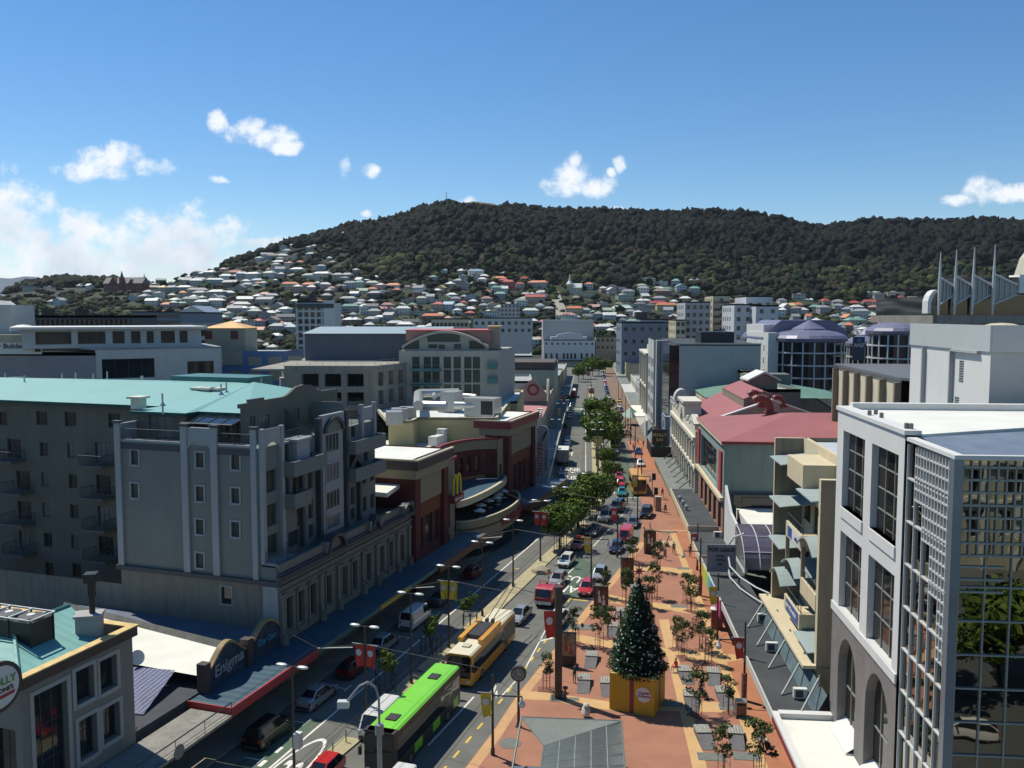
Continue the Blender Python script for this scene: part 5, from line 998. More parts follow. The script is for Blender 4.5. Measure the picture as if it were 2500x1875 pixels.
for (a, b) in ((x3, x4), (x1, x2)):
 for (z0, z1) in ((ZM+.5, 25.1), (ZS+.3, ZM-1.2)):
  p = G(); p.box(a, b, -.5, -.42, z0, z1); po = p.build('glazing', offg, T); p = G()
  for k in (1, 2): p.box(a+(b-a)*k/3-.04, a+(b-a)*k/3+.04, -.42, -.36, z0, z1)
  for k in (1, 2, 3)[:2 if z1 < 20 else 3]: zz = z0+(z1-z0)*k/(3 if z1 < 20 else 4); p.box(a, b, -.42, -.37, zz-.04, zz+.04)
  p.build('mullion', mullg, po)
def arch_wall(g, xa, xb, z0, z1, arcs, y=0., dep=.6):
 xs_ = [xa]
 for (c, hw, zb, zs) in arcs:
  g.face([(xs_[-1], y, z0), (c-hw, y, z0), (c-hw, y, z1), (xs_[-1], y, z1)][::-1]); n = 10
  for i in range(n):
   p, q = math.pi*i/n, math.pi*(i+1)/n; X0, X1 = c-hw*math.cos(p), c-hw*math.cos(q); Z0, Z1 = zs+hw*1.25*math.sin(p), zs+hw*1.25*math.sin(q)
   g.face([(X0, y, Z0), (X1, y, Z1), (X1, y, z1), (X0, y, z1)][::-1]); g.face([(X0, y, Z0), (X0, y-dep, Z0), (X1, y-dep, Z1), (X1, y, Z1)][::-1])
  if zb > z0: g.face([(c-hw, y, z0), (c+hw, y, z0), (c+hw, y, zb), (c-hw, y, zb)][::-1])
  for s in (-1, 1): g.face([(c+s*hw, y, zb), (c+s*hw, y-dep, zb), (c+s*hw, y-dep, zs), (c+s*hw, y, zs)][::s])
  xs_.append(c+hw)
 g.face([(xs_[-1], y, z0), (xb, y, z0), (xb, y, z1), (xs_[-1], y, z1)][::-1])
cA, cB = (x3+x4)/2, (x1+x2)/2; hwA = (x4-x3)/2-.35; hwB = (x2-x1)/2-.2
arch_wall(g2, xn, xf, 0, ZS-.3, [(cB, hwB, 4.2, 8.6), (cA, hwA, 4.2, 8.6)]); g2.build('stone_base', stone, T)
for (c, hw) in ((cA, hwA), (cB, hwB)):
 p = G(); p.box(c-hw, c+hw, -.7, -.6, 4.2, 11.8); po = p.build('arched_glazing', offg, T); p = G()
 for k in (1, 2): p.box(c-hw+2*hw*k/3-.04, c-hw+2*hw*k/3+.04, -.6, -.54, 4.2, 11)
 p.box(c-hw, c+hw, -.6, -.54, 7.2, 7.3); p.build('mullion', mullg, po)
 p = G(); p.box(c-hw-.05, c+hw+.05, -1.0, .5, 3.95, 4.2); p.face([(c-hw, .5, 4.2), (c+hw, .5, 4.2), (c+hw, -1, 5.2), (c-hw, -1, 5.2)][::-1]); p.build('sloping_sill', wht, T)
xc = 43.3
p = G(); p.box(xc+.1, xn-.05, -.35, -.25, .2, ZT-.3); p.build('street_glazing', mirr, T)
p = G(); p.box(xc-.02, xc+.08, -40, -.4, .2, ZT-.3); p.build('front_glazing', mirr, T)
p = G(); n = 5; dz = 2.3
for k in range(n+1): x = xc+.2+(xn-.3-xc)*k/n; p.box(x-.035, x+.035, -.25, -.12, .2, ZT-.5)
for k in range(12): z = ZT-1.6-k*dz;
zz = [ZT-2.4-k*2.42 for k in range(10)]
for z in zz: p.box(xc+.15, xn-.1, -.25, -.14, z-.05, z+.05)
w5 = (xn-.3-xc)/n
for r in range(17):                       # stepped lattice
 z = ZT-.9-r*.62; cols = 4 if r < 5 else (3 if r < 8 else (2 if r < 12 else 1)); p.box(xc+.15, xc+.2+w5*cols, -.22, -.1, z-.05, z+.05)
for c in range(12):
 x = xc+.2+w5*c/3; depth = 5 if c >= 9 else (8 if c >= 6 else (12 if c >= 3 else 17)); p.box(x-.03, x+.03, -.22, -.1, ZT-.9-(depth-1)*.62, ZT-.4)
p.build('street_mullions', mull, T)
p = G()
for k in range(30): y = -.5-k*1.22; p.box(xc-.12, xc-.03, y-.035, y+.035, .2, ZT-.4)
for k in range(15): z = ZT-6.6-k*1.7; p.box(xc-.13, xc-.03, -40, -.4, z-.035, z+.035)
for r in range(8): z = ZT-.7-r*.62; p.box(xc-.14, xc-.03, -40 if r < 7 else -40, -.4, z-.05, z+.05)
for k in range(90): y = -.5-k*.407; p.box(xc-.14, xc-.03, y-.035, y+.035, ZT-5.1, ZT-.4)
for r in range(3): z = ZT-5.6-r*.62; p.box(xc-.14, xc-.03, -2.6, -.4, z-.05, z+.05)
p.build('front_mullions', mullg, T)
p = G(); p.box(xc-.25, xc+.3, -.42, -.02, 0, ZT-.2); p.build('corner_post', M('blue_grey_metal', (.22, .27, .33), .35, .1, metal=.5), T)
p = G(); p.box(xn-.2, xf+.1, -.8, .12, ZT, ZT+.25); p.box(xf-.6, xf+.1, -30, -.8, ZT, ZT+.5); p.box(xc-.3, xn-.2, -.5, 0, ZT-.3, ZT-.1); p.box(xc-.3, xc, -40, -.5, ZT-.3, ZT-.1); p.build('parapet', wht, T)
p = G(); p.face([(xc, -40, ZT-.5), (xn, -40, ZT-.1), (xn+3, -8, ZT-.1), (xn-.2, -.8, ZT-.1), (xc+.2, -.4, ZT-.6)][::-1]); p.build('gutter', M('blue_grey_gutter', (.16, .20, .27), .5, .2, .6), T)
p = G(); p.prism([(xn-.2, -.8), (xf, -.8), (xf, -40), (xn+1, -40), (xn+3.4, -8)], ZT-1, ZT+.05); p.build('roof', wroof, T)
p = G();
for u, v in [(2018,987),(2079,988),(2107,988),(2138,1011),(2135,1017),(2137,1009),(2152,1017),(2205,1043),(2224,1044)]: x, y = O_.g(u, v, ZT+.3); p.lathe([(.12, 0), (.12, .3), (.05, .34)], (x, min(y, -.3), ZT+.05), 6)
pass
for i, (u, v) in enumerate([(2120,1012),(2138,1010),(2152,1018),(2205,1044),(2224,1045)]): x, y = O_.g(u, v, ZT+.3); q = G(); q.lathe([(.13, 0), (.13, .3), (.05, .34)], (x, min(y, -.3), ZT+.25), 6); q.build('roof_anchor', stone, T)
R2_ = Bd('roof_plant_room', 'tall white windowless plant block with louvres above the glass office', 'plant room', gp(2412, 1022, 25.6), AZR); T = R2_.o
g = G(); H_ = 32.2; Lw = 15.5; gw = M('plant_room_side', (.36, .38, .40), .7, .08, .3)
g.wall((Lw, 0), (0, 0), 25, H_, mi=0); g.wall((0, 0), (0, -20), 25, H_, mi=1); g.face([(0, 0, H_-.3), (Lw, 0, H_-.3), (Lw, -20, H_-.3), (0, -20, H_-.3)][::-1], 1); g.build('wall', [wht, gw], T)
g = G(); g.box(-.12, Lw, .001, .14, 30.4, 32.3); g.box(-.14, 0, -20, 0, 30.4, 32.3); g.build('upper_band', M('plant_band_grey', (.40, .43, .46), .7, .05), T)
g = G(); g.box(6.2, 6.4, 0, .35, 25, 30.3); g.box(11.9, 12.1, 0, .35, 25, 30.3); g.box(1.6, 6.2, 0, .3, 30.2, 30.4); g.build('pilaster', gw, T)
for (x, z, n) in [(4.4, 27.9, 9), (5.0, 25.6, 6)]: g = G(); [g.box(x, x+.75, 0, .03, z+i*.19, z+i*.19+.1) for i in range(n)]; g.build('louvre', dkframe, T)
dk = thing('roof_dome', 'pale oval rooflight on the plant block', 'rooflight', (0, 0, 0)); x, y = R2_.g(2445, 803, 32); wp = R2_.loc+R2_.d*x+R2_.n*y; dk.location = (wp.x, wp.y, 31.9); g = G(); g.lathe([(1.5, 0), (1.4, .3), (.7, .5), (.02, .55)], n=14); g.build('dome', cream, dk)
# beige balcony building
B_ = Bd('balcony_building', 'narrow beige building with curved blue-grey awnings and sunny balconies', 'building', OR, AZR); T = B_.o
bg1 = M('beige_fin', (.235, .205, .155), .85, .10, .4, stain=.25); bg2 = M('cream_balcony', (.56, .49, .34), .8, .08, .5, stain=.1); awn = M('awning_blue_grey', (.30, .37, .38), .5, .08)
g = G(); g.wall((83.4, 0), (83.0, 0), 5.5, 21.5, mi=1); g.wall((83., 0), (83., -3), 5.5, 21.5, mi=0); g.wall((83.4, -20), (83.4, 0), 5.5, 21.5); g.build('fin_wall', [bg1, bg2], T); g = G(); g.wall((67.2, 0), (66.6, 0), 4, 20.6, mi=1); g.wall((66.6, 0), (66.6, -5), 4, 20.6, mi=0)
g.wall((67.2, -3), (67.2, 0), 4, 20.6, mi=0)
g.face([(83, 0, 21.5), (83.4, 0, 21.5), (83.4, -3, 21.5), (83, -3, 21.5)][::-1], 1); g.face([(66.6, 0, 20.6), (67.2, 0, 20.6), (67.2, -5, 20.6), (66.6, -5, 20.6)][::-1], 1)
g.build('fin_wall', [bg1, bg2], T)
g = G(); FZ = [6.2, 9.7, 13.2, 16.7]
for z in FZ:
 on = [(.6, z+.9, 2.6, 2.0, 3), (4.2, z+.2, 3.2, 2.7, 3), (8.6, z+.9, 3.2, 2.0, 3), (12.6, z+.2, 2.8, 2.7, 2)]
 windowed(T, g, (83, -2.6), (67.2, -2.6), z, z+3.5, on, dkframe, gl_dark, 0, dep=.2)
g.face([(83, -2.6, 20.2), (67.2, -2.6, 20.2), (67.2, -2.6, 21.6), (83, -2.6, 21.6)]); g.box(67.2, 83.4, -3.1, -2.59, 20.2, 21.5); g.build('recessed_wall', bg2, T)
g = G(); g.prism([(66.7, -3.1), (83.3, -3.1), (83.3, -22), (66.7, -22)], 20.6, 21.1); g.build('roof', M('pale_blue_roof', (.42, .48, .52), .7, .12, .5), T)
g = G(); g.box(66.6, 84, -2.6, 1.0, 5.9, 6.15); g.build('terrace', bg2, T)
for (xa, xb, z) in [(72.0, 77.6, 14.0), (67.2, 72.0, 10.6), (72.0, 77.6, 7.4)]:
 b = G(); b.box(xa, xb, -.15, .05, z-.4, z+.9); b.box(xa, xa+.18, -2.6, -.15, z-.4, z+.9); b.box(xa, xb, -2.6, -.15, z-.4, z-.2); bo = b.build('balcony', bg2, T)
 b = G(); rail(b, [(xa+.1, -2.5, z+.9), (xa+.1, -.1, z+.9), (xb, -.1, z+.9)], h=.7, post=.9); b.build('railing', dkframe, bo)
 if z != 10.6: b = G(); b.box(xa+.4, xb-.8, .052, .08, z-.3, z+.8); sg = b.build('sign_panel', trimw if z > 10 else M('sign_blue', (.04, .09, .30), .5, 0), bo)
 if z > 13: b = G(); b.box(xb-2.4, xb-.9, .085, .1, z-.2, z+.7); b.build('sign_square', M('sign_blue', (.04, .09, .30), .5, 0), bo); text('online', .5, bo, (xa+1.5, .12, z+.2), (math.pi/2, 0, math.pi), M('sign_blue', (.04, .09, .30)))
 if z < 8: text('new office space', .55, bo, ((xa+xb)/2, .1, z+.35), (math.pi/2, 0, math.pi), trimw)
def curved_awning(xa, xb, z, rise, mat=awn):
 b = G(); n = 8; L = xb-xa
 for i in range(n):
  p, q = i/n, (i+1)/n; f = lambda t: (xa+L*t, z+rise*math.sin(math.pi*t))
  a, c = f(p), f(q); b.poly([(a[0], -2.6, a[1]+.3), (c[0], -2.6, c[1]+.3), (c[0], .3, c[1]), (a[0], .3, a[1]), (a[0], -2.6, a[1]+.2), (c[0], -2.6, c[1]+.2), (c[0], .3, c[1]-.1), (a[0], .3, a[1]-.1)], [(3, 2, 1, 0), (4, 5, 6, 7), (2, 3, 7, 6)])
 b.build('awning', mat, T)
def flat_awning(xa, xb, z): b = G(); b.poly([(xa, -2.6, z+.35), (xb, -2.6, z+.35), (xb, .5, z), (xa, .5, z-.0), (xa, -2.6, z+.25), (xb, -2.6, z+.25), (xb, .5, z-.1), (xa, .5, z-.1)], [(3, 2, 1, 0), (4, 5, 6, 7), (2, 3, 7, 6), (0, 3, 7, 4)][::1]); b.build('awning', awn, T)
flat_awning(78, 82.9, 19.8); flat_awning(67.3, 72.4, 18.8); flat_awning(78, 82.9, 16.0); curved_awning(67.4, 72.4, 14.4, .9); flat_awning(78, 82.9, 12.2); curved_awning(73, 78.2, 11.0, .9); curved_awning(78.2, 82.9, 8.7, 1.); flat_awning(67.3, 72, 6.9)
b = G(); b.box(72.2, 77.6, -.2, .05, 18.9, 20.8); b.box(72.0, 72.2, -2.6, .05, 18.6, 20.8); b.box(72.2, 77.6, -2.6, -.2, 20.3, 20.8); b.build('canopy_box', bg2, T)
for x in (72.1, 77.7): b = G(); b.box(x-.15, x+.15, -.3, 0, 10.5, 14); b.build('column', bg1, T)
# gap: white vault, glass barrel
W_ = Bd('arcade_building', 'low white shop building with a glazed barrel vault and white sloping roof', 'building', OR, AZR); T = W_.o
g = G(); g.prism([(104, -1.5), (112.7, -1.5), (112.7, -30), (104, -30)], 6.8, 8.2); g.prism([(83.6, -3), (97, -3), (97, -30), (83.6, -30)], 4.5, 6.2); g.build('white_roof', wroof, T)
g = G(); g.wall((112.7, -1.2), (112.7, -30), 8.2, 9.9, [(1, 27, 8.5, 9.6)], .2, 0); g.box(112.5, 112.9, -28, -2.2, 8.5, 9.6); g.build('clerestory', gl_dark, T)
g = G(); n = 9
vp = [(97.2+5.4*(1-math.cos(math.pi*.5*i/n)), 4.6+3.6*math.sin(math.pi*.5*i/n)) for i in range(n+1)]+[(104, 8.2)]
for a, b in zip(vp, vp[1:]): g.face([(a[0], 0, a[1]), (b[0], 0, b[1]), (b[0], -28, b[1]), (a[0], -28, a[1])][::-1])
g.face([(p[0], 0, p[1]) for p in vp]+[(104, 0, 4.6)]); g.build('vault_glazing', M('tinted_vault_glass', (.10, .09, .13), .12, .4, .3), T)
g = G()
for k in range(17):
 y = -k*1.7
 for a, b in zip(vp, vp[1:]): g.tube((a[0], y, a[1]+.05), (b[0], y, b[1]+.05), .07, 4)
for i in (3, 6): g.tube((vp[i][0], 0, vp[i][1]+.05), (vp[i][0], -28, vp[i][1]+.05), .05, 4)
g.build('vault_ribs', mull, T)
g = G(); g.xz([(112.5, 11.2), (112.5, 4), (97.5, 4), (97.2, 4.8), (104, 8.2), (108, 8.6)], -.3, 0); g.build('sloping_wall', wht, T)
g = G(); g.tube((97, .1, 3.6), (88, .1, 3.8), .09, 5); P = [(97+(-14)*i/10, .6-.2*i/10, 5.4-2.4*(i/10)**1.6+.3*math.sin(i)) for i in range(11)]; g.path([(98, 1.8, 5.2), (95, 2.0, 4.4), (92, 1.4, 4.1), (88, .5, 4.3), (84, 0, 4.9)], .09, 5); g.path([(98, 1.8, 6.4), (95, 2.0, 5.6), (92, 1.4, 5.3), (88, .5, 5.5), (84, 0, 6.2)], .09, 5); g.path([(98.2, 1.2, 4.6), (98.4, 2.2, 6.3), (97.6, 1.2, 8.2), (97, .2, 8.8)], .12, 5); g.build('curved_rail', mull, T)
# red roofed building
D_ = Bd('red_roofed_building', 'building with broad dusty red roof and blank pale green side wall', 'building', OR, AZR); T = D_.o
grn = M('pale_green_wall', (.215, .29, .285), .85, .12, .25, stain=.12); redr = M('dusty_red_roof', (.30, .105, .11), .7, .10, .25, stripe=(0, .75, .01)); brk = M('brick_orange', (.30, .15, .10), .85, .2, 1.2)
g = G(); g.wall((113.6, 0), (113.6, -34), 4, 16.5, mi=0); g.build('side_wall', grn, T); g = G(); g.box(113.45, 113.6, -34, 0, 9.5, 10.2); g.build('side_band', M('green_band', (.12, .16, .17), .8, .1), T)
g = G(); fw_ = [(i*4.6+3.6, 4.4, 2.6, 3.6, 4, 5) for i in range(5)]
windowed(T, g, (140, 0), (113.6, 0), 3.5, 9.0, fw_, dkframe, gl_dark, 0, dep=.3); g.build('facade_wall', brk, T)
g = G(); big = [(3.2, 9.6, 16.5, 5.0, 6, 4)]; windowed(T, g, (140, 0), (113.6, 0), 9.0, 16.5, big, dkframe, gl_dark, 0, dep=.5); g.build('upper_facade', grn, T)
g = G(); g.box(113.6, 140, -.05, .5, 8.8, 9.3); g.box(113.6, 140.2, -.4, .35, 16.2, 16.6); g.build('cornice', bg2, T)
for x in (116, 138.6): g = G(); g.box(x-1.2, x+.8, .05, .25, 9.8, 15.2); g.build('red_banner', M('banner_red_wall', (.42, .05, .05), .6, .1), T)
g = G(); z0, z1 = 16.7, 19.0
q_ = lambda u, v, z: D_.g(u, v, z)+(z,)
g.poly([(113.3, .4, z0), (113.3, -34, z0), (128, -34, z1), (128, -12, z1), (141, .4, z0), (141, -34, z0+.6)], [(0, 1, 2, 3)[::-1], (0, 3, 4)[::-1], (3, 2, 5, 4)[::-1]]); g.build('roof', redr, T)
g = G(); g.box(113.2, 113.5, -34, .4, 16.4, 16.75); g.build('gutter', dkred, T)
dr = M('duct_red', (.19, .05, .035), .5, .15)
for i, (u, v, lb) in enumerate([(1865,1005,'large curved red roof duct on the red roof'),(1848,985,'smaller curved red roof duct behind the large one'),(1903,985,'small curved red roof duct beside the ribbed wall')]):
 p = gp(u, v, 18.8); o = thing('roof_duct', lb, 'roof duct', (p[0], p[1], 18.2), 0); s = [.78, .7, .5][i]; g = G(); g.path([(1.2*s, 0, 0), (1.2*s, 0, 1.6*s), (.8*s, 0, 2.6*s), (0, 0, 3.3*s), (-1.2*s, 0, 3.4*s), (-2*s, 0, 2.9*s)], .75*s, 10); g.box(.2*s, 2.2*s, -s, s, 0, .8*s); g.build('duct', dr, o)
# white classical facade
N_ = Bd('classical_building', 'ornate white classical shop building with red gabled roofs behind', 'building', OR, AZR); T = N_.o
wc = M('classical_white', (.62, .60, .52), .7, .06, .8, stain=.12); wc2 = M('classical_shadow_wall', (.36, .34, .30), .85, .1)
g = G(); nb = 10; wn_ = []
for i in range(nb): x = 1.2+i*3.95; wn_ += [(x+.6, 4.6, 1.5, 3.2, 2, 3), (x+.6, 9.0, 1.5, 2.8, 2, 3)]
windowed(T, g, (180, 0), (140.2, 0), 3.6, 14.0, wn_, trimw, gl_dark, 0, dep=.4); g.wall((140.2, 0), (140.2, -12), 3.6, 15, mi=0); g.build('facade_wall', wc, T)
g = G()
for i in range(nb+1): x = 140.4+i*3.95; g.box(x-.3, x+.3, 0, .55, 4.4, 12.6); g.box(x-.42, x+.42, 0, .7, 12.2, 12.9); g.box(x-.42, x+.42, 0, .7, 7.9, 8.4)
g.box(140.2, 180, 0, .9, 12.9, 13.5); g.box(140.2, 180, -.4, .5, 13.5, 14.5); g.box(140.2, 180, 0, .6, 8.2, 8.6)
g.build('columns_and_cornice', wc, T)
for (a, b) in [(141, 147.5), (157, 166)]:
 g = G(); m = (a+b)/2; g.box(a, b, -2.5, .5, 14.5, 15.6 if a < 150 else 17.2);
 if a < 150: g.xz([(a-.3, 15.6), (b+.3, 15.6), (m, 16.8)], -.3, .7)
 else: g.box(a-.3, b+.3, -2.6, .8, 17.2, 17.7)
 g.build('attic_block', wc, T); g = G()
 if a > 150: g.xz([(m+2.2*math.cos(math.pi*i/10), 13.2+3*math.sin(math.pi*i/10)) for i in range(11)], .51, .55); g.build('arched_window', gl_dark, T)
for i in range(7): g = G(); x = 149+i*4.6; g.lathe([(.3, 0), (.45, .4), (.3, .9), (.1, 1.1)], (x, .2, 14.5), 8); g.build('finial', wc, T)
g = G(); f = lambda x, y, z: (x, y, z); wR = 12
for (ya, yb, zr) in [(-2, -22, 18.6)]:
 m = (ya+yb)/2; g.poly([(144, ya, 15.0), (178, ya, 15.0), (178, m, zr), (144, m, zr), (144, yb, 15.0), (178, yb, 15.0)], [(0, 1, 2, 3)[::-1], (3, 2, 5, 4)[::-1]]); g.poly([(150, m+3.4, zr+.2), (174, m+3.4, zr+.2), (174, m, zr+1.6), (150, m, zr+1.6), (150, m-3.4, zr+.2), (174, m-3.4, zr+.2)], [(0, 1, 2, 3)[::-1], (3, 2, 5, 4)[::-1]])
g.build('roof', redr, T)
g = G(); g.box(150, 174, -15.3, -8.7, 17.2, 18.85); g.face([(150, -8.7, 18.8), (150, -15.3, 18.8), (150, -12, 20.1)]); g.build('clerestory', bg1, T)
g = G(); g.yz([(-1, 13), (-1, 15.2), (-12, 19.2), (-24, 15), (-24, 13)], 143, 143.5); g.build('gable_wall', M('cream_gable', (.47, .42, .33), .8, .1, stain=.2), T); g = G(); g.yz([(-.8, 15.2), (-12, 19.2), (-24.2, 15), (-24.2, 15.25), (-12, 19.5), (-.8, 15.5)], 142.8, 143.8); g.build('gable_capping', trimw, T)
# generic filler along the right row
def block(name, label, cat, o, az, x0, x1, y0, y1, h, wall, roof, rows=(), fm=dkframe, gm=gl_dark, rise=0, par=.5, endw=(), dep=.2, back=None, z0=0):
 """box y0>y1; windows rows on the street side (x,z,w,h...) measured from far end; endw on the side that faces -x"""
 b = Bd(name, label, cat, o, az); g = G()
 if y0 > y1: windowed(b.o, g, (x1, y0), (x0, y0), z0, h, list(rows), fm, gm, 0, dep=dep); windowed(b.o, g, (x0, y0), (x0, y1), z0, h, list(endw), fm, gm, 0, dep=dep); g.wall((x1, y1), (x1, y0), z0, h, mi=0)
 else: windowed(b.o, g, (x0, y0), (x1, y0), z0, h, list(rows), fm, gm, 0, dep=dep); windowed(b.o, g, (x0, y1), (x0, y0), z0, h, list(endw), fm, gm, 0, dep=dep); g.wall((x1, y0), (x1, y1), z0, h, mi=0)
 g.build('wall', wall, b.o); g = G(); ya, yb = min(y0, y1), max(y0, y1)
 if rise: g.poly([(x0-.3, ya-.3, h), (x1+.3, ya-.3, h), (x1+.3, yb+.3, h), (x0-.3, yb+.3, h), ((x0*2+x1)/3, (ya+yb)/2, h+rise), ((x0+x1*2)/3, (ya+yb)/2, h+rise)], [(0, 1, 5, 4), (1, 2, 5), (2, 3, 4, 5), (3, 0, 4)])
 else: g.box(x0+.25, x1-.25, ya+.25, yb-.25, h-par-.1, h-par)
 g.build('roof', roof, b.o)
 if not rise: g = G(); g.box(x0, x1, yb-.25, yb, h-par, h+.02); g.box(x0, x0+.25, ya, yb-.25, h-par, h+.02); g.box(x1-.25, x1, ya, yb-.25, h-par, h+.02); g.box(x0+.25, x1-.25, ya, ya+.25, h-par, h+.02); g.build('parapet', wall, b.o)
 return b
def rowsof(L, sp, w, zs, h, off=1., nx=2): return [(off+i*sp, z, w, h, nx) for i in range(int((L-off)/sp)) for z in zs]
grw = M('grey_white_wall', (.45, .47, .48), .8, .08, .4, stain=.1); lgr = M('light_grey_wall', (.36, .38, .40), .85, .07, .25, stain=.06); crm = M('cream_wall', (.50, .45, .33), .8, .1, .5, stain=.15); bgw = M('blue_grey_wall', (.16, .20, .26), .8, .08, .4); tanw = M('tan_wall', (.33, .27, .19), .8, .1, .5); grr = M('green_roof', (.12, .24, .19), .6, .1, .3, stripe=(0, .8, .01)); pgw = M('pale_green_grey_wall', (.27, .33, .31), .85, .08, .3, stain=.08)
block('shop_building', 'slim grey white shop building with round topped parapet beside the classical facade', 'building', OR, AZR, 180.2, 190, 0, -14, 15.5, grw, roofg, [(1+i*2.2, z, 1.3, 2.4, 1) for i in range(4) for z in (5, 9, 12)])
g = G(); g.yz([(-.2+1.6*math.cos(math.pi*i/10)-1.4, 15.4+2.4*math.sin(math.pi*i/10)) for i in range(11)], 181, 184); o = g.build('parapet_arch', grw, None, OR+(0,), math.pi/2-math.radians(AZR)); tag(o, 'curved white parapet hood above the slim shop front', 'parapet')
block('shop_building', 'low blue trimmed shop front under the curved parapet', 'building', OR, AZR, 190.1, 197, 1, -12, 11, M('blue_trim_wall', (.22, .30, .40), .7, .1), roofg, rowsof(7, 2.2, 1.3, (5, 8), 1.8))
gb = block('green_roofed_building', 'building with green hipped roof behind the red gables', 'building', OR, AZR, 176, 196, -6, -34, 16.6, crm, grr, rise=2.6)
g = G(); g.box(184, 189, -24, -15, 17, 20.8); g.build('lift_housing', M('olive_box', (.15, .17, .15), .8, .1), gb.o); g = G()
for i in range(5): g.box(176+i*3, 178.6+i*3, -41, -34.4, 17.2, 17.3)
g.build('roof_glazing', gl_cy, gb.o); g = G(); g.box(176, 192, -41, -34.2, 10, 17.1); g.build('annex', dkframe, gb.o)
S_b = Bd('slab_office', 'tall grey slab office with black glass strip and blank side wall', 'office building', OR, AZR); T = S_b.o
g = G(); g.wall((197.5, -2.6), (197.5, -20.5), 0, 26.6, mi=0); g.build('side_wall', lgr, T); g = G(); g.box(197.8, 226, -2.6, -.4, 3, 26.3); g.build('black_glazing', M('black_glazing', (.010, .011, .02), .06, .6, .5), T)
g = G(); wn_ = [(.9+i*2.8, z, 1.7, 2.2, 2, 2) for i in range(3) for z in (5, 8.6, 12.2, 15.8, 19.4)];
windowed(T, g, (238, .8), (229, .8), 0, 26.6, wn_, trimw, gl_dark, 0, dep=.25); windowed(T, g, (229, .8), (229, -1.0), 0, 26.6, [], trimw, gl_dark, 0); windowed(T, g, (250, .8), (238.6, .8), 0, 26.6, [(w[0]+.5,)+w[1:] for w in wn_], trimw, gl_dark, 0, dep=.25); g.box(226, 229, -2.6, .3, 0, 26.6); g.build('front_wall', grw, T)
g = G(); g.box(197.5, 250, -20.5, -2.7, 26.2, 26.5); g.build('roof', dkroof, T); g = G(); g.box(197.4, 198, -20.6, -.3, 26.5, 26.8); g.build('parapet', lgr, T)
g = G(); g.box(203, 214, -15.5, -8, 26.5, 29.2); g.build('roof_plant', blackm, T); g = G(); rail(g, [(200, -20, 26.5), (240, -20, 26.5)], h=1.1, post=3); g.build('railing', steel, T)
block('ornate_building', 'cream ornate corner building beyond the tall grey slab', 'building', OR, AZR, 252, 284, .6, -14, 22, crm, roofg, rowsof(32, 3.2, 1.5, (5, 9, 13, 17), 2.6), par=.8, endw=[(2, z, 1.4, 2.4) for z in (14, 18)])
g = G()
for x in (252, 262, 272, 283.4): g.box(x-.3, x+.5, .6, 1.3, 4, 22)
g.box(251.6, 284.2, -14, 1.5, 21.6, 22.2); g.box(254, 262, -10, .4, 22.2, 24.4); g.box(251.8, 284, .6, 1.3, 12, 12.5); o = g.build('cornice', wc, None, OR+(0,), math.pi/2-math.radians(AZR)); tag(o, 'heavy cream cornice and pilasters of the ornate corner building', 'cornice')
RB = [(285, 305, 11, wc, 'white low shop building with striped verandah past the ornate corner'), (306, 330, 9, grw, 'grey white low shop row with curved awnings on the right'), (331, 372, 8, wc, 'pale fussy shop row with round parapet on the right far block'), (420, 470, 10, crm, 'cream distant shop row before the blue grey offices'), (472, 560, 9, tanw, 'tan distant shop row at the far end on the right')]
for (a, b, h, m, lb) in RB: block('shop_building', lb, 'building', OR, AZR, a, b, 0, -16, h, m, roofg, rowsof(b-a, 3.4, 1.8, (4.8,), 2.2))
# verandahs of the right row
def ver(label, x0, x1, z, m, y0=0., y1=4., fas=None, fh=.35, par=0, parm=None, name='verandah'):
 b = Bd(name, label, 'verandah', OR, AZR); g = G(); g.box(x0, x1, y0+.01, y1, z-.2, z); g.build('roof', m, b.o)
 if fas: g = G(); g.box(x0, x1, y1, y1+.12, z-fh, z+par); g.box(x0-.1, x0, y0, y1+.12, z-fh, z+par); g.build('fascia', fas, b.o)
 return b
bit = M('bitumen_roof', (.048, .055, .060), .85, .35, .35, bump=.01); wf = M('pale_parapet', (.46, .47, .46), .7, .08); conr = M('grey_concrete_roof', (.17, .19, .18), .85, .2, .4)
v1 = ver('white concrete verandah roof below the glass office with maroon fascia', 30, 62.3, 4.1, wroof, fas=dkred, fh=.5); g = G(); g.box(30, 62.5, 3.7, 4.13, 4.1, 4.35); g.box(61.8, 62.4, 0, 3.7, 4.1, 4.5); g.build('parapet', wht, v1.o)
v2 = ver('long dark bitumen verandah roof with pale parapet in front of the beige building', 62.5, 104, 3.9, bit, fas=wf, fh=.3, par=.35)
g = G(); g.face([(62.6, .2, 5.6), (84, .2, 5.6), (84, 1.0, 4.0), (62.6, 1.0, 4.0)][::-1]); g.build('glass_screen', M('screen_glass', (.12, .17, .20), .1, .3), v2.o)
for x in (64.5, 69, 74, 79, 83.5): g = G(); g.tube((x, .3, 6.1), (x-2.8, 2.6, 3.95), .09, 6); g.tube((x, .3, 4), (x, .3, 6.3), .08, 5); g.build('brace', M('brace_grey', (.22, .25, .25), .5, .1), v2.o)
for i, (u, v, lb) in enumerate([(1953,1697,'small white air conditioner at the near end of the dark verandah'),(1884,1583,'small white air conditioner on the dark verandah below the struts'),(1862,1512,'white air conditioner beside the spiral ladder'),(1752,1308,'white air conditioner in front of the glass barrel vault')]):
 p = gp(u, v, 4.2); o = thing('air_conditioner', lb, 'air conditioner', (p[0], p[1], 3.9), -math.radians(AZR), 'air conditioners on the verandah roof'); g = G(); g.box(-.5, .5, -.2, .2, .1, .85); g.build('casing', trimw, o); g = G(); g.box(-.35, .2, -.22, -.2, .2, .75); g.build('fan_grille', dkframe, o)
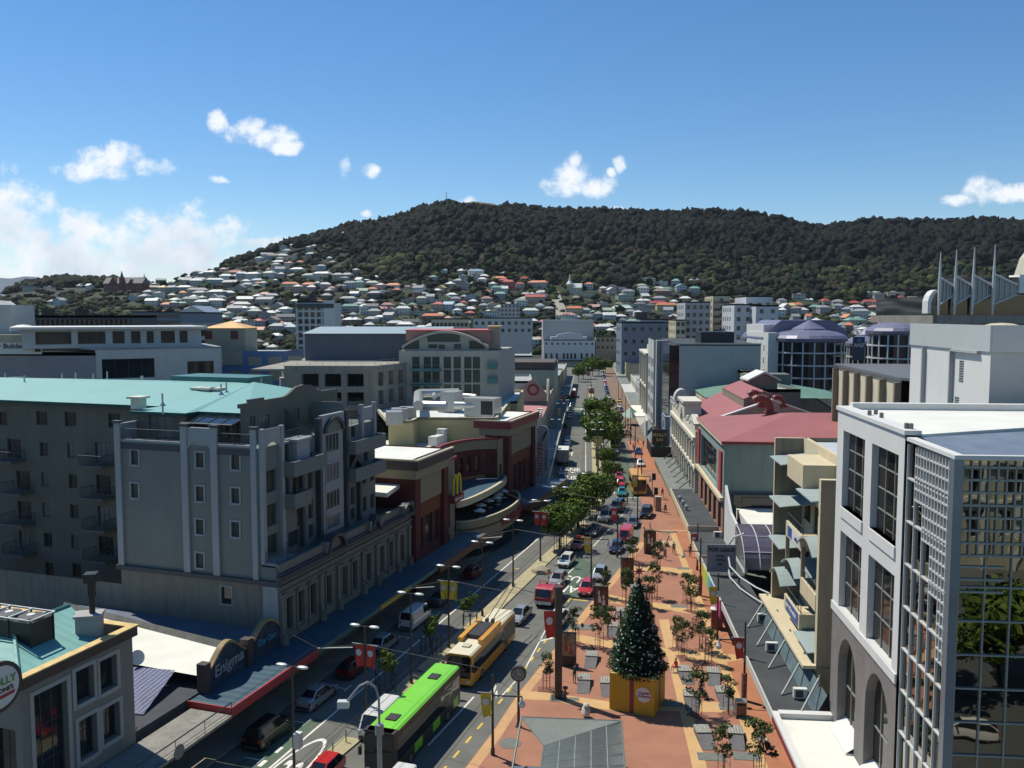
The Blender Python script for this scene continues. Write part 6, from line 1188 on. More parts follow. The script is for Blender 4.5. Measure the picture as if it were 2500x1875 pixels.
rb = [(.55, .50, .06), (.35, .50, .10), (.08, .40, .40), (.05, .12, .45), (.45, .10, .45), (.70, .10, .30)]
v3 = Bd('shop_sign', 'rainbow coloured fascia sign running along the dark verandah edge', 'sign', OR, AZR)
for i in range(6): g = G(); g.box(101-i*2.35-2.35, 101-i*2.35, 4.13, 4.2, 2.5, 4.15); g.build('colour_panel', M('rainbow%s' % 'abcdef'[i], rb[i], .5, .15, .8), v3.o)
v4 = ver('black bitumen verandah roof in front of the brick and green building', 117, 143, 4.5, bit, fas=bg2, fh=.8, par=.2)
for i, (u, v) in enumerate([(1660,1220),(1668,1232),(1676,1243)]): x, y = v4.g(u, v, 4.7); g = G(); g.lathe([(.15, 0), (.15, .4), (.35, .5), (.3, .75), (.02, .85)], (x, y, 4.5), 10); g.build('roof_cowl', steel, v4.o)
ver('black end section of verandah roof', 105, 117, 4.0, bit, fas=bg2, fh=.8)
v5 = ver('grey verandah roof with steel struts below the white classical building', 143.5, 178, 4.0, conr, fas=bg1, fh=.8)
g = G();
for x in range(146, 178, 5): g.tube((x, .4, 5.6), (x, 2.4, 4), .1, 5); g.tube((x, .4, 5.6), (x+2.2, .4, 4), .08, 5)
g.tube((144, .4, 5.6), (178, .4, 5.6), .09, 5); g.build('strut', dkframe, v5.o)
v6 = ver('black balcony box of the pub with green plants on the right', 182, 196, 4.6, bit, y1=4.4, fas=blackm, fh=1.2, par=1.)
g = G(); rr2 = random.Random(5)
for k in range(260): x, y, z = rr2.uniform(185, 194), rr2.uniform(1, 3.4), rr2.uniform(4.7, 6.8); a = rr2.uniform(0, 3); s = .28; g.face([(x-s*math.cos(a), y-s*math.sin(a), z-s), (x+s*math.cos(a), y+s*math.sin(a), z-s*.4), (x+s*.3, y, z+s)])
g.build('foliage', leafmat('planter_green', (.02, .07, .025)), v6.o)
g = Bd('pub_sign', 'square black hanging sign with orange border above the dark balcony', 'sign', OR, AZR); q = G(); q.box(181.2, 181.6, 1.2, 4.4, 6.2, 9.4); q.build('board', brn, g.o); q = G(); q.box(181.1, 181.2, 1.5, 4.1, 6.5, 9.1); q.build('panel', blackm, g.o); text('MOLLY', .9, g.o, (181.05, 2.8, 8.2), (math.pi/2, 0, -math.pi/2), ochre); text('BAR', .8, g.o, (181.05, 2.8, 7.2), (math.pi/2, 0, -math.pi/2), ochre)
v7 = Bd('verandah', 'gabled glass canopy with white frame before the tall slab', 'verandah', OR, AZR); q = G(); q.poly([(198, .2, 4.2), (228, .2, 4.2), (228, 2.2, 6.2), (198, 2.2, 6.2), (198, 4.2, 4.0), (228, 4.2, 4.0)], [(0, 1, 2, 3), (3, 2, 5, 4)[::1]]); q.poly([(198, .2, 4.1), (228, .2, 4.1), (228, 2.2, 6.1), (198, 2.2, 6.1), (198, 4.2, 3.9), (228, 4.2, 3.9)], [(3, 2, 1, 0), (4, 5, 2, 3)]); q.build('glass_roof', M('canopy_glass', (.16, .20, .20), .15, .2), v7.o)
q = G(); [q.tube((x, 4.2, 4.05), (x, 2.2, 6.25), .08, 4) for x in range(198, 229, 3)]; q.xz([(207, 3.9), (212, 3.9), (212, 8), (209.5, 9.4), (207, 8)], 3.6, 4.1); q.build('white_frame', trimw, v7.o)
for (a, b, m, lb) in [(232, 250, M('striped_verandah', (.42, .42, .36), .6, .2, 2), 'pale verandah beyond the glass canopy'), (252, 284, wroof, 'white verandah below the ornate cream corner'), (286, 330, conr, 'grey verandah in front of the low white shops'), (331, 372, wf, 'pale far verandah on the right'), (374, 410, conr, 'short grey verandah before the gap'), (420, 540, M('olive_verandah', (.20, .22, .18), .7, .2), 'long dull verandah at the far end on the right')]: ver(lb, a, b, 3.9, m, fas=wf)
gt = thing('tent', 'pale green pitched market tent on the right footpath', 'tent', FR(262, 12.5), 0); g = G(); g.lathe([(3.6, 2.6), (.2, 5.4)], n=4); g.build('canopy', M('tent_green', (.22, .36, .30), .6, .1), gt); g = G(); [g.tube((a, b, 0), (a, b, 2.7), .06, 4) for a in (-2.4, 2.4) for b in (-2.4, 2.4)]; g.build('poles', steel, gt)
lease = Bd('lease_sign', 'grey V-shaped FOR LEASE board on a verandah pole', 'sign', OR, AZR); q = G(); q.box(97.2, 97.35, 1.0, 4.2, 4.3, 7.4); q.build('board', M('lease_board', (.20, .22, .26), .6, .1), lease.o)
text('FOR LEASE', .62, lease.o, (97.15, 2.6, 6.8), (math.pi/2, 0, -math.pi/2), blackm); [text(w, .3, lease.o, (97.15, 2.7, 6.1-i*.45), (math.pi/2, 0, -math.pi/2), blackm) for i, w in enumerate(['RETAIL', 'OFFICES', 'BAR'])]
# far left row
OL = FR(0, -10.8)
LB_ = [(150, 164, 12, M('pale_green_plaster', (.36, .36, .30), .8, .1), roofg, 0, 'pale shop building with crossed red brown braces next to the cinema'), (164.2, 196, 10.5, M('plaster_white', (.50, .49, .45), .8, .1, .6, stain=.2), redr, 1.5, 'red roofed shop row with white stepped parapet'), (196.3, 220, 10, M('parapet_cream', (.47, .45, .38), .8, .1), M('pink_roof', (.45, .22, .21), .7, .1), 1, 'pink roofed shop row behind the stepped parapet'), (221, 262, 11, M('warm_grey_wall', (.34, .31, .27), .85, .1), M('pale_brown_roof', (.36, .32, .28), .8, .1, .4), 0, 'shop building with tall arched gable and dark red ring'), (263, 300, 17.5, pgw, roofg, 0, 'large blank pale green building with dark parapet box'), (318, 360, 11, bg1, roofg, 0, 'brown shop row beyond the side street on the left'), (362, 420, 10, crm, roofg, 0, 'cream shop row by the far trees on the left')]
for (a, b, h, m, rf, ri, lb) in LB_: block('shop_building', lb, 'building', OL, AZR, a, b, 0, 26, h, m, rf, rowsof(b-a, 3.4, 1.3, (5.2,), 2.2), rise=ri, dep=.25, endw=[(2, z, 1.2, 1.6) for z in ((7,) if h < 12 else (9, 12))] if a > 210 else [])
st = Bd('parapet_urns', 'row of white stepped parapet blocks along the left shops', 'parapet', OL, AZR)
for i in range(12): q = G(); x = 166+i*2.5; q.box(x, x+1.3, -.3, .5, 10.5, 11.3+.25*(i % 3)); q.box(x-.15, x+1.45, -.45, .65, 11.3+.25*(i % 3), 11.6+.25*(i % 3)); q.build('parapet_block', trimw, st.o)
q = G(); q.xz([(222, 11), (234, 11), (231, 14.4), (229.6, 15.6), (228, 16.4), (226.4, 15.6), (225, 14.4)], -.3, .3); o = q.build('arched_gable', M('warm_grey_wall', (.34, .31, .27)), None, OL+(0,), math.pi/2-math.radians(AZR)); tag(o, 'arched street gable with a dark red ring on the left', 'gable')
gs_ = Bd('brace_frame', 'crossed red brown timber braces beside the cinema blade sign', 'frame', OL, AZR)
for x in (151, 155): q = G(); q.box(x, x+.5, -.5, .1, 3, 15.5); q.build('post', brn, gs_.o); q = G(); q.tube((x+.2, -.3, 15), (x+4, -.3, 5), .2, 4); q.tube((x+.2, -.3, 5), (x+4, -.3, 15), .2, 4); q.build('brace', rust, gs_.o)
q = G(); n = 20; [q.yz([(3.5+1.5*math.cos(2*math.pi*i/n), 14+1.5*math.sin(2*math.pi*i/n)), (3.5+1.5*math.cos(2*math.pi*(i+1)/n), 14+1.5*math.sin(2*math.pi*(i+1)/n)), (3.5+1.0*math.cos(2*math.pi*(i+1)/n), 14+1.0*math.sin(2*math.pi*(i+1)/n)), (3.5+1.0*math.cos(2*math.pi*i/n), 14+1.0*math.sin(2*math.pi*i/n))], 220.8, 221.0) for i in range(n)]
ga = Bd('gable_wall', 'pale end gable carrying a dark red ring', 'gable', OL, AZR); q.build('ring', dkred, ga.o); q = G(); q.yz([(0, 10.5), (0, 13), (3.5, 17), (8, 13.5), (13, 11), (13, 10.5)], 221.01, 221.4); q.build('gable', M('warm_grey_wall', (.34, .31, .27)), ga.o)
q = G(); q.box(263.2, 285, -.2, 15, 17.5, 18.8); q.box(263, 285.2, -.4, 15.2, 16.4, 17.5); o = q.build('parapet_box', M('dark_parapet', (.10, .075, .065), .8, .2), None, OL+(0,), math.pi/2-math.radians(AZR)); tag(o, 'dark brown parapet box on the blank pale green building', 'parapet')
LV = [(150, 172, conr, 'flat dark verandah by the box truck'), (174, 222, M('corrugated_verandah', (.19, .23, .22), .6, .15, .5, stripe=(0, .9, .03)), 'long corrugated grey verandah on the left'), (224, 262, conr, 'grey verandah below the arched gable'), (263, 300, conr, 'shaded verandah below the blank green building'), (318, 420, conr, 'far grey verandah before the big trees')]
for (a, b, m, lb) in LV:
 V_ = Bd('verandah', lb, 'verandah', OL, AZR); q = G(); q.box(a, b, -3.6, -.01, 3.7, 3.9); q.build('roof', m, V_.o); q = G(); q.box(a, b, -3.75, -3.6, 3.3, 4.0); q.build('fascia', wf, V_.o)
# end of the street
def flatb(name, label, u0, u1, vb, vt, Yb, wall, roof, dep=18, rows=None, wn=None, zb=-2, cat='building', fm=dkframe, gm=far_glass, az=0, wsz=(1.6, 1.8), par=.6):
 """building whose camera-side front spans survey points u0..u1 at distance Yb, top at vt"""
 xa, _, zt = dp(u0, vt, Yb); xb = dp(u1, vt, Yb)[0]; W2 = xb-xa; z0 = dp(u0, vb, Yb)[2] if vb else 0
 o = thing(name, label, cat, (xa, Yb, 0), az); g = G(); wl = []
 if rows:
  nx, zs = rows;
  for z in zs:
   for i in range(nx): wl.append((W2*(i+.5)/nx-wsz[0]/2, zt-z, wsz[0], wsz[1]))
 windowed(o, g, (0, 0), (W2, 0), zb, zt, wl, fm, gm, 0, dep=.25, fw=.1); g.wall((W2, 0), (W2, dep), zb, zt, mi=0);
 sw = [(2+i*4, zt-z, wsz[0], wsz[1]) for z in (rows[1] if rows else ()) for i in range(int(dep/4.5))]
 windowed(o, g, (0, dep), (0, 0), zb, zt, sw, fm, gm, 0, dep=.25, fw=.1); g.wall((W2, dep), (0, dep), zb, zt, mi=0)
 g.build('wall', wall, o); g = G(); g.box(.3, W2-.3, .3, dep-.3, zt-par-.1, zt-par); g.build('roof', roof, o); g = G(); g.box(0, W2, 0, .3, zt-par, zt+.02); g.box(0, .3, .3, dep, zt-par, zt+.02); g.box(W2-.3, W2, .3, dep, zt-par, zt+.02); g.build('parapet', wall, o)
 return o, W2, zt
ewh = M('palace_white', (.58, .60, .64), .75, .05)
o, W2, zt = flatb('picture_palace', 'white picture palace closing the far end of the street', 1327, 1453, None, 829, 560, ewh, ewh, rows=(9, (3.4,)), wsz=(1.3, 1.3))
for i in (0, 1, 2, 6.6, 7.6, 8.6, 3.3, 4, 4.7, 5.4): window(o, (0, 0), (W2, 0), W2*(i+.3)/9.6, 5.0, 1.3, 3.6, dkframe, far_glass, -.05)
g = G(); g.box(W2*.14, W2*.84, -.6, 6, zt, zt+1.8); g.xz([(W2*.24, zt+1.8), (W2*.76, zt+1.8), (W2*.72, zt+3.4), (W2*.5, zt+4.6), (W2*.28, zt+3.4)], -.6, 3); g.build('attic', ewh, o); g = G(); g.box(0, W2, 12, 34, 0, zt+12.5); g.build('auditorium', M('auditorium_grey', (.36, .38, .40), .8, .05), o); g = G(); g.box(-1, W2+1, -3, 0, 3.6, 4.2); g.build('canopy', dkroof, o)
MB_ = [('tan_building','tan three storey building right of the picture palace',1455,1512,821,560,tanw,(5,(3.5,8)),12,'tan'),
('office_building','blue grey office block with square windows beyond the far trees',1518,1640,786,430,bgw,(6,(4.5,10.5,16.5,22)),22,''),
('office_building','upper blue grey office wing with black roof box',1568,1642,778,450,bgw,(4,(4,)),20,''),
('apartment_building','grey apartment tower with arched top windows',1673,1735,736,400,lgr,(4,(3.5,7,10.5,14,17.5)),20,''),
('apartment_building','narrow cream wing left of the grey tower',1650,1674,780,395,crm,(2,(3,6.5,10)),18,''),
('office_building','white banded tower with long strip windows',1741,1783,720,420,crm,(1,(3.5,7,10.5,14,17.5,21)),18,'band'),
('office_building','white stepped modernist block',1793,1860,742,380,M('cool_white', (.50, .53, .58), .75, .06),(3,(3.5,7.5,11.5,15.5)),22,''),
('office_building','upper tower of the white stepped block',1822,1886,722,395,M('cool_white', (.50, .53, .58), .75, .06),(3,(5,9,13)),20,''),
('office_building','white lower wing of the stepped block',1846,1901,745,372,M('cool_white', (.50, .53, .58), .75, .06),(2,(3.5,7.5,11.5,15.5)),22,''),
('apartment_building','white high-rise with grey window bays on the left',725,815,735,330,M('highrise_white', (.50, .51, .52), .75, .05),(6,tuple(3.4+i*2.6 for i in range(9))),14,''),
('apartment_building','narrow yellow apartment block',913,937,787,420,M('pale_yellow', (.55, .48, .26), .8, .05),(2,(3,6,9)),8,''),
('apartment_building','cream balconied apartment block',1053,1143,777,430,crm,(9,(4,8)),14,''),
('apartment_building','grey apartment block with small balconies',1155,1300,775,480,grw,(9,(4,8)),14,''),
('apartment_building','pale stepped flats on the slope',1222,1268,741,640,grw,(5,(3,6,9)),12,''),
('building','olive grey low block behind the parking deck',945,1010,835,330,M('olive_box', (.15, .17, .15)),(5,(3,)),20,''),
('building','blue low building left of the side street',1240,1296,822,560,M('blue_shed', (.05, .12, .26), .7, .1),None,16,''),
('building','grey low warehouse by the side street',1222,1290,840,500,lgr,(6,(3,)),16,''),
('office_building','long blue grey two storey school block',320,465,760,420,bgw,(16,(3,6.3)),14,''),
('building','blue grey pitched hall beside the school block',440,500,762,400,bgw,None,24,''),
('office_building','light grey block behind the blue and beige building',410,500,792,260,grw,(8,(3.2,6.2,9.2)),20,''),
('building','dark low block between grey buildings',365,415,812,240,dkframe,None,20,''),
('apartment_building','white upper block with balconies in the left centre',470,500,795,250,trimw,(4,(3,6)),12,''),
('building','dark brown workshop beside the tall grey slab',1812,1850,905,190,tanw,None,26,''),
('building','low brown roofed building behind the green roofs',1870,1955,950,165,M('olive_box', (.15, .17, .15)),None,20,''),
('building','white low building under the round offices',1812,1840,868,260,trimw,None,12,''),
('shop_building','pale low shops left of the far square',1190,1300,868,360,pgw,(8,(3.4,)),30,''),
('building','cream low sheds behind the white cinema roof',1210,1300,930,230,grw,None,26,''),
('building','low white shed before the left houses',270,330,795,260,grw,(4,(3,)),20,''),
('office_building','dark glass floors above the brick offices',55,318,770,215,dkframe,(22,(2.8,)),16,''),
('building','low pale building near the side street',1170,1330,893,400,grw,(9,(3.3,)),12,'')]
for (nm, lb, u0, u1, vt, Y_, wl, rw, dp_, sp) in MB_:
 o, W2, zt = flatb(nm, lb, u0, u1, None, vt, Y_, wl, roofg if wl is not dkframe else dkroof, dep=dp_, rows=rw)
 if lb.startswith('white high'): g = G(); g.box(W2*.72, W2+.4, -.35, -.01, 0, zt+.3); g.box(-.4, 0, -.3, 2, 0, zt); g.build('end_panel', trimw, o); g = G(); g.box(-.2, W2, -.5, 0, zt-2.6, zt-1); g.build('dark_top_floor', dkframe, o); g = G(); g.box(W2*.3, W2*.45, 2, 6, zt, zt+3); g.build('tank', blackm, o)
 if sp == 'band':
  for k in range(6): g = G(); g.box(.4, W2-.4, -.03, 0, zt-4.2-3.4*k, zt-3.0-3.4*k); g.build('strip_window', gl_dark, o)
 if 'black roof box' in lb: g = G(); g.box(-3, 3, 2, 6, zt, zt+3.5); g.build('roof_box', blackm, o)
 if 'pitched hall' in lb: g = G(); g.xz([(-.5, zt), (W2+.5, zt), (W2*.5, zt+3)], -.3, 24); g.build('pitched_roof', steel, o)
# left mid-ground: brick offices, striped tower, parking deck, pediment flats
o, W2, zt = flatb('brick_office', 'long grey brick office building with faded company sign', -120, 233, None, 860, 150, M('grey_brick', (.25, .25, .27), .9, .1, .3, stripe=(2, .4, .004)), dkroof, dep=20)
text('r Builders', 1.25, o, (dp(36, 842, 150)[0]-dp(-120, 842, 150)[0], -.6, dp(0, 845, 150)[2]), rx_, blackm); g = G(); g.box(0, dp(106, 842, 150)[0]-dp(-120, 842, 150)[0], -.55, -.3, zt-.3, zt+1.6); g.build('sign_board', trimw, o)
g = G(); q = lambda u: dp(u, 842, 150)[0]-dp(-120, 842, 150)[0]; g.box(q(90), q(104), -.62, -.56, zt+.1, zt+1.1); g.build('sign_mark', blackm, o)
o2 = Bd('brick_office', 'right hand wing of the grey brick offices with wide dark windows', 'office building', dp(232, 860, 150)[:2], 62)
g = G(); L = 21; windowed(o2.o, g, (0, 0), (L, 0), 0, 27.2, [(1, 22, 8.5, 3.4, 4), (1, 17.3, 8.5, 3, 4), (15, 21.5, 4.6, 3.2, 3), (1, 12.5, 8.5, 3, 4)], dkframe, gl_dark, 0, dep=.5); g.wall((L, 0), (L, 20), 0, 27.2, mi=0); g.build('wall', grw, o2.o); g = G(); g.prism([(0, 0), (L, 0), (L, 20), (-16, 26)], 27, 27.3); g.build('roof', roofg, o2.o)
g = G(); windowed(o2.o, g, (-11, 3), (L-3, 3), 27.3, 30.6, [(2, 28, 5.5, 2.2, 2), (8.5, 28, 4.4, 2.2, 3), (14, 28, 2, 2.2, 2), (17, 28, 1.6, 2.2), (19.6, 28, 1.2, 2.2), (22, 28, 2.4, 2.2), (25.2, 28, 1.4, 2.2), (27.6, 28, 2.2, 2.2)][:7], dkframe, gl_dark, 0, dep=.3); g.wall((-11, 20), (-11, 3), 27.3, 30.6, mi=0); g.build('penthouse_wall', grw, o2.o); g = G(); g.box(-12, L-2, 2, 22, 30.6, 31); g.build('penthouse_roof', trimw, o2.o)
g = G(); x0 = dp(-40, 800, 160)[0]; ow = thing('vent_hood', 'cream rounded vent hoods on the brick office roof', 'vent', (dp(35, 830, 165)[0], 165, 26)); g.box(-3.5, 3.5, -3, 3, 0, 3.4); g.build('hood', cream, ow); g = G(); g.lathe([(2.2, 0), (2.2, .6), (1, 1), (.1, 1.1)], (4, -4, 4.2), 12); g.tube((4, -4, 0), (4, -4, 4.3), .3, 8); g.build('mushroom_cowl', trimw, ow); ow2 = thing('roof_room', 'grey plant room with white cap at the left edge', 'plant room', (dp(10, 830, 170)[0], 170, 25)); g = G(); g.box(-9, 4, -4, 4, 0, 10); g.build('wall', grw, ow2); g = G(); g.lathe([(5, 10), (4, 10.8), (.1, 11)], (-3, 0, 0), 12); g.build('cap', trimw, ow2)
for i, u in enumerate((55, 97, 180)): x, y, z = dp(u, 770, 213); g = G(); g.box(-1.2, 1.2, -1, 1, 0, 1.8); ob = g.build('roof_unit', blackm, None, (x, 217, z-.2)); tag(ob, ['small black roof box leftmost above the dark glass floors','small black roof box second above the dark glass floors','small black roof box rightmost above the dark glass floors'][i], 'roof unit', 'black roof boxes')
bt = Bd('tower_building', 'beige tower with yellow pyramid roof on a blue and beige block', 'building', (dp(500, 800, 180)[0], 180), 90); T = bt.o
bei = M('tower_beige', (.38, .36, .29), .85, .06); blu = M('blue_panel_wall', (.13, .22, .42), .8, .06); z2 = lambda v, Y=180: CH+(770-v)/CF*Y
wt = 98/CF*180; g = G(); sc_ = CF/180
g.box(0, wt, 0, 8.4, 0, z2(800)); g.build('tower_wall', bei, T); g = G(); g.poly([(-.4, -.4, z2(801)), (wt+.4, -.4, z2(801)), (wt+.4, 8.8, z2(801)), (-.4, 8.8, z2(801)), (wt/2, 4.2, z2(784))], [(0, 1, 4), (1, 2, 4), (2, 3, 4), (3, 0, 4)]); g.build('pyramid_roof', M('yellow_pyramid_roof', (.72, .42, .14), .5, .2, .5), T)
for x in (.0, wt*.64): g = G(); g.box(x, x+1.5, -.06, 0, z2(828), z2(808)); g.build('shutter', M('red_brown_shutter', (.16, .05, .03), .7, .1), T)
W3 = 200/CF*180; g = G(); wn_ = [(1+i*4.1, z, 2.9, 2.0) for i in range(5) for z in (z2(892), z2(928))]
windowed(T, g, (0, -1.5), (W3, -1.5), 0, z2(856), wn_, blu, bei, 0, dep=.15); g.wall((W3, -1.5), (W3, 14), 0, z2(856), mi=0); g.wall((0, 14), (0, -1.5), 0, z2(856), mi=0); g.build('grid_wall', blu, T); g = G(); g.box(0, W3*.48, -1.7, -1.5, z2(890), z2(856)); g.build('beige_upper_panel', bei, T); g = G(); g.box(.2, W3-.2, -1.3, 13.8, z2(856)-.6, z2(856)-.4); g.build('roof', roofg, T)
wtk = thing('water_tank', 'round pale concrete stack at the right of the blue grid building', 'tank', (dp(707, 900, 176)[0], 175, 0)); g = G(); g.lathe([(1.3, 12), (1.3, z2(892, 175)), (.1, z2(892, 175)+.2)], n=16); g.lathe([(1.8, 8), (1.8, z2(921, 175)), (.1, z2(921, 175))], n=16); g.build('shaft', trimw, wtk)
rp_ = thing('ramp', 'long pale concrete ramp with railing before the blue building', 'ramp', (dp(320, 880, 165)[0], 165, 0)); g = G(); L = 180/CF*165; g.box(0, L+2, 0, 5, z2(896, 165), z2(882, 165)); [g.box(x, x+.9, 1, 4, 0, z2(896, 165)) for x in (1, 5, 9, 13)]; g.build('deck', conc2, rp_); g = G(); rail(g, [(0, 0, z2(882, 165)), (L+2, 0, z2(872, 165))], h=1.1, post=2); g.build('railing', steel, rp_)
pk = Bd('parking_building', 'raw concrete parking building with open decks', 'parking building', (dp(722, 893, 150)[0], 150), 90); T = pk.o; zt = CH+(770-893)/CF*150; L = (883-690)/CF*150
g = G(); hl = [(1+i*3.9, zt-3.6-k*3.2, 2.9, 2.2) for i in range(int(L/3.9)) for k in range(4)]; g.wall((-2, 0), (L, 0), 0, zt, [(h[0]+2, h[0]+h[2]+2, h[1], h[1]+h[3]) for h in hl], 1.2); hr = [(1.2+i*3.4, zt-3.6-k*3.2, 1.6, 2.4) for i in range(13) for k in range(4)]; g.wall((L, 0), (L+19.8, 46), 0, zt, [(h[0], h[0]+h[2], h[1], h[1]+h[3]) for h in hr], 1.0); g.build('deck_wall', conc2, T)
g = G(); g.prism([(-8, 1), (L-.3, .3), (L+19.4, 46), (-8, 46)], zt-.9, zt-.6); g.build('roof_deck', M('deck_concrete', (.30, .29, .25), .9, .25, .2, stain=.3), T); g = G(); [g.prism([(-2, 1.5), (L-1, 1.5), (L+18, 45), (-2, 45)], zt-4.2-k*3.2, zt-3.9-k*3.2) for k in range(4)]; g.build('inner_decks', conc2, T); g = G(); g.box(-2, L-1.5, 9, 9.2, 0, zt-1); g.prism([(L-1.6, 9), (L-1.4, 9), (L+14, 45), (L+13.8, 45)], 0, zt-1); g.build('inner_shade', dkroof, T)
g = G(); rail(g, [(-2, .1, zt), (L, .1, zt), (L+19.8, 46, zt)], h=.9, post=2); g.build('railing', steel, T)
g = G(); g.box(-5, 24, 28, 44, zt-.6, zt+5.0); g.build('roof_shed', M('slate_blue_shed', (.085, .11, .15), .7, .1, stripe=(0, 1.1, .02)), T); g = G(); g.poly([(-5.5, 27.5, zt+5.0), (24.5, 27.5, zt+5.0), (24.5, 44.5, zt+6.2), (-5.5, 44.5, zt+6.2)], [(0, 1, 2, 3)]); g.build('shed_roof', M('shed_roof_pale', (.30, .38, .42), .5, .1), T)
for i, (u, v, c) in enumerate([(932, 845, 'w'), (980, 850, 'w')]): pass
pa_ = Bd('apartment_building', 'pale grey apartment block with curved pediment and red roof edge', 'apartment building', (dp(974, 856, 160)[0], 160), 90); T = pa_.o; Lp = (1218-974)/CF*160; z3 = lambda v: CH+(770-v)/CF*160
pgr = M('pediment_grey', (.36, .37, .34), .85, .07, .3, stain=.1); g = G(); fx = lambda u: (u-974)/CF*160
wn_ = [(fx(a), z3(b)-2.2, fx(a+18)-fx(a), 2.4, 3, 3) for b in (882-10, 905, 941) for a in (1006, 1034, 1055, 1083, 1107, 1133, 1154)][7:]+[(fx(a), z3(884)-1.2, fx(a+18)-fx(a), 2.2, 3, 3) for a in (1006, 1034, 1055, 1083, 1107, 1133, 1154)]
windowed(T, g, (0, 0), (Lp, 0), 0, z3(856), wn_, dkframe, gl_cy, 0, dep=.25); g.wall((Lp, 0), (Lp+3, 22), 0, z3(856), mi=0); g.wall((0, 22), (0, 0), 0, z3(856), mi=0); g.prism([(.1, .1), (Lp-.1, .1), (Lp+2.6, 22), (.1, 22)], z3(856)-.3, z3(856)-.1); g.build('wall', pgr, T)
n = 14; zp = z3(856); pk_ = [(fx(980)+(fx(1192)-fx(980))*i/n, zp+.4+(z3(808)-zp-.8)*math.sin(math.pi*i/n)**.9) for i in range(n+1)]
g = G(); g.xz([(fx(980), zp)]+pk_+[(fx(1192), zp)], 1.2, 1.5); g.build('pediment_wall', pgr, T); g = G(); [g.xz([a, b, (b[0], b[1]+.45), (a[0], a[1]+.45)], .7, 16) for a, b in zip(pk_, pk_[1:])]; g.build('curved_roof', M('pediment_roof', (.42, .40, .35), .6, .1), T)
for (a, b, v0, v1) in [(984, 1022, 852, 832), (1045, 1066, 850, 841), (1042, 1122, 835, 815), (1145, 1182, 852, 832), (1070, 1085, 852, 842), (1108, 1125, 852, 840)]: g = G(); g.box(fx(a), fx(b), 1.1, 1.2, z3(v0), z3(v1)); g.build('pediment_window', gl_cy, T)
g = G(); g.box(fx(985), fx(1195), 4, 18, zp, z3(808)); g.build('top_storey', M('salmon_wall', (.38, .22, .20), .8, .1), T); g = G(); g.box(fx(983), fx(1198), 3.4, 18.6, z3(808), z3(806)); g.build('red_roof', M('pink_red_roof', (.50, .13, .15), .6, .1), T)
g = G(); g.box(fx(1190), fx(1220), 6, 14, zp, z3(800)); g.build('lift_tower', M('pink_beige', (.42, .34, .28), .85, .1), T); g = G(); g.box(fx(1190)-.2, fx(1220)+.2, 5.8, 14.2, z3(800), z3(797)); g.build('tower_cap', ochre, T)
for z in (z3(903), z3(938)): b = G(); b.box(fx(1003), fx(1078), -1.5, 0, z-.2, z); bo = b.build('balcony', tealt, T); b = G(); rail(b, [(fx(1003), -1.45, z), (fx(1078), -1.45, z)], h=1, post=1); b.build('railing', tealt, bo); b = G(); b.box(fx(1190), fx(1214), -1.2, .5, z+.2, z+1.3); b.build('side_balcony', tealt, T)
# round purple roofed offices
def rotunda(label, u, v_e, v_b, Y_, wpx, nb=11, wing=False):
 x, y, ze = dp(u, v_e, Y_); r = wpx/CF*Y_/2; o = thing('round_office', label, 'office building', (x, Y_+r*.8, 0)); y
 pur = M('purple_roof', (.145, .15, .235), .45, .08, .3); N = 20; sl = M('slab_white', (.56, .57, .60), .7, .05)
 g = G(); g.lathe([(r*.93, 0), (r*.93, ze-.2)], n=N); g.build('curved_glazing', gl_dark, o)
 for k in range(6): zz = ze-3.4*(k+1)
 g = G(); [g.lathe([(r*.94, ze-3.4*(k+1)), (r*1.04, ze-3.4*(k+1)), (r*1.04, ze-3.4*(k+1)+.35), (r*.94, ze-3.4*(k+1)+.35)], n=N) for k in range(6)]; g.build('floor_slabs', sl, o)
 for i in range(N): a = 2*math.pi*(i+.5)/N; q = G(); q.tube((r*1.0*math.cos(a), r*1.0*math.sin(a), 0), (r*1.0*math.cos(a), r*1.0*math.sin(a), ze), .22, 5); q.build('column', sl, o) if math.sin(a) < .3 else None
 g = G(); g.lathe([(r*1.0, ze-.5), (r*1.09, ze-.1), (r*1.1, ze+.7), (r*1.02, ze+1.5), (r*.8, ze+2.4), (r*.5, ze+2.9), (r*.48, ze+3.3), (.1, ze+5.6)], n=N); g.build('roof', pur, o)
 if wing: g = G(); g.box(-r*1.25, r*1.1, r*.3, r*2.2, 0, ze+4.4); g.build('rear_block', sl, o); g = G(); P = [(-r*1.3, ze+.5), (r*1.25, ze+.5), (r*1.2, ze+2.5), (r*.95, ze+4.2), (r*.75, ze+5.6), (-r*.75, ze+5.6), (-r*.95, ze+4.2), (-r*1.2, ze+2.5)]; g.xz(P, r*.2, r*2.3); g.build('barrel_roof', pur, o)
 return o, r, ze
o, r, ze = rotunda('large round glass office with purple conical roof and white floor slabs', 1997, 833, 0, 235, 170, wing=True)
g = G(); g.box(-r*1.28, -r*.98, -r*.3, r*2, 0, ze+2.2); [g.box(-r*1.3, -r*1.27, y*.9, y*.9+.9, ze-2.6-k*3.4, ze-1.2-k*3.4) for k in range(4) for y in (1,)]; g.build('white_fin', trimw, o)
rotunda('left part of round purple roofed offices partly behind the white fin', 1868, 828, 0, 262, 84)
rotunda('right hand round purple roofed office beside the white plant block', 2225, 815, 0, 230, 150)
rotunda('low purple roofed link between the round offices', 2130, 845, 0, 255, 90)
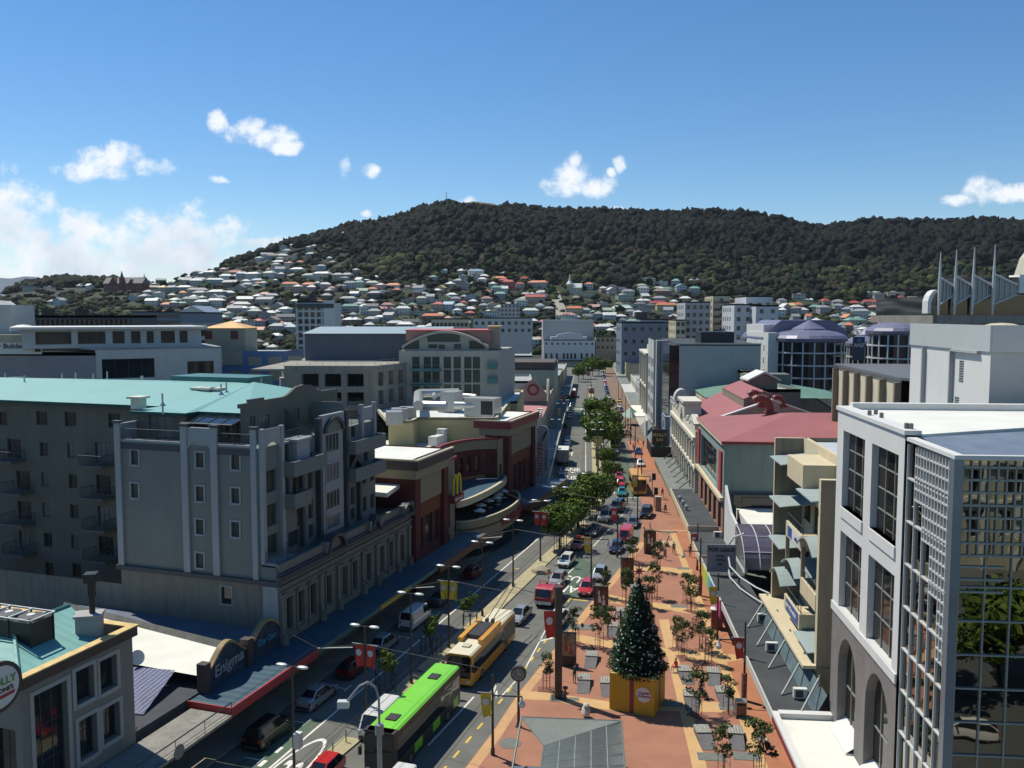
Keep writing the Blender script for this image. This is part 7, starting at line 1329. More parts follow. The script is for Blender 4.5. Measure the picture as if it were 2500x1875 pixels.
sg = Bd('bank_sign', 'dark blue bank sign with pale letters between the round offices', 'sign', dp(2082, 850, 228)[:2], 90); z4 = lambda v: CH+(770-v)/CF*228; g = G(); g.box(0, 3.0, -.3, .3, z4(880), z4(822)); g.build('board', M('sign_navy', (.02, .03, .06), .5, 0), sg.o); text('ANZ', 1.3, sg.o, (1.5, -.33, z4(843)), rx_, trimw); g = G(); g.xz([(1.5+.6*math.cos(i*math.pi/5), z4(830)+.6*math.sin(i*math.pi/5)) for i in range(10)], -.34, -.31); g.build('emblem', M('emblem_blue', (.02, .10, .40), .4, 0), sg.o)
rh = Bd('ribbed_hall', 'cream hall with upright ribs and flat dark roof', 'hall', (dp(2045, 893, 120)[0], 120), 51); T = rh.o; zt = CH+(770-893)/CF*120
hc = M('hall_cream', (.56, .51, .40), .8, .06, .3, stain=.05); g = G(); g.wall((21, 0), (0, 0), 0, zt, mi=0) if 0 else g.wall((0, 0), (21, 0), 0, zt, mi=0); g.build('wall', hc, T)
pS = [gp(u, v, 26.) for u, v in [(2045,893),(2201,928)]]
T.location = (pS[0][0], pS[0][1], 0); d_ = Vector((pS[1][0]-pS[0][0], pS[1][1]-pS[0][1])); Lh = d_.length; T.rotation_euler = (0, 0, math.atan2(d_.y, d_.x))
for ch in list(bpy.data.objects):
 if ch.parent == T: bpy.data.objects.remove(ch)
g = G(); g.wall((0, 0), (Lh, 0), 0, 26, mi=0); g.wall((0, 30), (0, 0), 0, 26, mi=0); g.build('wall', hc, T); g = G(); g.prism([(-.3, -.3), (Lh+.3, -.3), (Lh+26, 14), (Lh+20, 32), (-.3, 30)], 26, 26.3); g.build('roof', M('hall_roof_slate', (.115, .13, .155), .8, .15, .2), T)
for i in range(6): g = G(); x = .1+i*(Lh-.6)/5; g.box(x, x+.5, -.7, 0, 0, 25.7); g.build('rib', bg1, T)
g = G(); g.box(Lh*.55, Lh*.55+3, 12, 15, 26.3, 28); g.build('roof_hatch', blackm, T)
mb = thing('maroon_block', 'plain maroon block between the ribbed hall and the white plant block', 'building', gp(2201, 922, 24.8)+(0,), .0); g = G(); g.box(0, 9, 0, 14, 0, 24.8); g.build('wall', M('maroon_plaster', (.13, .055, .06), .85, .08), mb); g = G(); g.box(-6, 10, -9, -.1, 0, 20); g.build('low_block', M('dark_block', (.07, .055, .06), .85, .1), mb)
lc = thing('gabled_lantern', 'small grey gabled roof lantern over the red roofs', 'lantern', gp(1868, 968, 17.5)+(0,), 0); g = G(); g.box(-3.6, 3.6, 0, 8, 12, 18.6); g.build('wall', M('mauve_grey', (.22, .20, .22), .8, .1), lc); g = G(); g.xz([(-2.6, 18.6), (2.6, 18.6), (2.6, 20.6), (0, 21.8), (-2.6, 20.6)], 1, 6); g.build('lantern_wall', bg1, lc); g = G(); g.xz([(-3.2, 20.4), (0, 21.9), (3.2, 20.4), (3.2, 20.7), (0, 22.3), (-3.2, 20.7)], .5, 6.5); g.build('lantern_roof', trimw, lc)
gs2 = thing('green_shed', 'green gable ended shed roof by the ribbed hall', 'shed', gp(1960, 978, 16.5)+(0,), 0); g = G(); g.xz([(-7, 0), (6, 0), (6, 14.6), (2.5, 16.9), (-7, 16.9)], 0, 9); g.build('wall', bg1, gs2); g = G(); g.poly([(-7.2, -.3, 17), (2.6, -.3, 17), (2.6, 9.3, 17.2), (-7.2, 9.3, 17.2), (6.3, -.3, 14.6), (6.3, 9.3, 14.8)], [(0, 1, 2, 3), (1, 4, 5, 2)]); g.build('roof', grr, gs2)
sp_ = thing('spired_building', 'dark concrete building topped by glass prows and tall pale spires', 'building', (dp(2280, 780, 110)[0], 110, 0)); z5 = lambda v, Y=110: CH+(770-v)/CF*Y; fx5 = lambda u: (u-2280)/CF*110
g = G(); g.prism([(0, 0), (26, 0), (40, 26), (13.5, 26)], 0, z5(770)); g.build('wall', conc2, sp_); g = G(); g.box(.3, 26, -.6, 20, z5(790), z5(770)); g.build('slab_edge', conc2, sp_); g = G(); g.box(1, 26, 2, 20, z5(770), z5(722)); g.build('dark_glazing', gl_dark, sp_)
tg = M('prow_glass', (.20, .26, .28), .12, .3, .8)
for i, (ua, ub) in enumerate([(2288, 2321), (2326, 2364), (2369, 2412), (2418, 2472)]):
 a, b = fx5(ua), fx5(ub); zt_ = z5(681-i*3); zb_ = z5(743); zm0, zm1 = z5(700-i*1), z5(720); g = G(); g.xz([(a, zt_), (b, zm0), (b, zm1), (a, zb_)], -.5, -.2); g.build('glass_prow', tg, sp_)
 q = G(); q.tube((a, -.6, zt_), (b, -.6, zm0), .16, 5); q.tube((a, -.6, zb_), (b, -.6, zm1), .12, 5); [q.tube((a+(b-a)*k/4, -.6, zt_+(zm0-zt_)*k/4), (a+(b-a)*k/4, -.6, zb_+(zm1-zb_)*k/4), .06, 4) for k in range(1, 4)]; q.build('prow_frame', mull, sp_)
 q = G(); zc = z5(750); hi = z5([618, 612, 607, 600][i]); q.lathe([(.10, zc-1), (.2, zc+1), (.21, z5(690)), (.05, hi)], (a-.3, -.9, 0), 8); q.build('spire', mull, sp_)
g = G(); g.poly([(fx5(2300), -.3, z5(681)), (26, -.3, z5(672)), (34, 14, z5(672)), (fx5(2300)+8, 14, z5(681))], [(0, 1, 2, 3)]); g.box(fx5(2480), 26, -.4, 2, z5(716), z5(672)); g.build('roof', wsheet, sp_)
g = G(); n = 8; P = [(fx5(2290)-3.1*math.sin(math.pi/2*i/n)-0, z5(756)+6.2*math.sin(math.pi/2*i/n)) for i in range(n+1)]
g.xz([(fx5(2264), z5(765)), (fx5(2264), z5(735)), (fx5(2268), z5(722)), (fx5(2276), z5(711)), (fx5(2284), z5(708)), (fx5(2288), z5(712)), (fx5(2278), z5(722)), (fx5(2272), z5(740)), (fx5(2272), z5(765))], 0, 1.5); g.build('curved_end_wall', wht, sp_)
dm = thing('dome', 'pale round dome at the right edge of the picture', 'dome', (dp(2500, 680, 125)[0]+2.2, 125, z5(676, 125)-2)); g = G(); g.lathe([(3.2, 0), (3.2, 2.2), (2.6, 4.6), (1.4, 6.4), (.4, 7.2), (.3, 8.4), (.02, 8.6)], n=16); g.build('shell', M('dome_cream', (.48, .46, .38), .6, .1), dm)
# vehicles
tyre = M('tyre_rubber', (.018, .018, .018), .9, .1); rimm = M('alloy_rim', (.38, .39, .40), .35, .05, metal=.7); cgl = M('car_glass', (.012, .015, .018), .05, 0, spec=.7); lampw = M('headlamp', (.65, .66, .68), .15, 0); lampr = M('tail_lamp', (.35, .02, .015), .3, 0); plas = M('dark_plastic', (.03, .03, .033), .6, .1)
PAINT = {}
def paint(c):
 T = {'white':(.62,.63,.62),'silver':(.36,.38,.40),'grey':(.10,.11,.13),'black':(.012,.012,.014),'red':(.46,.02,.02),'orange':(.50,.07,.02),'dred':(.16,.015,.015),'blue':(.03,.06,.26),'teal':(.02,.22,.22),'yellow':(.66,.44,.03),'navy':(.02,.03,.07)}
 if c not in PAINT: PAINT[c] = M('car_paint_'+c, T[c], .28, .03, 3, metal=.0 if c in ('white', 'red', 'yellow', 'orange') else .35, coat=.6)
 return PAINT[c]
KD = {  # x from the nose: (x, half width, belt z, top z, half width at top, kind of the stretch that follows)
'hatch': (4.0, [(0,.60,.55,.58,.5,'b'),(.12,.78,.66,.70,.62,'b'),(.95,.84,.88,.94,.70,'w'),(1.65,.85,.90,1.42,.58,'g'),(3.3,.85,.94,1.44,.57,'r'),(3.85,.82,.95,1.0,.68,'b'),(4.0,.76,.62,.66,.6,'b')], .30, 1.45),
'sedan': (4.6, [(0,.62,.52,.55,.5,'b'),(.15,.82,.66,.68,.62,'b'),(1.15,.87,.86,.91,.72,'w'),(1.95,.88,.88,1.38,.58,'g'),(3.2,.88,.92,1.38,.57,'r'),(3.9,.86,.95,1.02,.7,'b'),(4.5,.82,.90,.95,.68,'b'),(4.6,.76,.60,.64,.6,'b')], .30, 1.4),
'suv': (4.6, [(0,.70,.72,.76,.6,'b'),(.12,.86,.92,.96,.68,'b'),(1.1,.90,1.05,1.12,.76,'w'),(1.65,.90,1.08,1.74,.66,'g'),(4.2,.90,1.10,1.76,.65,'r'),(4.5,.88,1.12,1.2,.76,'b'),(4.6,.84,.75,.8,.7,'b')], .38, 1.75),
'van': (4.7, [(0,.74,.60,.64,.6,'b'),(.1,.86,.95,1.0,.7,'w'),(.75,.88,1.10,1.85,.72,'g'),(1.9,.88,1.12,1.93,.72,'s'),(4.5,.88,1.12,1.93,.72,'r'),(4.68,.86,1.12,1.2,.78,'b'),(4.7,.82,.7,.75,.7,'b')], .30, 1.9)}
CARM = {}
def carmesh(k):
 if k in CARM: return CARM[k]
 L, S, rw, H = KD[k]; S = [(L/2-s[0],)+s[1:] for s in S]   # front at +x
 body, ws, rwn, sl, sr = G(), G(), G(), G(), G()
 def ring(s):
  x, hw, zb, zt, ht, _ = s; z0 = .2; h = [(hw*.9, z0), (hw, z0+.15), (hw*1.0, zb*.7), (hw*.97, zb), (ht, zt-.05), (ht*.82, zt)]
  return [(x, -y, z) for y, z in h]+[(x, y, z) for y, z in h[::-1]]
 R_ = [ring(s) for s in S]; n = 12
 for i in range(len(S)-1):
  kd = S[i][5]; A, B = R_[i], R_[i+1]
  for j in range(n):
   q = [A[j], A[(j+1) % n], B[(j+1) % n], B[j]][::-1]
   if j == 11: body.face(q); continue
   tgt = body
   if kd == 'w' and j == 5: tgt = ws
   elif kd == 'r' and j == 5: tgt = rwn
   elif kd in 'g' and j in (3, 7): tgt = sr if j == 3 else sl
   elif kd in 'wr' and j in (3, 7): tgt = sr if j == 3 else sl
   elif kd == 's' and j in (3, 7) and False: tgt = sr
   tgt.face(q)
 body.face(R_[0][::-1]); body.face(R_[-1])
 trim = G(); s0 = S[0][0]; hw = S[2][1]
 for s in (-1, 1): trim.box(s0-2.9, s0-1.0, s*hw*1.0-.03, s*hw*1.0+.03, .2, .32)
 trim.box(s0-.03, s0+.05, -hw*.7, hw*.7, .25, .48); trim.box(-s0-.05, -s0+.02, -hw*.7, hw*.7, .28, .5)
 for s in (-1, 1):                      # door pillars
  i = 3 if k != 'van' else 2; a = S[i]; x = a[0]-(1.0 if k != 'van' else .95)
  if k != 'van': trim.tube((x, s*a[1]*.975, a[2]), (x, s*(a[4]+.01), a[3]-.06), .045, 4)
 wx = S[0][0]-.78, S[-1][0]+.82; wr = rw
 t = G(); t.lathe([(wr-.12, -.1), (wr, -.09), (wr, .09), (wr-.12, .1)], n=14); rm = G(); rm.lathe([(.02, .07), (wr*.62, .105), (wr*.64, .09)], n=10)
 hl = G(); zf = S[1][2]; hl.box(s0-.16, s0+.0, -.02, .26, zf-.2, zf-.04); tl = G(); zr = S[-2][2]; tl.box(-s0-.01, -s0+.1, -.02, .2, zr-.3, zr-.08)
 mi = G(); mi.box(-.07, .05, 0, .2, 0, .13); pl = G(); pl.box(0, .012, -.18, .18, 0, .11)
 CARM[k] = dict(body=body.mesh('body', [paint('white')], True), trim=trim.mesh('bumper_trim', [plas]), ws=ws.mesh('windscreen', [cgl]), rw=rwn.mesh('rear_window', [cgl]), sl=sl.mesh('side_window', [cgl]), sr=sr.mesh('side_window', [cgl]), t=t.mesh('tyre', [tyre], True), rm=rm.mesh('rim', [rimm]), hl=hl.mesh('headlight', [lampw]), tl=tl.mesh('tail_light', [lampr]), mi=mi.mesh('mirror', [plas]), pl=pl.mesh('number_plate', [lampw]),
 wx=wx, hw=S[2][1], wr=wr, s0=s0, zf=zf, zr=zr, mz=S[2][2], mx=S[2][0])
 for nm in ('body',):
  me = CARM[k][nm]; me.set_sharp_from_angle(angle=math.radians(38))
 return CARM[k]
def car(k, c, loc, az, label, cat=None, group=None, far=False, sc=1.):
 m = carmesh(k); o = thing({'van':'parked_van', 'suv':'four_wheel_drive'}.get(k, 'car'), label, cat or {'van':'van', 'suv':'car'}.get(k, 'car'), (loc[0], loc[1], .0), math.pi/2-math.radians(az), group); o.scale = (sc,)*3
 inst('body', m['body'], o, mat=paint(c)); inst('bumper_trim', m['trim'], o); inst('windscreen', m['ws'], o); inst('rear_window', m['rw'], o); inst('side_window', m['sl'], o); inst('side_window', m['sr'], o)
 for x in m['wx']:
  for s in (-1, 1): w = inst('wheel', m['t'], o, (x, s*(m['hw']-.1), m['wr'])); w.rotation_euler = (-s*math.pi/2, 0, 0); (far or inst('rim', m['rm'], w))
 for s in (-1, 1): h = inst('headlight', m['hl'], o, (0, s*m['hw']*.72-.12, 0)); h2 = inst('tail_light', m['tl'], o, (0, s*m['hw']*.74-.09, 0)); (far or inst('mirror', m['mi'], o, (m['mx']-.15, s*m['hw']-(0 if s > 0 else .2), m['mz'])))
 if not far: inst('number_plate', m['pl'], o, (m['s0']+.05, 0, .4))
 return o
LA, LB2 = AZL, AZL+180; RA = AZR; RB2 = AZR+180
CG = 'cars on the street'
for a in [('suv','black',FL(56.2,-38.6),LA,'black four wheel drive parked nearest on the left under the lamp',0),('sedan','silver',FL(63.2,-38.5),LA,'silver sedan parked in shade behind the black four wheel drive',0),('hatch','dred',FL(69.6,-38.5),LA,'dark red car in deep shade between two silver cars',0),('hatch','silver',FL(76,-38.5),LA,'silver hatchback parked in shade beside the red banners',0),('van','white',FL(83,-38.4),LA,'white van parked in shade in front of the classical podium',0),('sedan','grey',FL(90.5,-38.5),LA,'dark grey car parked ahead of the shaded white van',0),('hatch','dred',FL(101,-38.6),LA,'dark red car in shade under the cinema verandah',0),
('van','white',FL(60.4,-31.1),LB2,'white van squeezed between the median and the green coach',0),('hatch','red',FL(52.3,-31.5),LB2,'red car roof at the very bottom of the picture',0),('van','white',FL(50.8,-25.2),LB2,'white van at the bottom edge right of the green coach',0),
('sedan','silver',gp(1268,1512),LB2,'silver coupe with rear spoiler following the cream roofed bus',0),('sedan','white',gp(1362,1522),LB2,'white car partly hidden behind the thick dark pole',0),('hatch','silver',gp(1362,1425),LB2,'silver hatchback beside the red truck',0),('hatch','white',gp(1383,1378),LB2,'white hatchback below the first median tree',0),('hatch','red',gp(1432,1446),LB2-4,'red hatchback standing on the green bus lane',0),('hatch','silver',gp(1464,1411),LB2-4,'silver hatchback behind the red hatchback',0),
('hatch','orange',gp(1412,1337),LB2,'orange red hatchback beside the median tree guards',0),('sedan','grey',gp(1450,1303),LB2,'dark grey sedan behind the orange red hatchback',0),('suv','white',gp(1480,1270),LB2+4,'white four wheel drive behind the dark grey sedan',0),('suv','silver',gp(1507,1245),LB2+6,'silver four wheel drive at the crossing beside a motorcycle',0),
('hatch','navy',gp(1505,1345),LB2-2,'blue car with bright headlamp beside the picture panels',0),('van','red',gp(1528,1318),LB2-3,'red van parked behind the blue car with bright headlamp',0),('sedan','grey',gp(1545,1284),LB2-3,'dark teal car hidden beside the leaning panel frames',0),('suv','black',gp(1578,1262),LB2-3,'black four wheel drive parked by the plaza kerb',0),
('sedan','teal',gp(1518,1208),RB2+3,'teal sedan waiting at the crossing',0),('hatch','red',gp(1515,1186),RB2+2,'red car directly behind the teal sedan',0),('sedan','red',gp(1511,1170),RB2+2,'red car two behind the teal sedan',0),('sedan','grey',gp(1507,1146),RB2+2,'dark car in tree shade behind the two red cars',0),('suv','grey',gp(1503,1120),RB2+2,'dark car half under the big median trees',0),('hatch','white',gp(1563,1138),RB2,'white estate car behind the orange bus',0),('hatch','blue',gp(1557,1108),RB2,'blue hatchback beside the lime green bus',0),
('hatch','blue',FR(166,-5.4),RA,'blue car in shade below the round street sign',0),('hatch','blue',FR(173,-5.4),RA,'second blue car in shade on the left kerb',0),('suv','blue',FR(212,-5.5),RA,'blue four wheel drive parked beyond the box truck',0),('sedan','silver',FR(219,-5.5),RA,'silver car parked beyond the blue one on the left',1),('sedan','white',FR(226,-5.5),RA,'white car parked before the left crossing',1),
('sedan','silver',gp(1489,989),RB2,'silver car driving alone in the middle distance',1),('hatch','yellow',gp(1511,982),RB2,'yellow car parked on the right in the middle distance',1),('hatch','white',gp(1511,996),RB2,'white car parked in front of the yellow car',1),('sedan','grey',gp(1516,1005),RB2,'dark car parked in front of the white and yellow cars',1),('hatch','red',gp(1524,1018),RB2,'red and white car nearest the footpath corner',1),('suv','white',gp(1441,958),RA,'white four wheel drive by the far crossing on the left',1)]: car(*a[:5], group=CG, far=bool(a[5]))
FC = ['silver','white','black','grey','navy','silver','red','white','grey','blue','silver','black','white','grey']
for i in range(13): car('hatch' if i % 3 else 'sedan', FC[i], FR(330+i*15, 7.6), RB2, f'{FC[i].replace("navy", "dark blue")} car in the distant right parked line, '+(ORD[i] if i < 12 else 'last')+' from the near end', group=CG, far=True)
for i in range(6): car('hatch', FC[(i*3+1) % 14], FR(278+i*7.5, -6.2), RA, f'{FC[(i*3+1) % 14].replace("navy", "dark blue")} car shaded at the left kerb past the crossing, '+ORD[i]+' along', group=CG, far=True)
def bus(name, label, loc, az, L, body, roof, glz, extra=None, H=3.1, gl=None):
 o = thing(name, label, 'bus', (loc[0], loc[1], 0), math.pi/2-math.radians(az)); w = 1.25; g = G(); hl = L/2
 ring = lambda x, k=1.: [(x, -w*k, .35), (x, -w*k, 1.25), (x, -w*k, H-.55), (x, -w*.93*k, H-.12), (x, -w*.8*k, H), (x, w*.8*k, H), (x, w*.93*k, H-.12), (x, w*k, H-.55), (x, w*k, 1.25), (x, w*k, .35)]
 R_ = [ring(hl, .94), ring(hl-.25), ring(-hl+.15), ring(-hl, .96)]; rf = G()
 for A, B in zip(R_, R_[1:]):
  for j in range(10):
   q = [A[j], A[(j+1) % 10], B[(j+1) % 10], B[j]][::-1]; (rf if j in (3, 4, 5) else g).face(q)
 g.face(R_[0][::-1]); g.face(R_[-1]); g.build('body', body, o); rf.build('roof', roof, o)
 for s in (-1, 1): q = G(); q.box(-hl+.5, hl-.4, s*(w+.004)-.008, s*(w+.004)+.008, 1.3, H-.5); q.build('side_windows', glz, o)
 q = G(); q.box(hl-.02, hl+.03, -w*.88, w*.88, .95, H-.2); q.build('windscreen', glz, o)
 for x in (hl-2.6, -hl+2.9):
  for s in (-1, 1): q = G(); q.lathe([(.36, -.14), (.48, -.12), (.48, .12), (.36, .14)], n=14); t = q.build('wheel', tyre, o, (x, s*(w-.13), .48)); t.rotation_euler = (-s*math.pi/2, 0, 0); q = G(); q.lathe([(.02, .1), (.28, .15)], n=10); q.build('rim', rimm, t)
 for s in (-1, 1): q = G(); q.box(hl, hl+.04, s*.9-.15, s*.9+.15, .55, .75); q.build('headlight', lampw, o); q = G(); q.box(hl+.1, hl+.3, s*(w+.16)-.1, s*(w+.16)+.1, 1.7, 2.3); q.tube((hl, s*w*.9, 2.7), (hl+.2, s*(w+.16), 2.3), .03, 4); q.build('mirror', plas, o)
 return o
lime = M('lime_green_paint', (.20, .62, .03), .35, .06, .6, coat=.4); byel = M('bus_yellow', (.68, .32, .015), .35, .05, coat=.4); bcr = M('bus_cream_roof', (.66, .62, .48), .5, .08, 1); bgr = M('bus_graphite', (.03, .035, .035), .35, .1)
o = bus('coach', 'bright lime green tour coach at the bottom of the picture', FL(59.9, -27.7), LB2, 12.6, bgr, lime, cgl, H=3.5)
for x in (4.0, -3.6): q = G(); q.box(x-.5, x+.5, -.42, .42, 3.5, 3.58); q.build('roof_hatch', plas, o)
for x0, x1 in ((-5.6, -4.6), (-1.8, -.4), (1.6, 3.0)): q = G(); q.box(x0, x1, 1.256, 1.27, .5, 1.25); q.build('green_panel', lime, o)
q = G(); q.poly([(-5.9, 1.275, 2.9), (-5.9, 1.275, 1.9), (-4.9, 1.275, 2.3), (-3.4, 1.275, 1.6), (-4.6, 1.275, 2.8)], [(0, 1, 2, 3, 4)][::1]); q.build('swoosh', steel, o); q = G(); q.box(5.6, 6.34, -1.2, 1.2, 3.38, 3.5); q.build('front_cap', plas, o)
o = bus('trolleybus', 'cream and yellow trolleybus with poles and yellow roof pods on the right carriageway', FL(75.7, -27.95), LB2, 12.4, byel, bcr, cgl, H=3.1)
for s in (-1, 1): q = G(); q.box(-1.8, 3.4, s*.98-.22, s*.98+.22, 3.05, 3.5); q.build('roof_pod', byel, o)
q = G(); q.box(-1.2, 2.4, -.62, .62, 3.1, 3.5); q.build('battery_box', plas, o); q = G(); q.box(3.9, 4.6, -.35, .35, 3.1, 3.22); q.build('roof_hatch', cream, o)
q = G(); q.box(-6.0, -2.4, 1.262, 1.275, .9, 2.6); q.build('rear_graphic', bgr, o)
for s in (-1, 1): q = G(); q.box(-2.2, -1.7, s*.3-.12, s*.3+.12, 3.1, 3.55); q.tube((-1.9, s*.3, 3.5), (-9.2, s*.3-1.2*0, 4.9), .045, 5); q.build('trolley_pole', plas, o)
o = bus('city_bus', 'orange yellow city bus waiting at the pedestrian crossing', FR(164.2, 9.8-.6), RB2-1.5, 11.8, byel, byel, cgl, H=3.1); q = G(); [q.box(1.6+i*.3, 1.75+i*.3, -.8, .8, 3.1, 3.2) for i in range(5)]; q.build('roof_vent', ochre, o)
o = bus('city_bus', 'lime yellow city bus beside the big median trees', FR(222, 6.6), RB2, 11.6, M('lime_yellow', (.34, .42, .03), .35, .05), M('lime_yellow_roof', (.50, .55, .10), .4, .05), cgl, H=3.1); q = G(); q.box(-2.5, .5, -.9, .9, 3.1, 3.4); q.build('roof_unit', plas, o)
o = bus('city_bus', 'red and white bus parked far away on the left', FR(352, -6.6), RA, 11, dkred, trimw, cgl, H=3.1)
t = thing('box_truck', 'white roofed box truck parked on the left beyond the cinema', 'truck', FR(193, -5.6)+(0,), math.pi/2-math.radians(RA)); q = G(); q.box(-4, 2.2, -1.2, 1.2, .9, 3.5); q.build('cargo_box', M('truck_box_grey', (.24, .25, .26), .6, .1), t); q = G(); q.box(-4.02, 2.22, -1.22, 1.22, 3.5, 3.56); q.build('box_roof', trimw, t); q = G(); q.box(2.3, 4, -1.05, 1.05, .5, 2.4); q.build('cab', trimw, t); q = G(); q.box(4.0, 4.03, -.9, .9, 1.4, 2.2); q.build('windscreen', cgl, t)
for x in (-2.8, 3.0):
 for s in (-1, 1): q = G(); q.lathe([(.3, -.13), (.42, -.12), (.42, .12), (.3, .13)], n=12); w = q.build('wheel', tyre, t, (x, s*1.0, .42)); w.rotation_euler = (math.pi/2, 0, 0)
t = thing('tray_truck', 'red tray truck with rack facing the camera beside the median', 'truck', gp(1335, 1475)+(0,), math.pi/2-math.radians(LB2)); rp2 = paint('red')
q = G(); q.xz([(-.2, .55), (1.6, .55), (1.65, 1.3), (1.35, 2.15), (1.1, 2.3), (-.2, 2.3)], -1.0, 1.0); q.build('cab', rp2, t); q = G(); q.poly([(1.665, -.88, 1.32), (1.665, .88, 1.32), (1.38, .85, 2.12), (1.38, -.85, 2.12)], [(0, 1, 2, 3)]); q.build('windscreen', cgl, t); q = G(); q.box(-4.2, -.3, -1.1, 1.1, .8, 1.0); [q.box(-4.2, -.3, s*1.08-.03, s*1.08+.03, 1.0, 1.35) for s in (-1, 1)]; q.build('tray', dkred, t)
q = G(); [q.tube((x, s*.95, 1), (x, s*.95, 2.5), .04, 4) for x in (-.4, -4.1) for s in (-1, 1)]; [q.tube((x, -.95, 2.5), (x, .95, 2.5), .04, 4) for x in (-.4, -4.1)]; [q.tube((-.4, s*.95, 2.5), (-4.1, s*.95, 2.5), .03, 4) for s in (-1, 1)]; q.build('rack', rp2, t)
q = G(); q.box(1.64, 1.72, -.95, .95, .5, .85); q.build('bumper', lampw, t)
for x in (.9, -3.1):
 for s in (-1, 1): q = G(); q.lathe([(.28, -.12), (.4, -.11), (.4, .11), (.28, .12)], n=12); w = q.build('wheel', tyre, t, (x, s*.85, .4)); w.rotation_euler = (math.pi/2, 0, 0)
# street trees and planting
bark = M('bark', (.09, .065, .045), .9, .3, 2)
lf1 = leafmat('street_leaf', (.125, .185, .035), .8); lf2 = leafmat('street_leaf_dark', (.07, .125, .03), .8); lf3 = leafmat('sapling_leaf', (.10, .13, .06), 1.2)
def leafcrown(seed, n, R, H, z0, size, clumps=10, gap=.25):
 r = random.Random(seed); g = G(); C = []
 for i in range(clumps): a = r.uniform(0, 6.28); q = r.uniform(.15, .72)*R; C.append((q*math.cos(a), q*math.sin(a), z0+H*r.uniform(.22, .8), R*r.uniform(.34, .55)))
 for i in range(n):
  c = C[i % clumps];
  while 1:
   d = Vector((r.gauss(0, 1), r.gauss(0, 1), r.gauss(0, .8))).normalized(); k = r.uniform(.55, 1.05)**.5
   p = Vector((c[0], c[1], c[2]))+Vector((d.x, d.y, d.z*.72))*c[3]*k
   if noise.noise(p*1.1+Vector((seed, 0, 0))) > -gap: break
  u = Vector((r.gauss(0, 1), r.gauss(0, 1), r.gauss(0, .5))).normalized(); w = d.cross(u)
  if w.length < .1: continue
  w = w.normalized(); s = size*r.uniform(.6, 1.3); u2 = (u*.8+d*.4).normalized()
  g.mat(1 if r.random() < .3 else 0); g.face([p-u2*s*.5, p+w*s*.32, p+u2*s*.5, p-w*s*.32])
 return g
def trunkmesh(h, r, R, n=5, seed=1):
 q = random.Random(seed); g = G(); g.tube((0, 0, 0), (0, 0, h*.6), r, 7, r*.75)
 for i in range(n): a = i*6.28/n+q.uniform(-.4, .4); m = (R*.35*math.cos(a), R*.35*math.sin(a), h*.9); g.tube((0, 0, h*.55), m, r*.55, 5, r*.35); g.tube(m, (R*.7*math.cos(a+.2), R*.7*math.sin(a+.2), h*1.25), r*.35, 4, r*.1)
 return g.mesh('trunk', [bark])
BT = [leafcrown(s, 4200, 3.1, 3.9, 2.0, .40, 16).mesh('crown', [lf1, lf2]) for s in (1, 2, 3)]; BTr = trunkmesh(3.2, .14, 3)
def tree(p, s, label, v=0, grp='street trees on the median', z=.13):
 o = thing('street_tree', label, 'tree', (p[0], p[1], z), rnd.uniform(0, 6), grp); o.scale = (s, s, s); inst('crown', BT[v % 3], o); inst('trunk', BTr, o); return o
for i, (u, v, s, lb) in enumerate([(1367,1342,.92,'nearest of the big median trees beside the red banner pole'),(1393,1300,.8,'second big median tree behind the nearest one'),(1411,1290,1.0,'big median tree beside the second tree guard'),(1440,1262,1.05,'big light green median tree third from the front'),(1458,1240,.95,'big median tree by the pedestrian crossing'),(1484,1178,.62,'small median tree under the yellow banner pole'),(1478,1150,.72,'bushy median tree just below the two large ones'),(1474,1118,1.35,'large round median tree in front of the side street'),(1468,1096,1.45,'large median tree beside the lime yellow bus'),(1466,1062,1.55,'largest dark median tree at the far end of the row')]): tree(gp(u, v), s*1.14, lb, i)
for i, (u, v, s) in enumerate([(1412,932,1.3),(1424,925,1.5),(1446,918,1.5),(1462,918,1.5),(1478,912,1.4),(1437,905,1.4),(1455,900,1.3)]): tree(gp(u, v), s, 'broad dark tree in the far square, '+ORD[i]+' of the clump', i, 'trees of the far square')
tree(FR(243, -7.2), .5, 'slim street tree beside the yellow left banner', 1)
ST = leafcrown(9, 1100, 1.15, 2.2, 1.7, .22, 6, .3).mesh('crown', [lf1, lf2]); STr = trunkmesh(2., .05, 1)
gd = G(); [gd.box(a-.04, a+.04, b-.04, b+.04, 0, 1.7) for a in (-.7, 0, .7) for b in (-.7, .7)]; [gd.box(-.74, .74, b-.03, b+.03, 1.45, 1.52) for b in (-.7, .7)]; GDm = gd.mesh('tree_guard', [blackm])
for i, (u, v, lb) in enumerate([(1148,1535,'small bushy tree in a guard beside the cream roofed bus'),(1053,1597,'small bushy tree between two median lamps'),(941,1690,'small bushy tree nearest the green coach')]):
 p = gp(u, v); o = thing('street_tree', lb, 'tree', (p[0], p[1], .13), i, 'small guarded median trees'); inst('crown', ST, o); inst('trunk', STr, o); inst('tree_guard', GDm, o)
for i, (u, v) in enumerate([(1368,1343),(1411,1300),(1448,1262)]): p = gp(u, v); o = inst('tree_guard', GDm, None, (p[0], p[1], .13), -math.radians(AZL), scale=(1, 1, 1.35)); tag(o, ['tall black tree guard nearest on the median','tall black tree guard second along the median','tall black tree guard close to the crossing'][i], 'tree guard', 'black tree guards')
SP = [leafcrown(20+i, 900, 1.0, 3.0, 1.2, .19, 11, .1).mesh('crown', [lf3, lf2]) for i in range(3)]; SPr = trunkmesh(2.2, .035, .6)
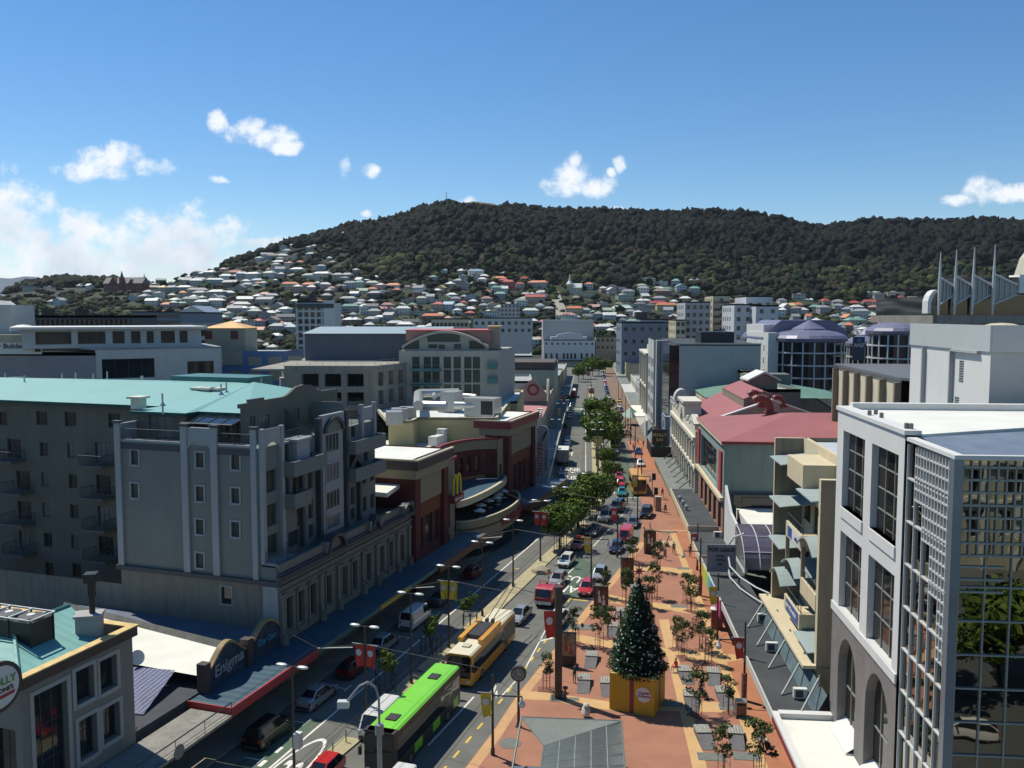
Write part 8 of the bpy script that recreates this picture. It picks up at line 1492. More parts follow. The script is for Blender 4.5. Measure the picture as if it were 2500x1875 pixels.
sg_ = G(); [sg_.tube((a, b, 0), (a, b, 1.5), .025, 4) for a in (-.3, .3) for b in (-.3, .3)]; [sg_.tube((-.3, b, z), (.3, b, z), .02, 4) for b in (-.3, .3) for z in (.9, 1.5)]; SGm = sg_.mesh('stakes', [M('stake_brown', (.07, .04, .03), .8, .1)])
gtm = G(); gtm.box(-.75, .75, -.5, .5, 0, .02); GTm = gtm.mesh('tree_pit', [M('pit_brown', (.20, .09, .06), .9, .2, 4)])
SL = [(1334,1683,'by the nearest picture panel'),(1405,1573,'left of the grey plate'),(1463,1582,'standing in a stake cage below the paired bench'),(1484,1557,'behind the talking couple'),(1528,1472,'left of the Christmas tree top'),(1474,1458,'beside the second picture panel'),(1585,1484,'right of the Christmas tree star'),(1598,1460,'with reddish sparse leaves'),(1676,1470,'tall and leafy on the right band'),(1687,1493,'directly below the tall leafy one'),(1653,1584,'left of the parked bicycles'),(1667,1607,'in front of the bicycles'),(1715,1588,'right of the parked bicycles'),(1729,1620,'by the pale band corner'),(1701,1747,'beside the man in the white hat'),(1778,1743,'left of the litter bin'),(1767,1895,'cut by the bottom edge on the left'),(1853,1895,'cut by the bottom edge on the right'),(1538,1376,'beside the third picture panel'),(1605,1395,'alone on the far plaza panel'),(1547,1374,'behind the dark pole of the far panels')]
for i, (u, v, lb) in enumerate(SL):
 p = gp(u, v, Z1); o = thing('sapling', 'staked young plaza tree '+lb, 'young tree', (p[0], p[1], Z1+.012), i*1.3, 'staked saplings on the plaza'); s = .85+.25*((i*7) % 5)/4; inst('crown', SP[i % 3], o, scale=(s, s, s)); inst('trunk', SPr, o); inst('stakes', SGm, o, rz=0); inst('tree_pit', GTm, o)
xy = gp(1548, 1728, Z1); az_ = math.atan2(68.3-69.8, 11.8-8.3); cx_, cy_ = (8.3+13.0)/2+.0, (69.8+71.7)/2+.6
bx_ = thing('gift_box', 'giant yellow gift box with dark red ribbon and round tag under the Christmas tree', 'gift box', (cx_, cy_, Z1), az_); W2_ = 1.9; g = G(); g.box(-W2_, W2_, -W2_, W2_, 0, 3.1); g.build('box', M('gift_yellow', (.50, .30, .015), .6, .12, .8), bx_); g = G(); g.box(-.18, .18, -W2_-.02, -W2_, 0, 3.1); g.box(W2_, W2_+.02, -.18, .18, 0, 3.1); g.build('ribbon', dkred, bx_); g = G(); g.box(-W2_-.05, W2_+.05, -W2_-.05, W2_+.05, 3.1, 3.2); g.build('rim', M('gift_rim', (.62, .45, .12), .6, .1), bx_)
q = disc(.62, -.02, 0); q.build('gift_tag', trimw, bx_, (1.0, -W2_-.01, 1.75)); text('Capital', .34, bx_, (1.0, -W2_-.04, 1.9), (math.pi/2, -.1, 0), dkred, shear=.3); text('Christmas', .28, bx_, (1.0, -W2_-.04, 1.62), (math.pi/2, -.1, 0), dkred, shear=.3)
xt = thing('christmas_tree', 'tall dark green Christmas tree covered in silver baubles with red star', 'Christmas tree', (cx_, cy_, Z1)); r = random.Random(4); g = G(); HT = 11.3
prof_ = lambda z: max(.12, 2.25*((HT-z)/(HT-3.0))**.85)
for i in range(8500):
 z = 3.0+(HT-3.2)*(1-(1-r.random())**.5); a = r.uniform(0, 6.28); R_ = prof_(z)*(1+.16*math.sin(z*6+a*3)*.5+r.uniform(-.18, .10)); p = Vector((R_*math.cos(a), R_*math.sin(a), z)); d = Vector((math.cos(a), math.sin(a), r.uniform(-.5, .3))).normalized(); w = Vector((-math.sin(a), math.cos(a), r.uniform(-.5, .5))).normalized(); s = r.uniform(.10, .24); g.mat(r.random() < .3); g.face([p-w*s*.45, p+w*s*.45, p+d*s*1.2]);
g.build('crown', [leafmat('xmas_green', (.012, .042, .016), 2), leafmat('xmas_green_light', (.03, .085, .03), 2)], xt); g = G(); g.lathe([(2.0, 3.0), (1.9, 3.4), (.1, HT-.4)], n=14); g.build('inner_cone', M('xmas_core', (.006, .012, .008), .9, 0), xt)
g = G()
for i in range(400):
 z = 3.1+(HT-3.6)*(1-(1-r.random())**.5); a = r.uniform(0, 6.28); R_ = prof_(z)*1.03; g.mat(0 if r.random() < .86 else (1 if r.random() < .6 else 2)); s = r.uniform(.05, .11); c = (R_*math.cos(a), R_*math.sin(a), z); g.poly([(c[0]+x*s, c[1]+y*s, c[2]+zz*s) for x, y, zz in ((1,0,0),(-1,0,0),(0,1,0),(0,-1,0),(0,0,1),(0,0,-1))], [(0,2,4),(2,1,4),(1,3,4),(3,0,4),(2,0,5),(1,2,5),(3,1,5),(0,3,5)])
bo_ = g.build('baubles', [M('bauble_silver', (.85, .86, .88), .3, 0), M('bauble_gold', (.70, .50, .15), .2, 0, metal=.6), paint('red')], xt); bo_['kind'] = 'stuff'
g = G(); P = []
for i in range(16): a = 2*math.pi*i/16; R_ = (.62 if i % 4 == 0 else .48) if i % 2 == 0 else .17; P.append((R_*math.sin(a), HT+.2+R_*math.cos(a)*(1.3 if i == 0 else 1)))
g.xz(P, -.08, .08); g.build('star', dkred, xt)
# poles, lamps, banners, wires
pole = M('pole_dark', (.06, .06, .055), .5, .1, 1, metal=.3); lampg = M('lamp_head', (.62, .64, .66), .35, .05, metal=.2)
bred = M('banner_red', (.52, .045, .03), .7, .1, 1); byl2 = M('banner_yellow', (.62, .47, .04), .7, .1, 1); bwh = M('banner_white', (.55, .55, .58), .7, .05)
def banner_mesh(c, flip=1):
 g = G(); n = 6; m = 5
 P = lambda i, j: (flip*(.12+.95*i/m*(1-.25*(j/n)**2 if flip < 0 else 1)), .10*math.sin(i*1.3+j*.9)*(j/n), -2.3*j/n-.12*(i/m)*(j/n))
 for i in range(m):
  for j in range(n): q = [P(i, j), P(i+1, j), P(i+1, j+1), P(i, j+1)]; g.face(q)
 return g.mesh('banner', [c])
def emblem_mesh(flip=1): g = G(); g.face([(flip*(.6+.30*math.cos(i*math.pi/6)), -.09, -.85+.36*math.sin(i*math.pi/6)) for i in range(12)]); g.face([(flip*(.6+.30*math.cos(i*math.pi/6)), .09, -.85+.36*math.sin(i*math.pi/6)) for i in range(12)]); return g.mesh('emblem', [bwh])
BM = {(c, f): banner_mesh(m, f) for c, m in (('r', bred), ('y', byl2)) for f in (1, -1)}; EM = {f: emblem_mesh(f) for f in (1, -1)}
def mk(h, head, arm=0):
 g = G(); g.tube((0, 0, 0), (0, 0, .5), .16, 8); g.tube((0, 0, 0), (0, 0, h), .11, 8, .075); return g.mesh('pole', [pole])
PM = {h: mk(h, 0) for h in (6.2, 6.9, 8.2, 9.6)}
hd = G(); hd.tube((-.75, 0, 0), (.75, 0, 0), .04, 5); HD0 = hd.mesh('bracket', [pole]); hd = G(); hd.lathe([(.05, -.13), (.22, -.10), (.28, 0), (.2, .1), (.02, .14)], n=10); LHm = hd.mesh('lamp_head', [lampg], True)
LPN = {'y': 'yellow', 'r': 'red'}
def lamp(p, h, label, az=AZL, ban=None, heads=2, both=True, name='street_lamp', cat='street lamp', grp='twin headed street lamps', z=.13, zb=None):
 o = thing(name, label, cat, (p[0], p[1], z), -math.radians(az), grp); inst('pole', PM[h], o)
 if heads:
  inst('bracket', HD0, o, (0, 0, h))
  for s in (-1, 1): q = inst('lamp_head', LHm, o, (s*.85, 0, h+.02)); q.scale = (1.7, .8, .8)
 if ban:
  zt = zb or h-1.5
  for s in ((1, -1) if both else (-1,)): g_ = inst('banner', BM[(ban, s)], o, (0, 0, zt), scale=(.85, 1, .78)); inst('emblem', EM[s], g_)
  g = G(); g.tube((-1.15, 0, zt+.02), (1.15 if both else 0, 0, zt+.02), .03, 5); g.build('banner_arm', lampg, o)
 return o
lamp(FL(51.6, -33.4), 8.2, 'twin headed lamp nearest the camera with white cabinet on its pole')
for s, b, lb in [(60.3, 'r', 'lamp with two red banners beside the white van'), (68.9, None, 'plain twin lamp behind the red banner lamp'), (77.7, 'y', 'lamp with two yellow banners beside the small median tree'), (87.3, None, 'plain twin lamp beyond the yellow banner lamp'), (98.1, None, 'plain twin lamp near the silver coupe'), (109.8, 'r', 'lamp with two red banners beside the big trees'), (119.5, None, 'twin lamp rising out of the nearest big tree'), (131, None, 'twin lamp between the big median trees')]: lamp(FL(s, -32.3), 8.2, lb, ban=b)
cab = G(); cab.box(.12, .6, -.25, .25, 2.3, 3.4); p = FL(51.6, -33.4); o = cab.build('signal_cabinet', trimw, None, (p[0], p[1], .13), -.3); tag(o, 'white box cabinet strapped to the nearest lamp pole', 'cabinet')
for s, t, h, b, lb in [(166, 1.9, 8.2, None, 'tall pole at the gap in the median'), (177, 1.8, 9.6, 'y', 'tall pole with two yellow banners above the dark cars'), (189, 1.7, 9.6, None, 'tall twin lamp in the large tree'), (205, 1.7, 9.6, None, 'tall twin lamp behind the large tree'), (255, 1.9, 8.2, 'y', 'distant pole with yellow banner past the big trees'), (296, .8, 9.6, 'r', 'distant tall pole with red banners'), (345, .6, 8.2, None, 'distant pole by the far island'), (385, -.5, 9.6, 'r', 'far pole with two red banners before the square')]: lamp(FR(s, t), h, lb, AZR, b)
for s, lb in [(163, 'dark'), (186, 'second dark'), (222, 'third dark'), (254, 'fourth dark'), (282, 'fifth dark'), (318, 'sixth dark')]: lamp(FR(s, 9.9 if s < 200 else 10.6), 9.6 if s > 170 else 8.2, lb+' slim pole along the right footpath', AZR, None, 0, name='wire_pole', cat='pole', grp='poles along the right footpath')
for i, s in enumerate((160, 205, 243, 262, 282)): lamp(FR(s, -7.8), 8.2, ['twin lamp before the box truck on the left', 'slim lamp by the blue parked cars', 'left pole with yellow banner', 'left pole beyond the crossing', 'left pole with red flag in the distance'][i], AZR, [None, None, 'y', None, 'r'][i], both=False, grp='lamps on the left kerb')
def armed(u, v, h, lb, ban=None, arm=0, r=None, drum=0):
 p = gp(u, v, Z1); o = lamp(p, h, lb, AZR, ban, 0, False, 'plaza_pole', 'pole', 'dark poles on the plaza', Z1, zb=h-1.4)
 if arm: g = G(); g.tube((0, 0, h-1.6), (arm, 0, h-1.6), .06, 6); g.tube((0, 0, h-.2), (arm, 0, h-1.5), .015, 4); g.build('arm', pole, o); g = G(); g.lathe([(.04, 0), (.10, -.3), (.26, -.55), (.2, -.8), (.02, -.85)][::-1], (arm, 0, h-1.6), 10); g.build('lantern', lampg, o)
 if drum: g = G(); g.lathe([(.24, .2), (.24, 2.4)], n=12); g.build('poster_drum', M('poster_drum', (.25, .12, .10), .6, .9, 3), o)
 return o
armed(1203, 1843, 6.2, 'plaza pole nearest the kerb with yellow banner', 'y', 2.2); armed(1751, 1562, 6.9, 'right hand pole with yellow banner by the rainbow sign', 'y', -0.0+1.9*0+.01); armed(1816, 1710, 6.9, 'pole with red banner and poster drum beside the litter bin', 'r', -2.2, drum=1); armed(1709, 1454, 6.9, 'pole with poster drum and hanging lantern by the orange footpath', None, -2., drum=1); armed(1702, 1392, 6.2, 'pole with red banner far right of the plaza', 'r')
armed(1556, 1287, 9.6, 'tall pole with yellow banner beside the black four wheel drive', 'y', 1.9); armed(1507, 1360, 8.2, 'pole with red banner beside the picture panels', 'r', 1.6); armed(1443, 1450, 8.2, 'pole with yellow banner by the red hatchback', 'y', 2.)
p = gp(1363, 1704, Z1); o = thing('thick_pole', 'thick square dark pole with red flag left of the Christmas tree', 'pole', (p[0], p[1], Z1), .05); g = G(); g.box(-.3, .3, -.22, .22, 0, 9.8); g.box(-.6, .6, -.5, .5, 0, .06); g.build('shaft', pole, o); g = G(); g.tube((0, 0, 9), (3.0, 0, 8.6), .07, 6); g.build('arm', pole, o); b = inst('banner', BM[('r', -1)], o, (-.2, 0, 7.7)); inst('emblem', EM[-1], b)
p = gp(1266, 1774, Z1); o = thing('street_clock', 'round dark street clock on a slim post near the metal canopy', 'clock', (p[0], p[1], Z1), -.1); g = G(); g.lathe([(.3, 0), (.2, .1), (.12, .4), (.09, 3.6), (.12, 3.8)], n=8); g.build('post', pole, o); g = G(); g.xz([(.62*math.cos(i*math.pi/12), 4.4+.62*math.sin(i*math.pi/12)) for i in range(24)], -.18, .18); g.build('case', pole, o); g = disc(.5, -.2, -.18); q = g.build('face', M('clock_face', (.16, .18, .18), .3, .1), o, (0, 0, 4.4)); g = G(); g.box(-.025, .025, -.22, -.2, 0, .4); g.box(0, .28, -.22, -.2, -.025, .02); [g.box(.42*math.sin(k*math.pi/6)-.02, .42*math.sin(k*math.pi/6)+.02, -.215, -.2, .42*math.cos(k*math.pi/6)-.03, .42*math.cos(k*math.pi/6)+.03) for k in range(12)]; g.build('hands', trimw, q)
wm = M('wire', (.04, .04, .04), .5, 0); ins = M('insulator', (.62, .62, .60), .4, 0)
def wire(name, lb, pts, r=.022, m=wm): g = G(); g.path(pts, r, 4); o = g.build(name, m); tag(o, lb, 'wire', 'overhead trolley wires')
for t, n in ((-37.6, 'outermost'), (-36.9, 'second')): wire('trolley_wire', n+' trolley wire above the shaded left lane', [FL(42, t)+(5.6,), FL(128, t)+(5.6,), FR(160, -3.7+(t+37)*.9)+(5.6,), FR(400, -3.7)+(5.6,)])
for t, n in ((-28.2, 'third'), (-27.5, 'innermost')): wire('trolley_wire', n+' trolley wire above the buses', [FL(42, t)+(5.6,), FL(130, t)+(5.6,), FR(165, 6+(t+28))+(5.6,), FR(400, 5.6)+(5.6,)])
for i, s in enumerate((62, 78.5, 99, 121)):
 a = FL(s, -43)+(7.2,); b = FL(s-2+i, -32.3)+(7.0,); c = FL(s-4, -21.5)+(7.2,); m1 = FL(s-1, -37)+(5.7,); wire('span_wire', ['nearest','second','third','farthest'][i]+' cross wire over the left lanes', [a, m1, b, c], .02); g = G(); g.tube(m1, FL(s-1.3, -33.6)+(6.3,), .05, 5); o = g.build('insulator_rod', ins); tag(o, 'white insulator rod on the '+['nearest','second','third','farthest'][i]+' cross wire', 'insulator', 'white insulators')
g = G(); g.tube((0, 0, 0), (0, 0, 1.1), .05, 6); g.lathe([(.16, 0), (.05, .12)], n=8); FBm = g.mesh('flexible_post', [M('post_pale', (.25, .25, .22), .7, .1)])
for i, (u, v) in enumerate([(845,1815),(813,1846),(778,1880)]): p = gp(u, v); o = inst('flexible_post', FBm, None, p+(0,)); tag(o, ['thin flexible post farthest up the median','middle thin flexible post left of the white van','thin flexible post nearest the red car'][i], 'post', 'flexible posts')
o = thing('street_light', 'grey swan neck street light in front of the green coach', 'street light', FL(50.2, -25.9)+(0,), 0); g = G(); g.tube((0, 0, 0), (0, 0, 5.2), .17, 10); g.tube((0, 0, 5.2), (0, 0, 5.9), .3, 10); g.path([(0, 0, 5.9), (0, 0, 7.6), (-.2, 0, 8.4), (-.7, 0, 8.8), (-1.3, 0, 8.5), (-2.1, 0, 7.5)], .08, 7); g.build('pole', M('light_grey_metal', (.30, .33, .35), .4, .05, metal=.4), o); g = G(); g.box(-2.75, -2.0, -.22, .22, 7.05, 7.5); g.build('lamp_head', lampg, o)
# plaza furniture
slat = M('bench_slats', (.30, .30, .28), .8, .35, 3, stripe=(0, .22, .02)); bcon = M('bench_concrete', (.13, .125, .135), .85, .2, 2)
def bm():
 g = G(); g.box(-.6, .6, -.5, .85, .42, .52); a = g.mesh('slatted_top', [slat]); g = G(); g.poly([(-.57, -.5, 0), (.57, -.5, 0), (.57, .8, 0), (-.57, .8, 0), (-.57, -.45, .42), (.57, -.45, .42), (.57, .8, .42), (-.57, .8, .42), (-.55, -2.3, 0.01), (.55, -2.3, 0.01)], [(4, 5, 6, 7), (1, 2, 6, 5), (2, 3, 7, 6), (3, 0, 4, 7), (8, 9, 5, 4), (8, 4, 0), (9, 1, 5)]); return a, g.mesh('ramp', [bcon])
BNt, BNr = bm()
for i, (u, v, lb) in enumerate([(1445,1600,'left of the Christmas tree beside the picture panel'),(1426,1657,'next to the standing man in dark clothes'),(1481,1665,'touching the left side of the yellow box'),(1518,1492,'behind the talking couple'),(1495,1528,'under the talking couple'),(1551,1435,'small and dark left of the star'),(1671,1636,'with the seated person in red'),(1741,1640,'right of the one with the red clothes'),(1686,1697,'under the seated man beside the sapling'),(1765,1688,'behind the leafy pair of saplings'),(1716,1785,'in the shadow tip of the Christmas tree'),(1795,1787,'near the man with the pushchair')]):
 p = gp(u, v, .5); o = thing('plaza_bench', 'slatted grey ramp bench '+lb, 'bench', (p[0], p[1], Z1+.012), -math.radians(AZR)+((i*37) % 7-3)*.03, 'slatted ramp benches'); inst('slatted_top', BNt, o); inst('ramp', BNr, o)
PC = [('teal_poster', (.05, .20, .22)), ('tan_poster', (.26, .23, .16)), ('brown_poster', (.12, .05, .03)), ('green_poster', (.02, .12, .05)), ('dusk_poster', (.05, .05, .08))]
PMt = [M(n, c, .35, .9, 1.4) for n, c in PC]
for i, (u, v, a, b, lb) in enumerate([(1372,1625,0,1,'nearest V-shaped picture panel with pale dancing figures'),(1455,1502,4,2,'second V-shaped picture panel with brown face'),(1520,1425,0,2,'third V-shaped picture panel by the kerb'),(1577,1352,3,2,'farthest tall V-shaped picture panel in green and brown')]):
 p = gp(u, v, Z1); o = thing('billboard', lb, 'billboard', (p[0], p[1], Z1), -.12, 'V-shaped picture panels'); H_ = 3.3; g = G(); g.box(-.05, .05, 0, .05, 0, H_); g.xz([(-.1, 0), (1.35, 0), (1.35, H_), (-.1, H_)], -.12, .0); g.yz([(-.1, 0), (1.6, 0), (1.6, H_), (-.1, H_)], -.24, -.12); g.build('frame', blackm, o)
 g = G(); g.box(.0, 1.28, -.14, -.12, 1.0, H_-.1); f = g.build('picture', PMt[b], o); g = G(); g.box(-.26, -.24, .1, 1.5, .5, H_-.1); g.build('picture', PMt[a], o)
 g = G(); [g.xz([(.3+.5*k+.12*math.cos(j*1.05), 2.6-.5*k+.28*math.sin(j*1.05)) for j in range(6)], -.155, -.141) for k in range(2)]; [g.xz([(.25+.5*k, 2.3-.5*k), (.45+.5*k, 2.3-.5*k), (.62+.4*k, 1.5-.3*k), (.2+.4*k, 1.5-.3*k)], -.155, -.141) for k in range(2)]; g.build('painted_figure', [M('figure_red', (.30, .05, .04), .5, .4), trimw][i % 2], f)
cm_ = M('canopy_steel', (.34, .37, .35), .45, .1, 1, metal=.3); cn = thing('metal_canopy', 'angular slatted steel canopy at the bottom edge of the plaza', 'canopy', (0, 0, 0)); f4 = lambda x, y, z=3.2: gp(1150+x/5.53, 1640+y/5.53, z)+(z,)
A1, A2, A3, A4, A5 = f4(680, 612, 3.6), f4(2030, 665, 3.5), f4(985, 1000, 3.1), f4(2090, 1420, 3.2), f4(930, 1420, 3.0)
def slats(a, b, c, d, n, r, nm):
 g = G(); a, b, c, d = map(Vector, (a, b, c, d))
 for i in range(n+1): t = i/n; p, q = a.lerp(b, t), d.lerp(c, t); (q-p).length > .1 and g.tube(p, q, r, 4)
 return g.build(nm, cm_, cn)
slats(A1, A2, A2, A3, 58, .035, 'folded_slats'); slats(A3, A2, A4, A5, 5, .05, 'grid_bars'); slats(A3, A5, A4, A2, 44, .03, 'slatted_panel')
g = G(); [g.tube(a, b, .07, 5) for a, b in ((A1, A2), (A2, A3), (A3, A5), (A2, A4), (A1, A3), (A5, A4))]; [g.tube(Vector(A3).lerp(Vector(A5), t), Vector(A2).lerp(Vector(A4), t), .045, 4) for t in (.2, .4, .6, .8)]; g.tube(A1, (A1[0]-1.2, A1[1]-6.5, .1), .08, 6); [g.tube((p[0], p[1], Z1), (p[0], p[1], p[2]), .08, 6) for p in (A2, A3)]; g.build('frame', M('canopy_frame', (.20, .22, .21), .5, .1, metal=.3), cn)
g = G(); [g.face([A1, A2, A3], 0)]; g.build('underside_mesh', M('canopy_mesh', (.16, .16, .15), .6, .2, 2), cn, (0, 0, -.08)); g = G(); g.face([A3, A5, A4, A2]); g.build('underside_mesh', M('canopy_mesh', (.16, .16, .15)), cn, (0, 0, -.08))
k = f4(820, 1290, 1.1); o = thing('kiosk', 'low blue grey kiosk box under the steel canopy', 'kiosk', (k[0], k[1]-1.2, Z1), -.05); g = G(); g.box(-1.5, 1.6, -1.8, 1.3, 0, 1.0); g.build('box', M('kiosk_blue', (.10, .12, .17), .6, .1), o); g = G(); g.box(-.9, 1.5, -1.6, .6, 1.0, 1.04); g.build('lid', M('kiosk_lid', (.16, .19, .20), .6, .1), o)
p = gp(1808, 1748, Z1); o = thing('litter_bin', 'brown litter bin with arched steel lid on the plaza', 'litter bin', p+(Z1,), -.09); g = G(); g.box(-.35, .35, -.3, .3, .2, 1.0); g.build('body', M('bin_brown', (.22, .11, .07), .6, .1), o); g = G(); [g.box(a-.04, a+.04, -.33, .33, 0, 1.25) for a in (-.42, .42)]; g.box(-.46, .46, -.35, .35, 1.25, 1.36); g.build('hood', steel, o)
p = gp(1380, 1708, Z1); o = thing('drinking_fountain', 'slim dark drinking fountain right of the thick pole', 'fountain', p+(Z1,)); g = G(); g.lathe([(.2, 0), (.1, .3), (.08, .9), (.24, 1.0), (.22, 1.12)], n=10); g.build('pedestal', pole, o)
p = gp(1750, 1533, Z1); o = thing('information_kiosk', 'white topped red information stand below the rainbow sign', 'stand', p+(Z1,), -.2); g = G(); g.box(-.6, .6, -.4, .4, 0, 2.0); g.build('body', dkred, o); g = G(); g.box(-.7, .7, -.5, .5, 2.0, 2.1); g.build('cap', trimw, o)
p = gp(1607, 1248, Z1); o = thing('information_sign', 'tan upright information sign by the footpath', 'sign', p+(Z1,), -.2); g = G(); g.box(-.5, .5, -.15, .15, 0, 2.4); g.build('board', tanw, o); g = G(); g.box(-.55, .55, -.2, .2, 2.4, 2.5); g.build('cap', trimw, o)
for i, (u, v) in enumerate([(1592,1216),(1597,1240),(1470,1232),(1474,1240)]):
 p = gp(u, v, Z1); o = thing('traffic_signal', ['black traffic signal behind the orange bus','black traffic signal in front of the orange bus','short signal post on the median tip','second short signal post on the median tip'][i], 'traffic signal', p+(Z1,), 0, 'traffic signals at the crossing'); h = (4.6, 3.6, 2.4, 2.2)[i]; g = G(); g.tube((0, 0, 0), (0, 0, h), .07, 6); g.build('post', pole, o); g = G(); g.box(-.05, .6 if i < 2 else .2, -.2, .2, h-1.3, h-.1); g.build('signal_head', blackm, o)
for i, (u, v) in enumerate([(1627,1333),(1612,1343),(1588,1300),(1577,1310)]): p = gp(u, v, Z1); g = G(); g.box(-.3, .3, -.4, .4, 0, .5); g.tube((0, 0, .5), (.4, .3, 1.4), .1, 6); o = g.build('leaning_frame', bg1, None, p+(Z1,), .5*i); tag(o, ['first','second','third','fourth'][i]+' pale leaning frame beside the black four wheel drive', 'frame', 'pale leaning frames')
ro = thing('boulder', 'rounded pale boulder on the median behind the red truck', 'boulder', gp(1320, 1398)+(.1,)); me = crown_mesh(77, M('boulder_stone', (.36, .32, .24), .9, .2, 2), 2, .12); inst('stone', me, ro, scale=(1.3, 1.0, .8))
dg = thing('shaggy_sculpture', 'white shaggy seated figure on the plaza beside the metal canopy', 'sculpture', gp(1430, 1752, Z1)+(Z1,)); ws_ = M('shaggy_white', (.60, .59, .55), .95, .15, 6, bump=.03)
for c, r_, n_ in [((0, 0, .48), (.36, .42, .5), 'body'), ((.02, -.1, 1.05), (.24, .26, .24), 'head')]: me = crown_mesh(int(r_[0]*100), ws_, 3, .10); me.name = n_; inst(n_, me, dg, c, scale=r_)
def bike(p, rz, label):
 o = thing('bicycle', label, 'bicycle', p+(Z1,), rz, 'bicycles in the plaza rack');
 for x in (-.52, .52): g = G(); [g.tube((x+.33*math.cos(i*math.pi/8), 0, .34+.33*math.sin(i*math.pi/8)), (x+.33*math.cos((i+1)*math.pi/8), 0, .34+.33*math.sin((i+1)*math.pi/8)), .022, 4) for i in range(16)]; [g.tube((x, 0, .34), (x+.32*math.cos(i*1.26), 0, .34+.32*math.sin(i*1.26)), .006, 3) for i in range(5)]; g.build('wheel', tyre, o)
 g = G(); g.path([(-.52, 0, .34), (-.15, 0, .8), (.38, 0, .78), (.52, 0, .34)], .022, 5); g.path([(-.15, 0, .8), (-.05, 0, .33), (.38, 0, .74)], .022, 5); g.tube((-.52, 0, .34), (-.05, 0, .33), .018, 5); g.build('frame', dkred, o); g = G(); g.tube((.36, 0, .74), (.32, 0, 1.0), .018, 5); g.tube((.32, -.25, 1.02), (.32, .25, 1.02), .018, 5); g.build('handlebar', pole, o); g = G(); g.box(-.3, -.04, -.07, .07, .88, .94); g.tube((-.16, 0, .8), (-.17, 0, .9), .015, 4); g.build('saddle', plas, o)
for i, (u, v) in enumerate([(1678,1548),(1687,1541),(1699,1545),(1694,1530),(1703,1525)]): bike(gp(u, v, Z1), .25*i-.3, ['nearest', 'second', 'third', 'fourth', 'rearmost'][i]+' of the bicycles clustered in the plaza rack')
# behind the viewpoint, seen in the mirror glass
bc = thing('corner_building', 'cream classical corner building reflected in the mirror glass', 'building', (22, -34, 0)); g = G(); wl = [(2+i*4.2, z, 1.9, 3.0) for i in range(14) for z in (4.5, 10, 15.5, 21)]
windowed(bc, g, (62, 0), (0, 0), 0, 26, wl, wc, gl_dark, 0, dep=.5, nx=2, nz=2); g.wall((0, 0), (0, -16), 0, 26, mi=0); g.wall((0, -16), (62, -16), 0, 26, mi=0); g.build('wall', M('corner_cream', (.42, .40, .30), .8, .1, .5, stain=.2), bc); g = G(); [g.box(0, 62, -.1, .6, z, z+.5) for z in (8.6, 14, 19.6, 25.6)]; [g.box(i*4.2+.6, i*4.2+1.2, 0, .4, 0, 25) for i in range(15)]; g.build('cornices', wc, bc)
g = G(); g.box(-80, 10, 0, 20, 0, 30); o = g.build('city_block', lgr, None, (-30, -60, 0)); tag(o, 'plain block behind the viewpoint', 'building')
for i, (x, y, s) in enumerate([(30, 9, 1.5), (37, 5, 1.7), (45, 10, 1.5), (52, 6, 1.7), (60, 9, 1.6), (41, 13, 1.2)]): tree((x, y), s, 'dark tree reflected in the mirror glass, '+ORD[i]+' of the row', i, 'trees reflected in the glass', 0)
sheet('side_road', [[(20, -30), (110, -30), (110, 24), (20, 24)]], .001, patchm, 'side road beside the viewpoint'); car('hatch', 'white', (31.2, 15), 262, 'white taxi seen reflected in the mirror glass', sc=1.08)
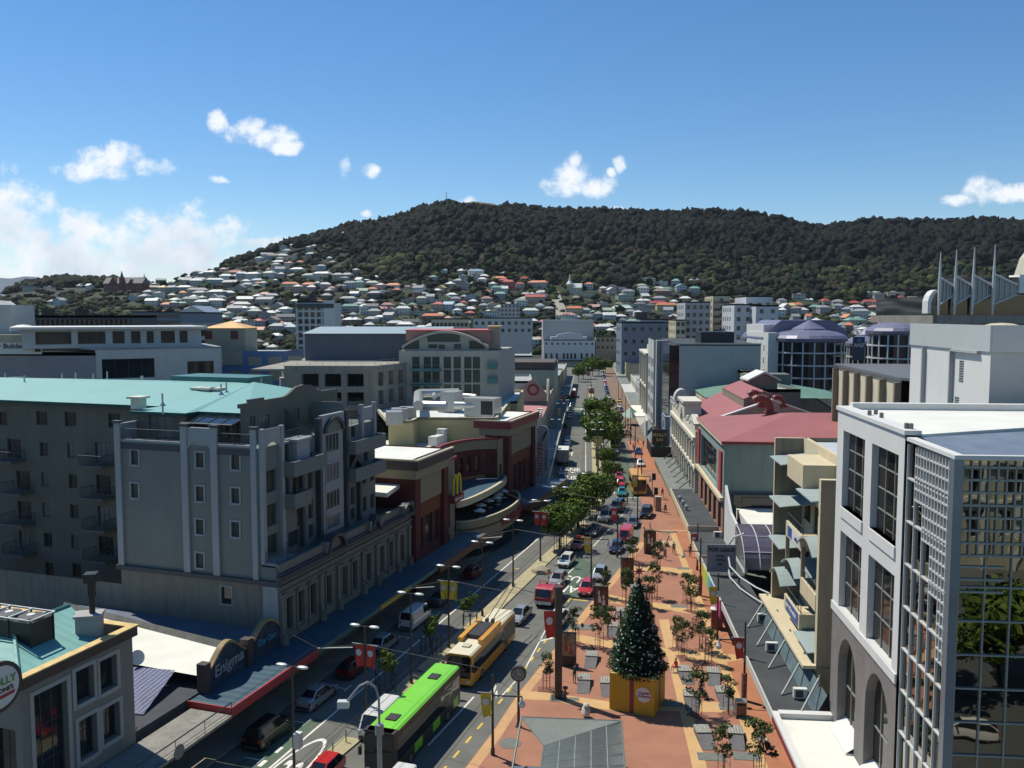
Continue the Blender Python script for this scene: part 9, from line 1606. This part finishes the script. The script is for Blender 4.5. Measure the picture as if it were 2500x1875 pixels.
# people: one skinned body mesh each
skin = M('skin', (.42, .24, .16), .6, .05, 4); hairm = {'d': M('dark_hair', (.02, .015, .012), .8, .1, 9), 'f': M('fair_hair', (.45, .33, .17), .8, .1, 9), 'g': M('grey_hair', (.35, .34, .32), .8, .1, 9)}
CL = {'black': (.015, .015, .018), 'white': (.60, .60, .60), 'blue': (.30, .38, .55), 'red': (.45, .02, .03), 'navy': (.02, .025, .06), 'khaki': (.28, .22, .13), 'grey': (.16, .16, .17), 'brown': (.10, .06, .04)}
CLM = {k: M('cloth_'+k, v, .85, .12, 5) for k, v in CL.items()}
def body(pose):
 st = pose.get('stride', .22); sit = pose.get('sit', 0); ln = pose.get('lean', 0)
 hz = .93 if not sit else .5; V = []; Rr = []; E = []
 def add(p, r, par=None): V.append(p); Rr.append(r); (par is not None) and E.append((par, len(V)-1)); return len(V)-1
 pel = add((0, 0, hz), .13); ch = add((.04+ln*.25, 0, hz+.28), .135, pel); sh = add((.04+ln*.42, 0, hz+.47), .12, ch); nk = add((.05+ln*.48, 0, hz+.56), .055, sh); hd = add((.07+ln*.52, 0, hz+.66), .085, nk); add((.07+ln*.54, 0, hz+.78), .075, hd)
 for s in (-1, 1):
  f = st*s
  hp = add((0, s*.10, hz-.06), .095, pel)
  if sit: kn = add((.44, s*.13, .52), .065, hp); an = add((.48, s*.13, .1), .042, kn); add((.64, s*.13, .04), .035, an)
  else: kn = add((f*.55+.05, s*.10, .50), .062, hp); an = add((f*.95-.03, s*.10, .09), .04, kn); add((f*.95+.14, s*.11, .035), .034, an)
  a = pose.get('arm', 0); so = add((.04+ln*.42, s*.19, hz+.45), .055, sh); el = add((.0+ln*.4+a*.12-f*.35, s*.25, hz+.19), .042, so); wr_ = add((.10+ln*.4+a*.38-f*.6, s*.24, hz-.02+a*.2), .03, el); pm = add((.13+ln*.4+a*.44-f*.62, s*.24, hz-.09+a*.2), .032, wr_)
  for k in range(4): b = V[pm]; kk = add((b[0]+.01+.012*(k-1.5), b[1]+.0, b[2]-.05-.008*(k in (1, 2))), .010, pm); add((b[0]+.03+.012*(k-1.5), b[1], b[2]-.085), .008, kk)
  b = V[pm]; add((b[0]+.05, b[1]-s*.02, b[2]-.01), .010, pm)
 me = bpy.data.meshes.new('b'); me.from_pydata(V, E, []); o = bpy.data.objects.new('b', me); COL.objects.link(o); md = o.modifiers.new('s', 'SKIN'); md.use_smooth_shade = True
 sv = me.skin_vertices[0].data
 for i, r in enumerate(Rr): sv[i].radius = (r, r)
 sv[0].use_root = True; o.modifiers.new('d', 'SUBSURF').levels = 1
 dg = bpy.context.evaluated_depsgraph_get(); m2 = bpy.data.meshes.new_from_object(o.evaluated_get(dg)); bpy.data.objects.remove(o); m2.name = 'body'
 for p in m2.polygons: p.use_smooth = True
 return m2, hz, ln
POSE = {'walk': {'stride': .26}, 'stand': {'stride': .04}, 'push': {'stride': .24, 'arm': 1, 'lean': .12}, 'sit': {'sit': 1, 'stride': 0, 'arm': .5}, 'lean': {'stride': .05, 'lean': .5, 'arm': .5}}
PB = {}
def person(p, rz, pose, top, legs, hair, label, hat=None, sc=1., z=None, hold=None):
 if pose not in PB: PB[pose] = body(POSE[pose])
 me, hz, ln = PB[pose]; me = me.copy(); me.materials.clear(); [me.materials.append(m) for m in (skin, CLM[top], CLM[legs], CLM['black'])]
 for q in me.polygons:
  c = q.center; zt = hz+.55
  q.material_index = 0 if c.z > zt else (1 if (c.z > hz-.02 and not (abs(c.y) > .2 and c.z < hz+.05)) else (0 if abs(c.y) > .2 and c.z > hz-.35 and pose != 'sit' else (3 if c.z < .07 else 2)))
 o = thing('person', label, 'person', p+(Z1 if z is None else z,), rz); o.scale = (sc,)*3; inst('body', me, o)
 hx, hzz = .07+ln*.53, hz+.74; g = G(); g.ball((hx-.015, 0, hzz), .105, 10, sz=1.05); me2 = g.mesh('hair', [hairm[hair]], True); h = inst('hair', me2, o)
 g = G(); [g.ball((hx+.088, s*.033, hzz-.02), .011, 6) for s in (-1, 1)]; g.box(hx+.085, hx+.112, -.012, .012, hzz-.065, hzz-.03); g.box(hx+.078, hx+.088, -.025, .025, hzz-.1, hzz-.092); f = inst('face', g.mesh('face', [M('feature_dark', (.16, .07, .05), .6, 0)]), o)
 g = G(); g.ball((hx+.02, 0, hzz-.035), .093, 10, sz=1.15); inst('head', g.mesh('head', [skin], True), o)
 if hat: g = G(); g.lathe([(.18, .03), (.17, .05), (.11, .06), (.1, .14), (.02, .16)], (hx, 0, hzz+.02), 12); inst('hat', g.mesh('hat', [CLM[hat]]), o)
 return o
WK = math.pi/2-math.radians(AZR)
person(gp(1857, 1836, Z1), WK+.5+math.pi*1.0, 'push', 'blue', 'black', 'g', 'balding man in pale blue shirt pushing a pushchair') if 0 else person(gp(1857, 1836, Z1), -.6, 'push', 'blue', 'black', 'g', 'balding man in pale blue shirt pushing a pushchair', sc=1.02)
pc = thing('pushchair', 'dark pushchair with yellow tray pushed by the man in blue', 'pushchair', gp(1880, 1838, Z1)+(Z1,), -.6); g = G(); [g.tube((x, y, .12), (x, y+.04, .12), .12, 10) for x in (-.3, .35) for y in (-.25, .21)]; g.build('wheels', tyre, pc); g = G(); [g.path([(-.65, y, .98), (-.2, y, .5), (.4, y, .15)], .02, 5) for y in (-.22, .22)]; g.tube((-.65, -.22, .98), (-.65, .22, .98), .02, 5); g.build('frame', pole, pc); g = G(); g.xz([(-.3, .35), (.25, .3), (.35, .55), (0, .5), (-.35, .95), (-.42, .9)], -.2, .2); g.build('seat', CLM['black'], pc); g = G(); g.box(-.6, -.25, -.2, .2, .92, .95); g.build('tray', M('tray_yellow', (.60, .52, .2), .6, 0), pc)
PL = [((1402,1668), 1.2, 'lean', 'black', 'khaki', 'd', 'man in dark jacket and khaki trousers bending at a bench', None, None), ((1500,1525), -.3, 'stand', 'white', 'brown', 'd', 'person in white top talking on the plaza', None, None), ((1516,1528), 2.8, 'stand', 'black', 'black', 'd', 'person in black talking beside the Christmas tree', None, None), ((1651,1640), 3.6, 'sit', 'red', 'white', 'd', 'person in red top seated on the end of a bench', None, .12), ((1712,1700), -1.4, 'stand', 'black', 'navy', 'g', 'man with white hat standing by the saplings', 'white', None), ((1713,1706), -.3, 'sit', 'navy', 'black', 'd', 'man in dark clothes seated on the bench beside the sapling', None, .12),
((1623,1367), -1.5, 'walk', 'grey', 'navy', 'd', 'woman with dark bag walking on the far plaza', None, None), ((1645,1353), 1.6, 'walk', 'brown', 'khaki', 'f', 'fair haired person in brown walking on the far plaza', None, None), ((1685,1360), 1.5, 'stand', 'black', 'black', 'd', 'person in black standing beside the red banner', None, None), ((1532,1237), 3.0, 'walk', 'black', 'black', 'd', 'person in black crossing the road at the lights', None, 0), ((1624,1254), -1.5, 'walk', 'black', 'grey', 'd', 'woman in black walking down the right footpath', None, None), ((1546,1222), 3.1, 'stand', 'grey', 'black', 'd', 'person waiting beside the orange bus', None, 0), ((1617,1214), -1.4, 'walk', 'red', 'grey', 'd', 'person in red near the grey verandah', None, None), ((1380,1262), 0, 'walk', 'grey', 'black', 'd', 'person on the shaded left footpath', None, None)]
for (uv, rz, ps, t, l, h, lb, ht, z) in PL: person(gp(uv[0], uv[1], Z1), rz, ps, t, l, h, lb, ht, z=Z1 if z == .12 else z)
cr = random.Random(8)
CN = ['black', 'red', 'white', 'navy', 'grey', 'brown', 'black', 'red', 'blue', 'khaki', 'white', 'black', 'grey', 'navy']
for i in range(14): person(FR(204+i*4.6, cr.uniform(10.6, 13.6)), cr.uniform(0, 6), 'stand' if i % 2 else 'walk', CN[i], 'navy' if i % 3 else 'grey', 'dfdg'[i % 4], f'person in {CN[i]} on the busy right footpath, '+(ORD[i] if i < 12 else ['second last', 'last'][i-12])+' counting away')
p = gp(1518, 1252); o = thing('motorcycle', 'dark motorcycle with rider beside the silver four wheel drive', 'motorcycle', p+(0,), math.pi/2-math.radians(LB2)); g = G(); [g.path([(x+.3*math.cos(i*.785), 0, .31+.3*math.sin(i*.785)) for i in range(9)], .06, 5) for x in (-.68, .68)]; g.build('wheels', tyre, o); g = G(); g.xz([(-.7, .7), (-.1, .8), (.3, 1.0), (.6, .75), (.5, .4), (-.4, .35)], -.15, .15); g.tube((.55, 0, .4), (.4, 0, 1.1), .04, 5); g.tube((.4, -.35, 1.1), (.4, .35, 1.1), .025, 5); g.build('body', plas, o)
person((p[0], p[1]), math.pi/2-math.radians(LB2), 'sit', 'khaki', 'black', 'd', 'rider in khaki seated on the motorcycle', z=.35)
# air
g = G(); g.box(-14000, 14000, -380, 13000, -25, 265); hz_ = bpy.data.materials.new('haze_air'); hz_.use_nodes = True; nt = hz_.node_tree
for n in list(nt.nodes):
 if n.type != 'OUTPUT_MATERIAL': nt.nodes.remove(n)
pv = nt.nodes.new('ShaderNodeVolumePrincipled'); pv.inputs['Color'].default_value = (.80, .88, 1, 1); pv.inputs['Density'].default_value = 2.6e-5; pv.inputs['Anisotropy'].default_value = .2
nt.links.new(pv.outputs[0], [n for n in nt.nodes if n.type == 'OUTPUT_MATERIAL'][0].inputs['Volume'])
o = g.build('haze', hz_); tag(o, kind='stuff'); SC.cycles.volume_bounces = 0
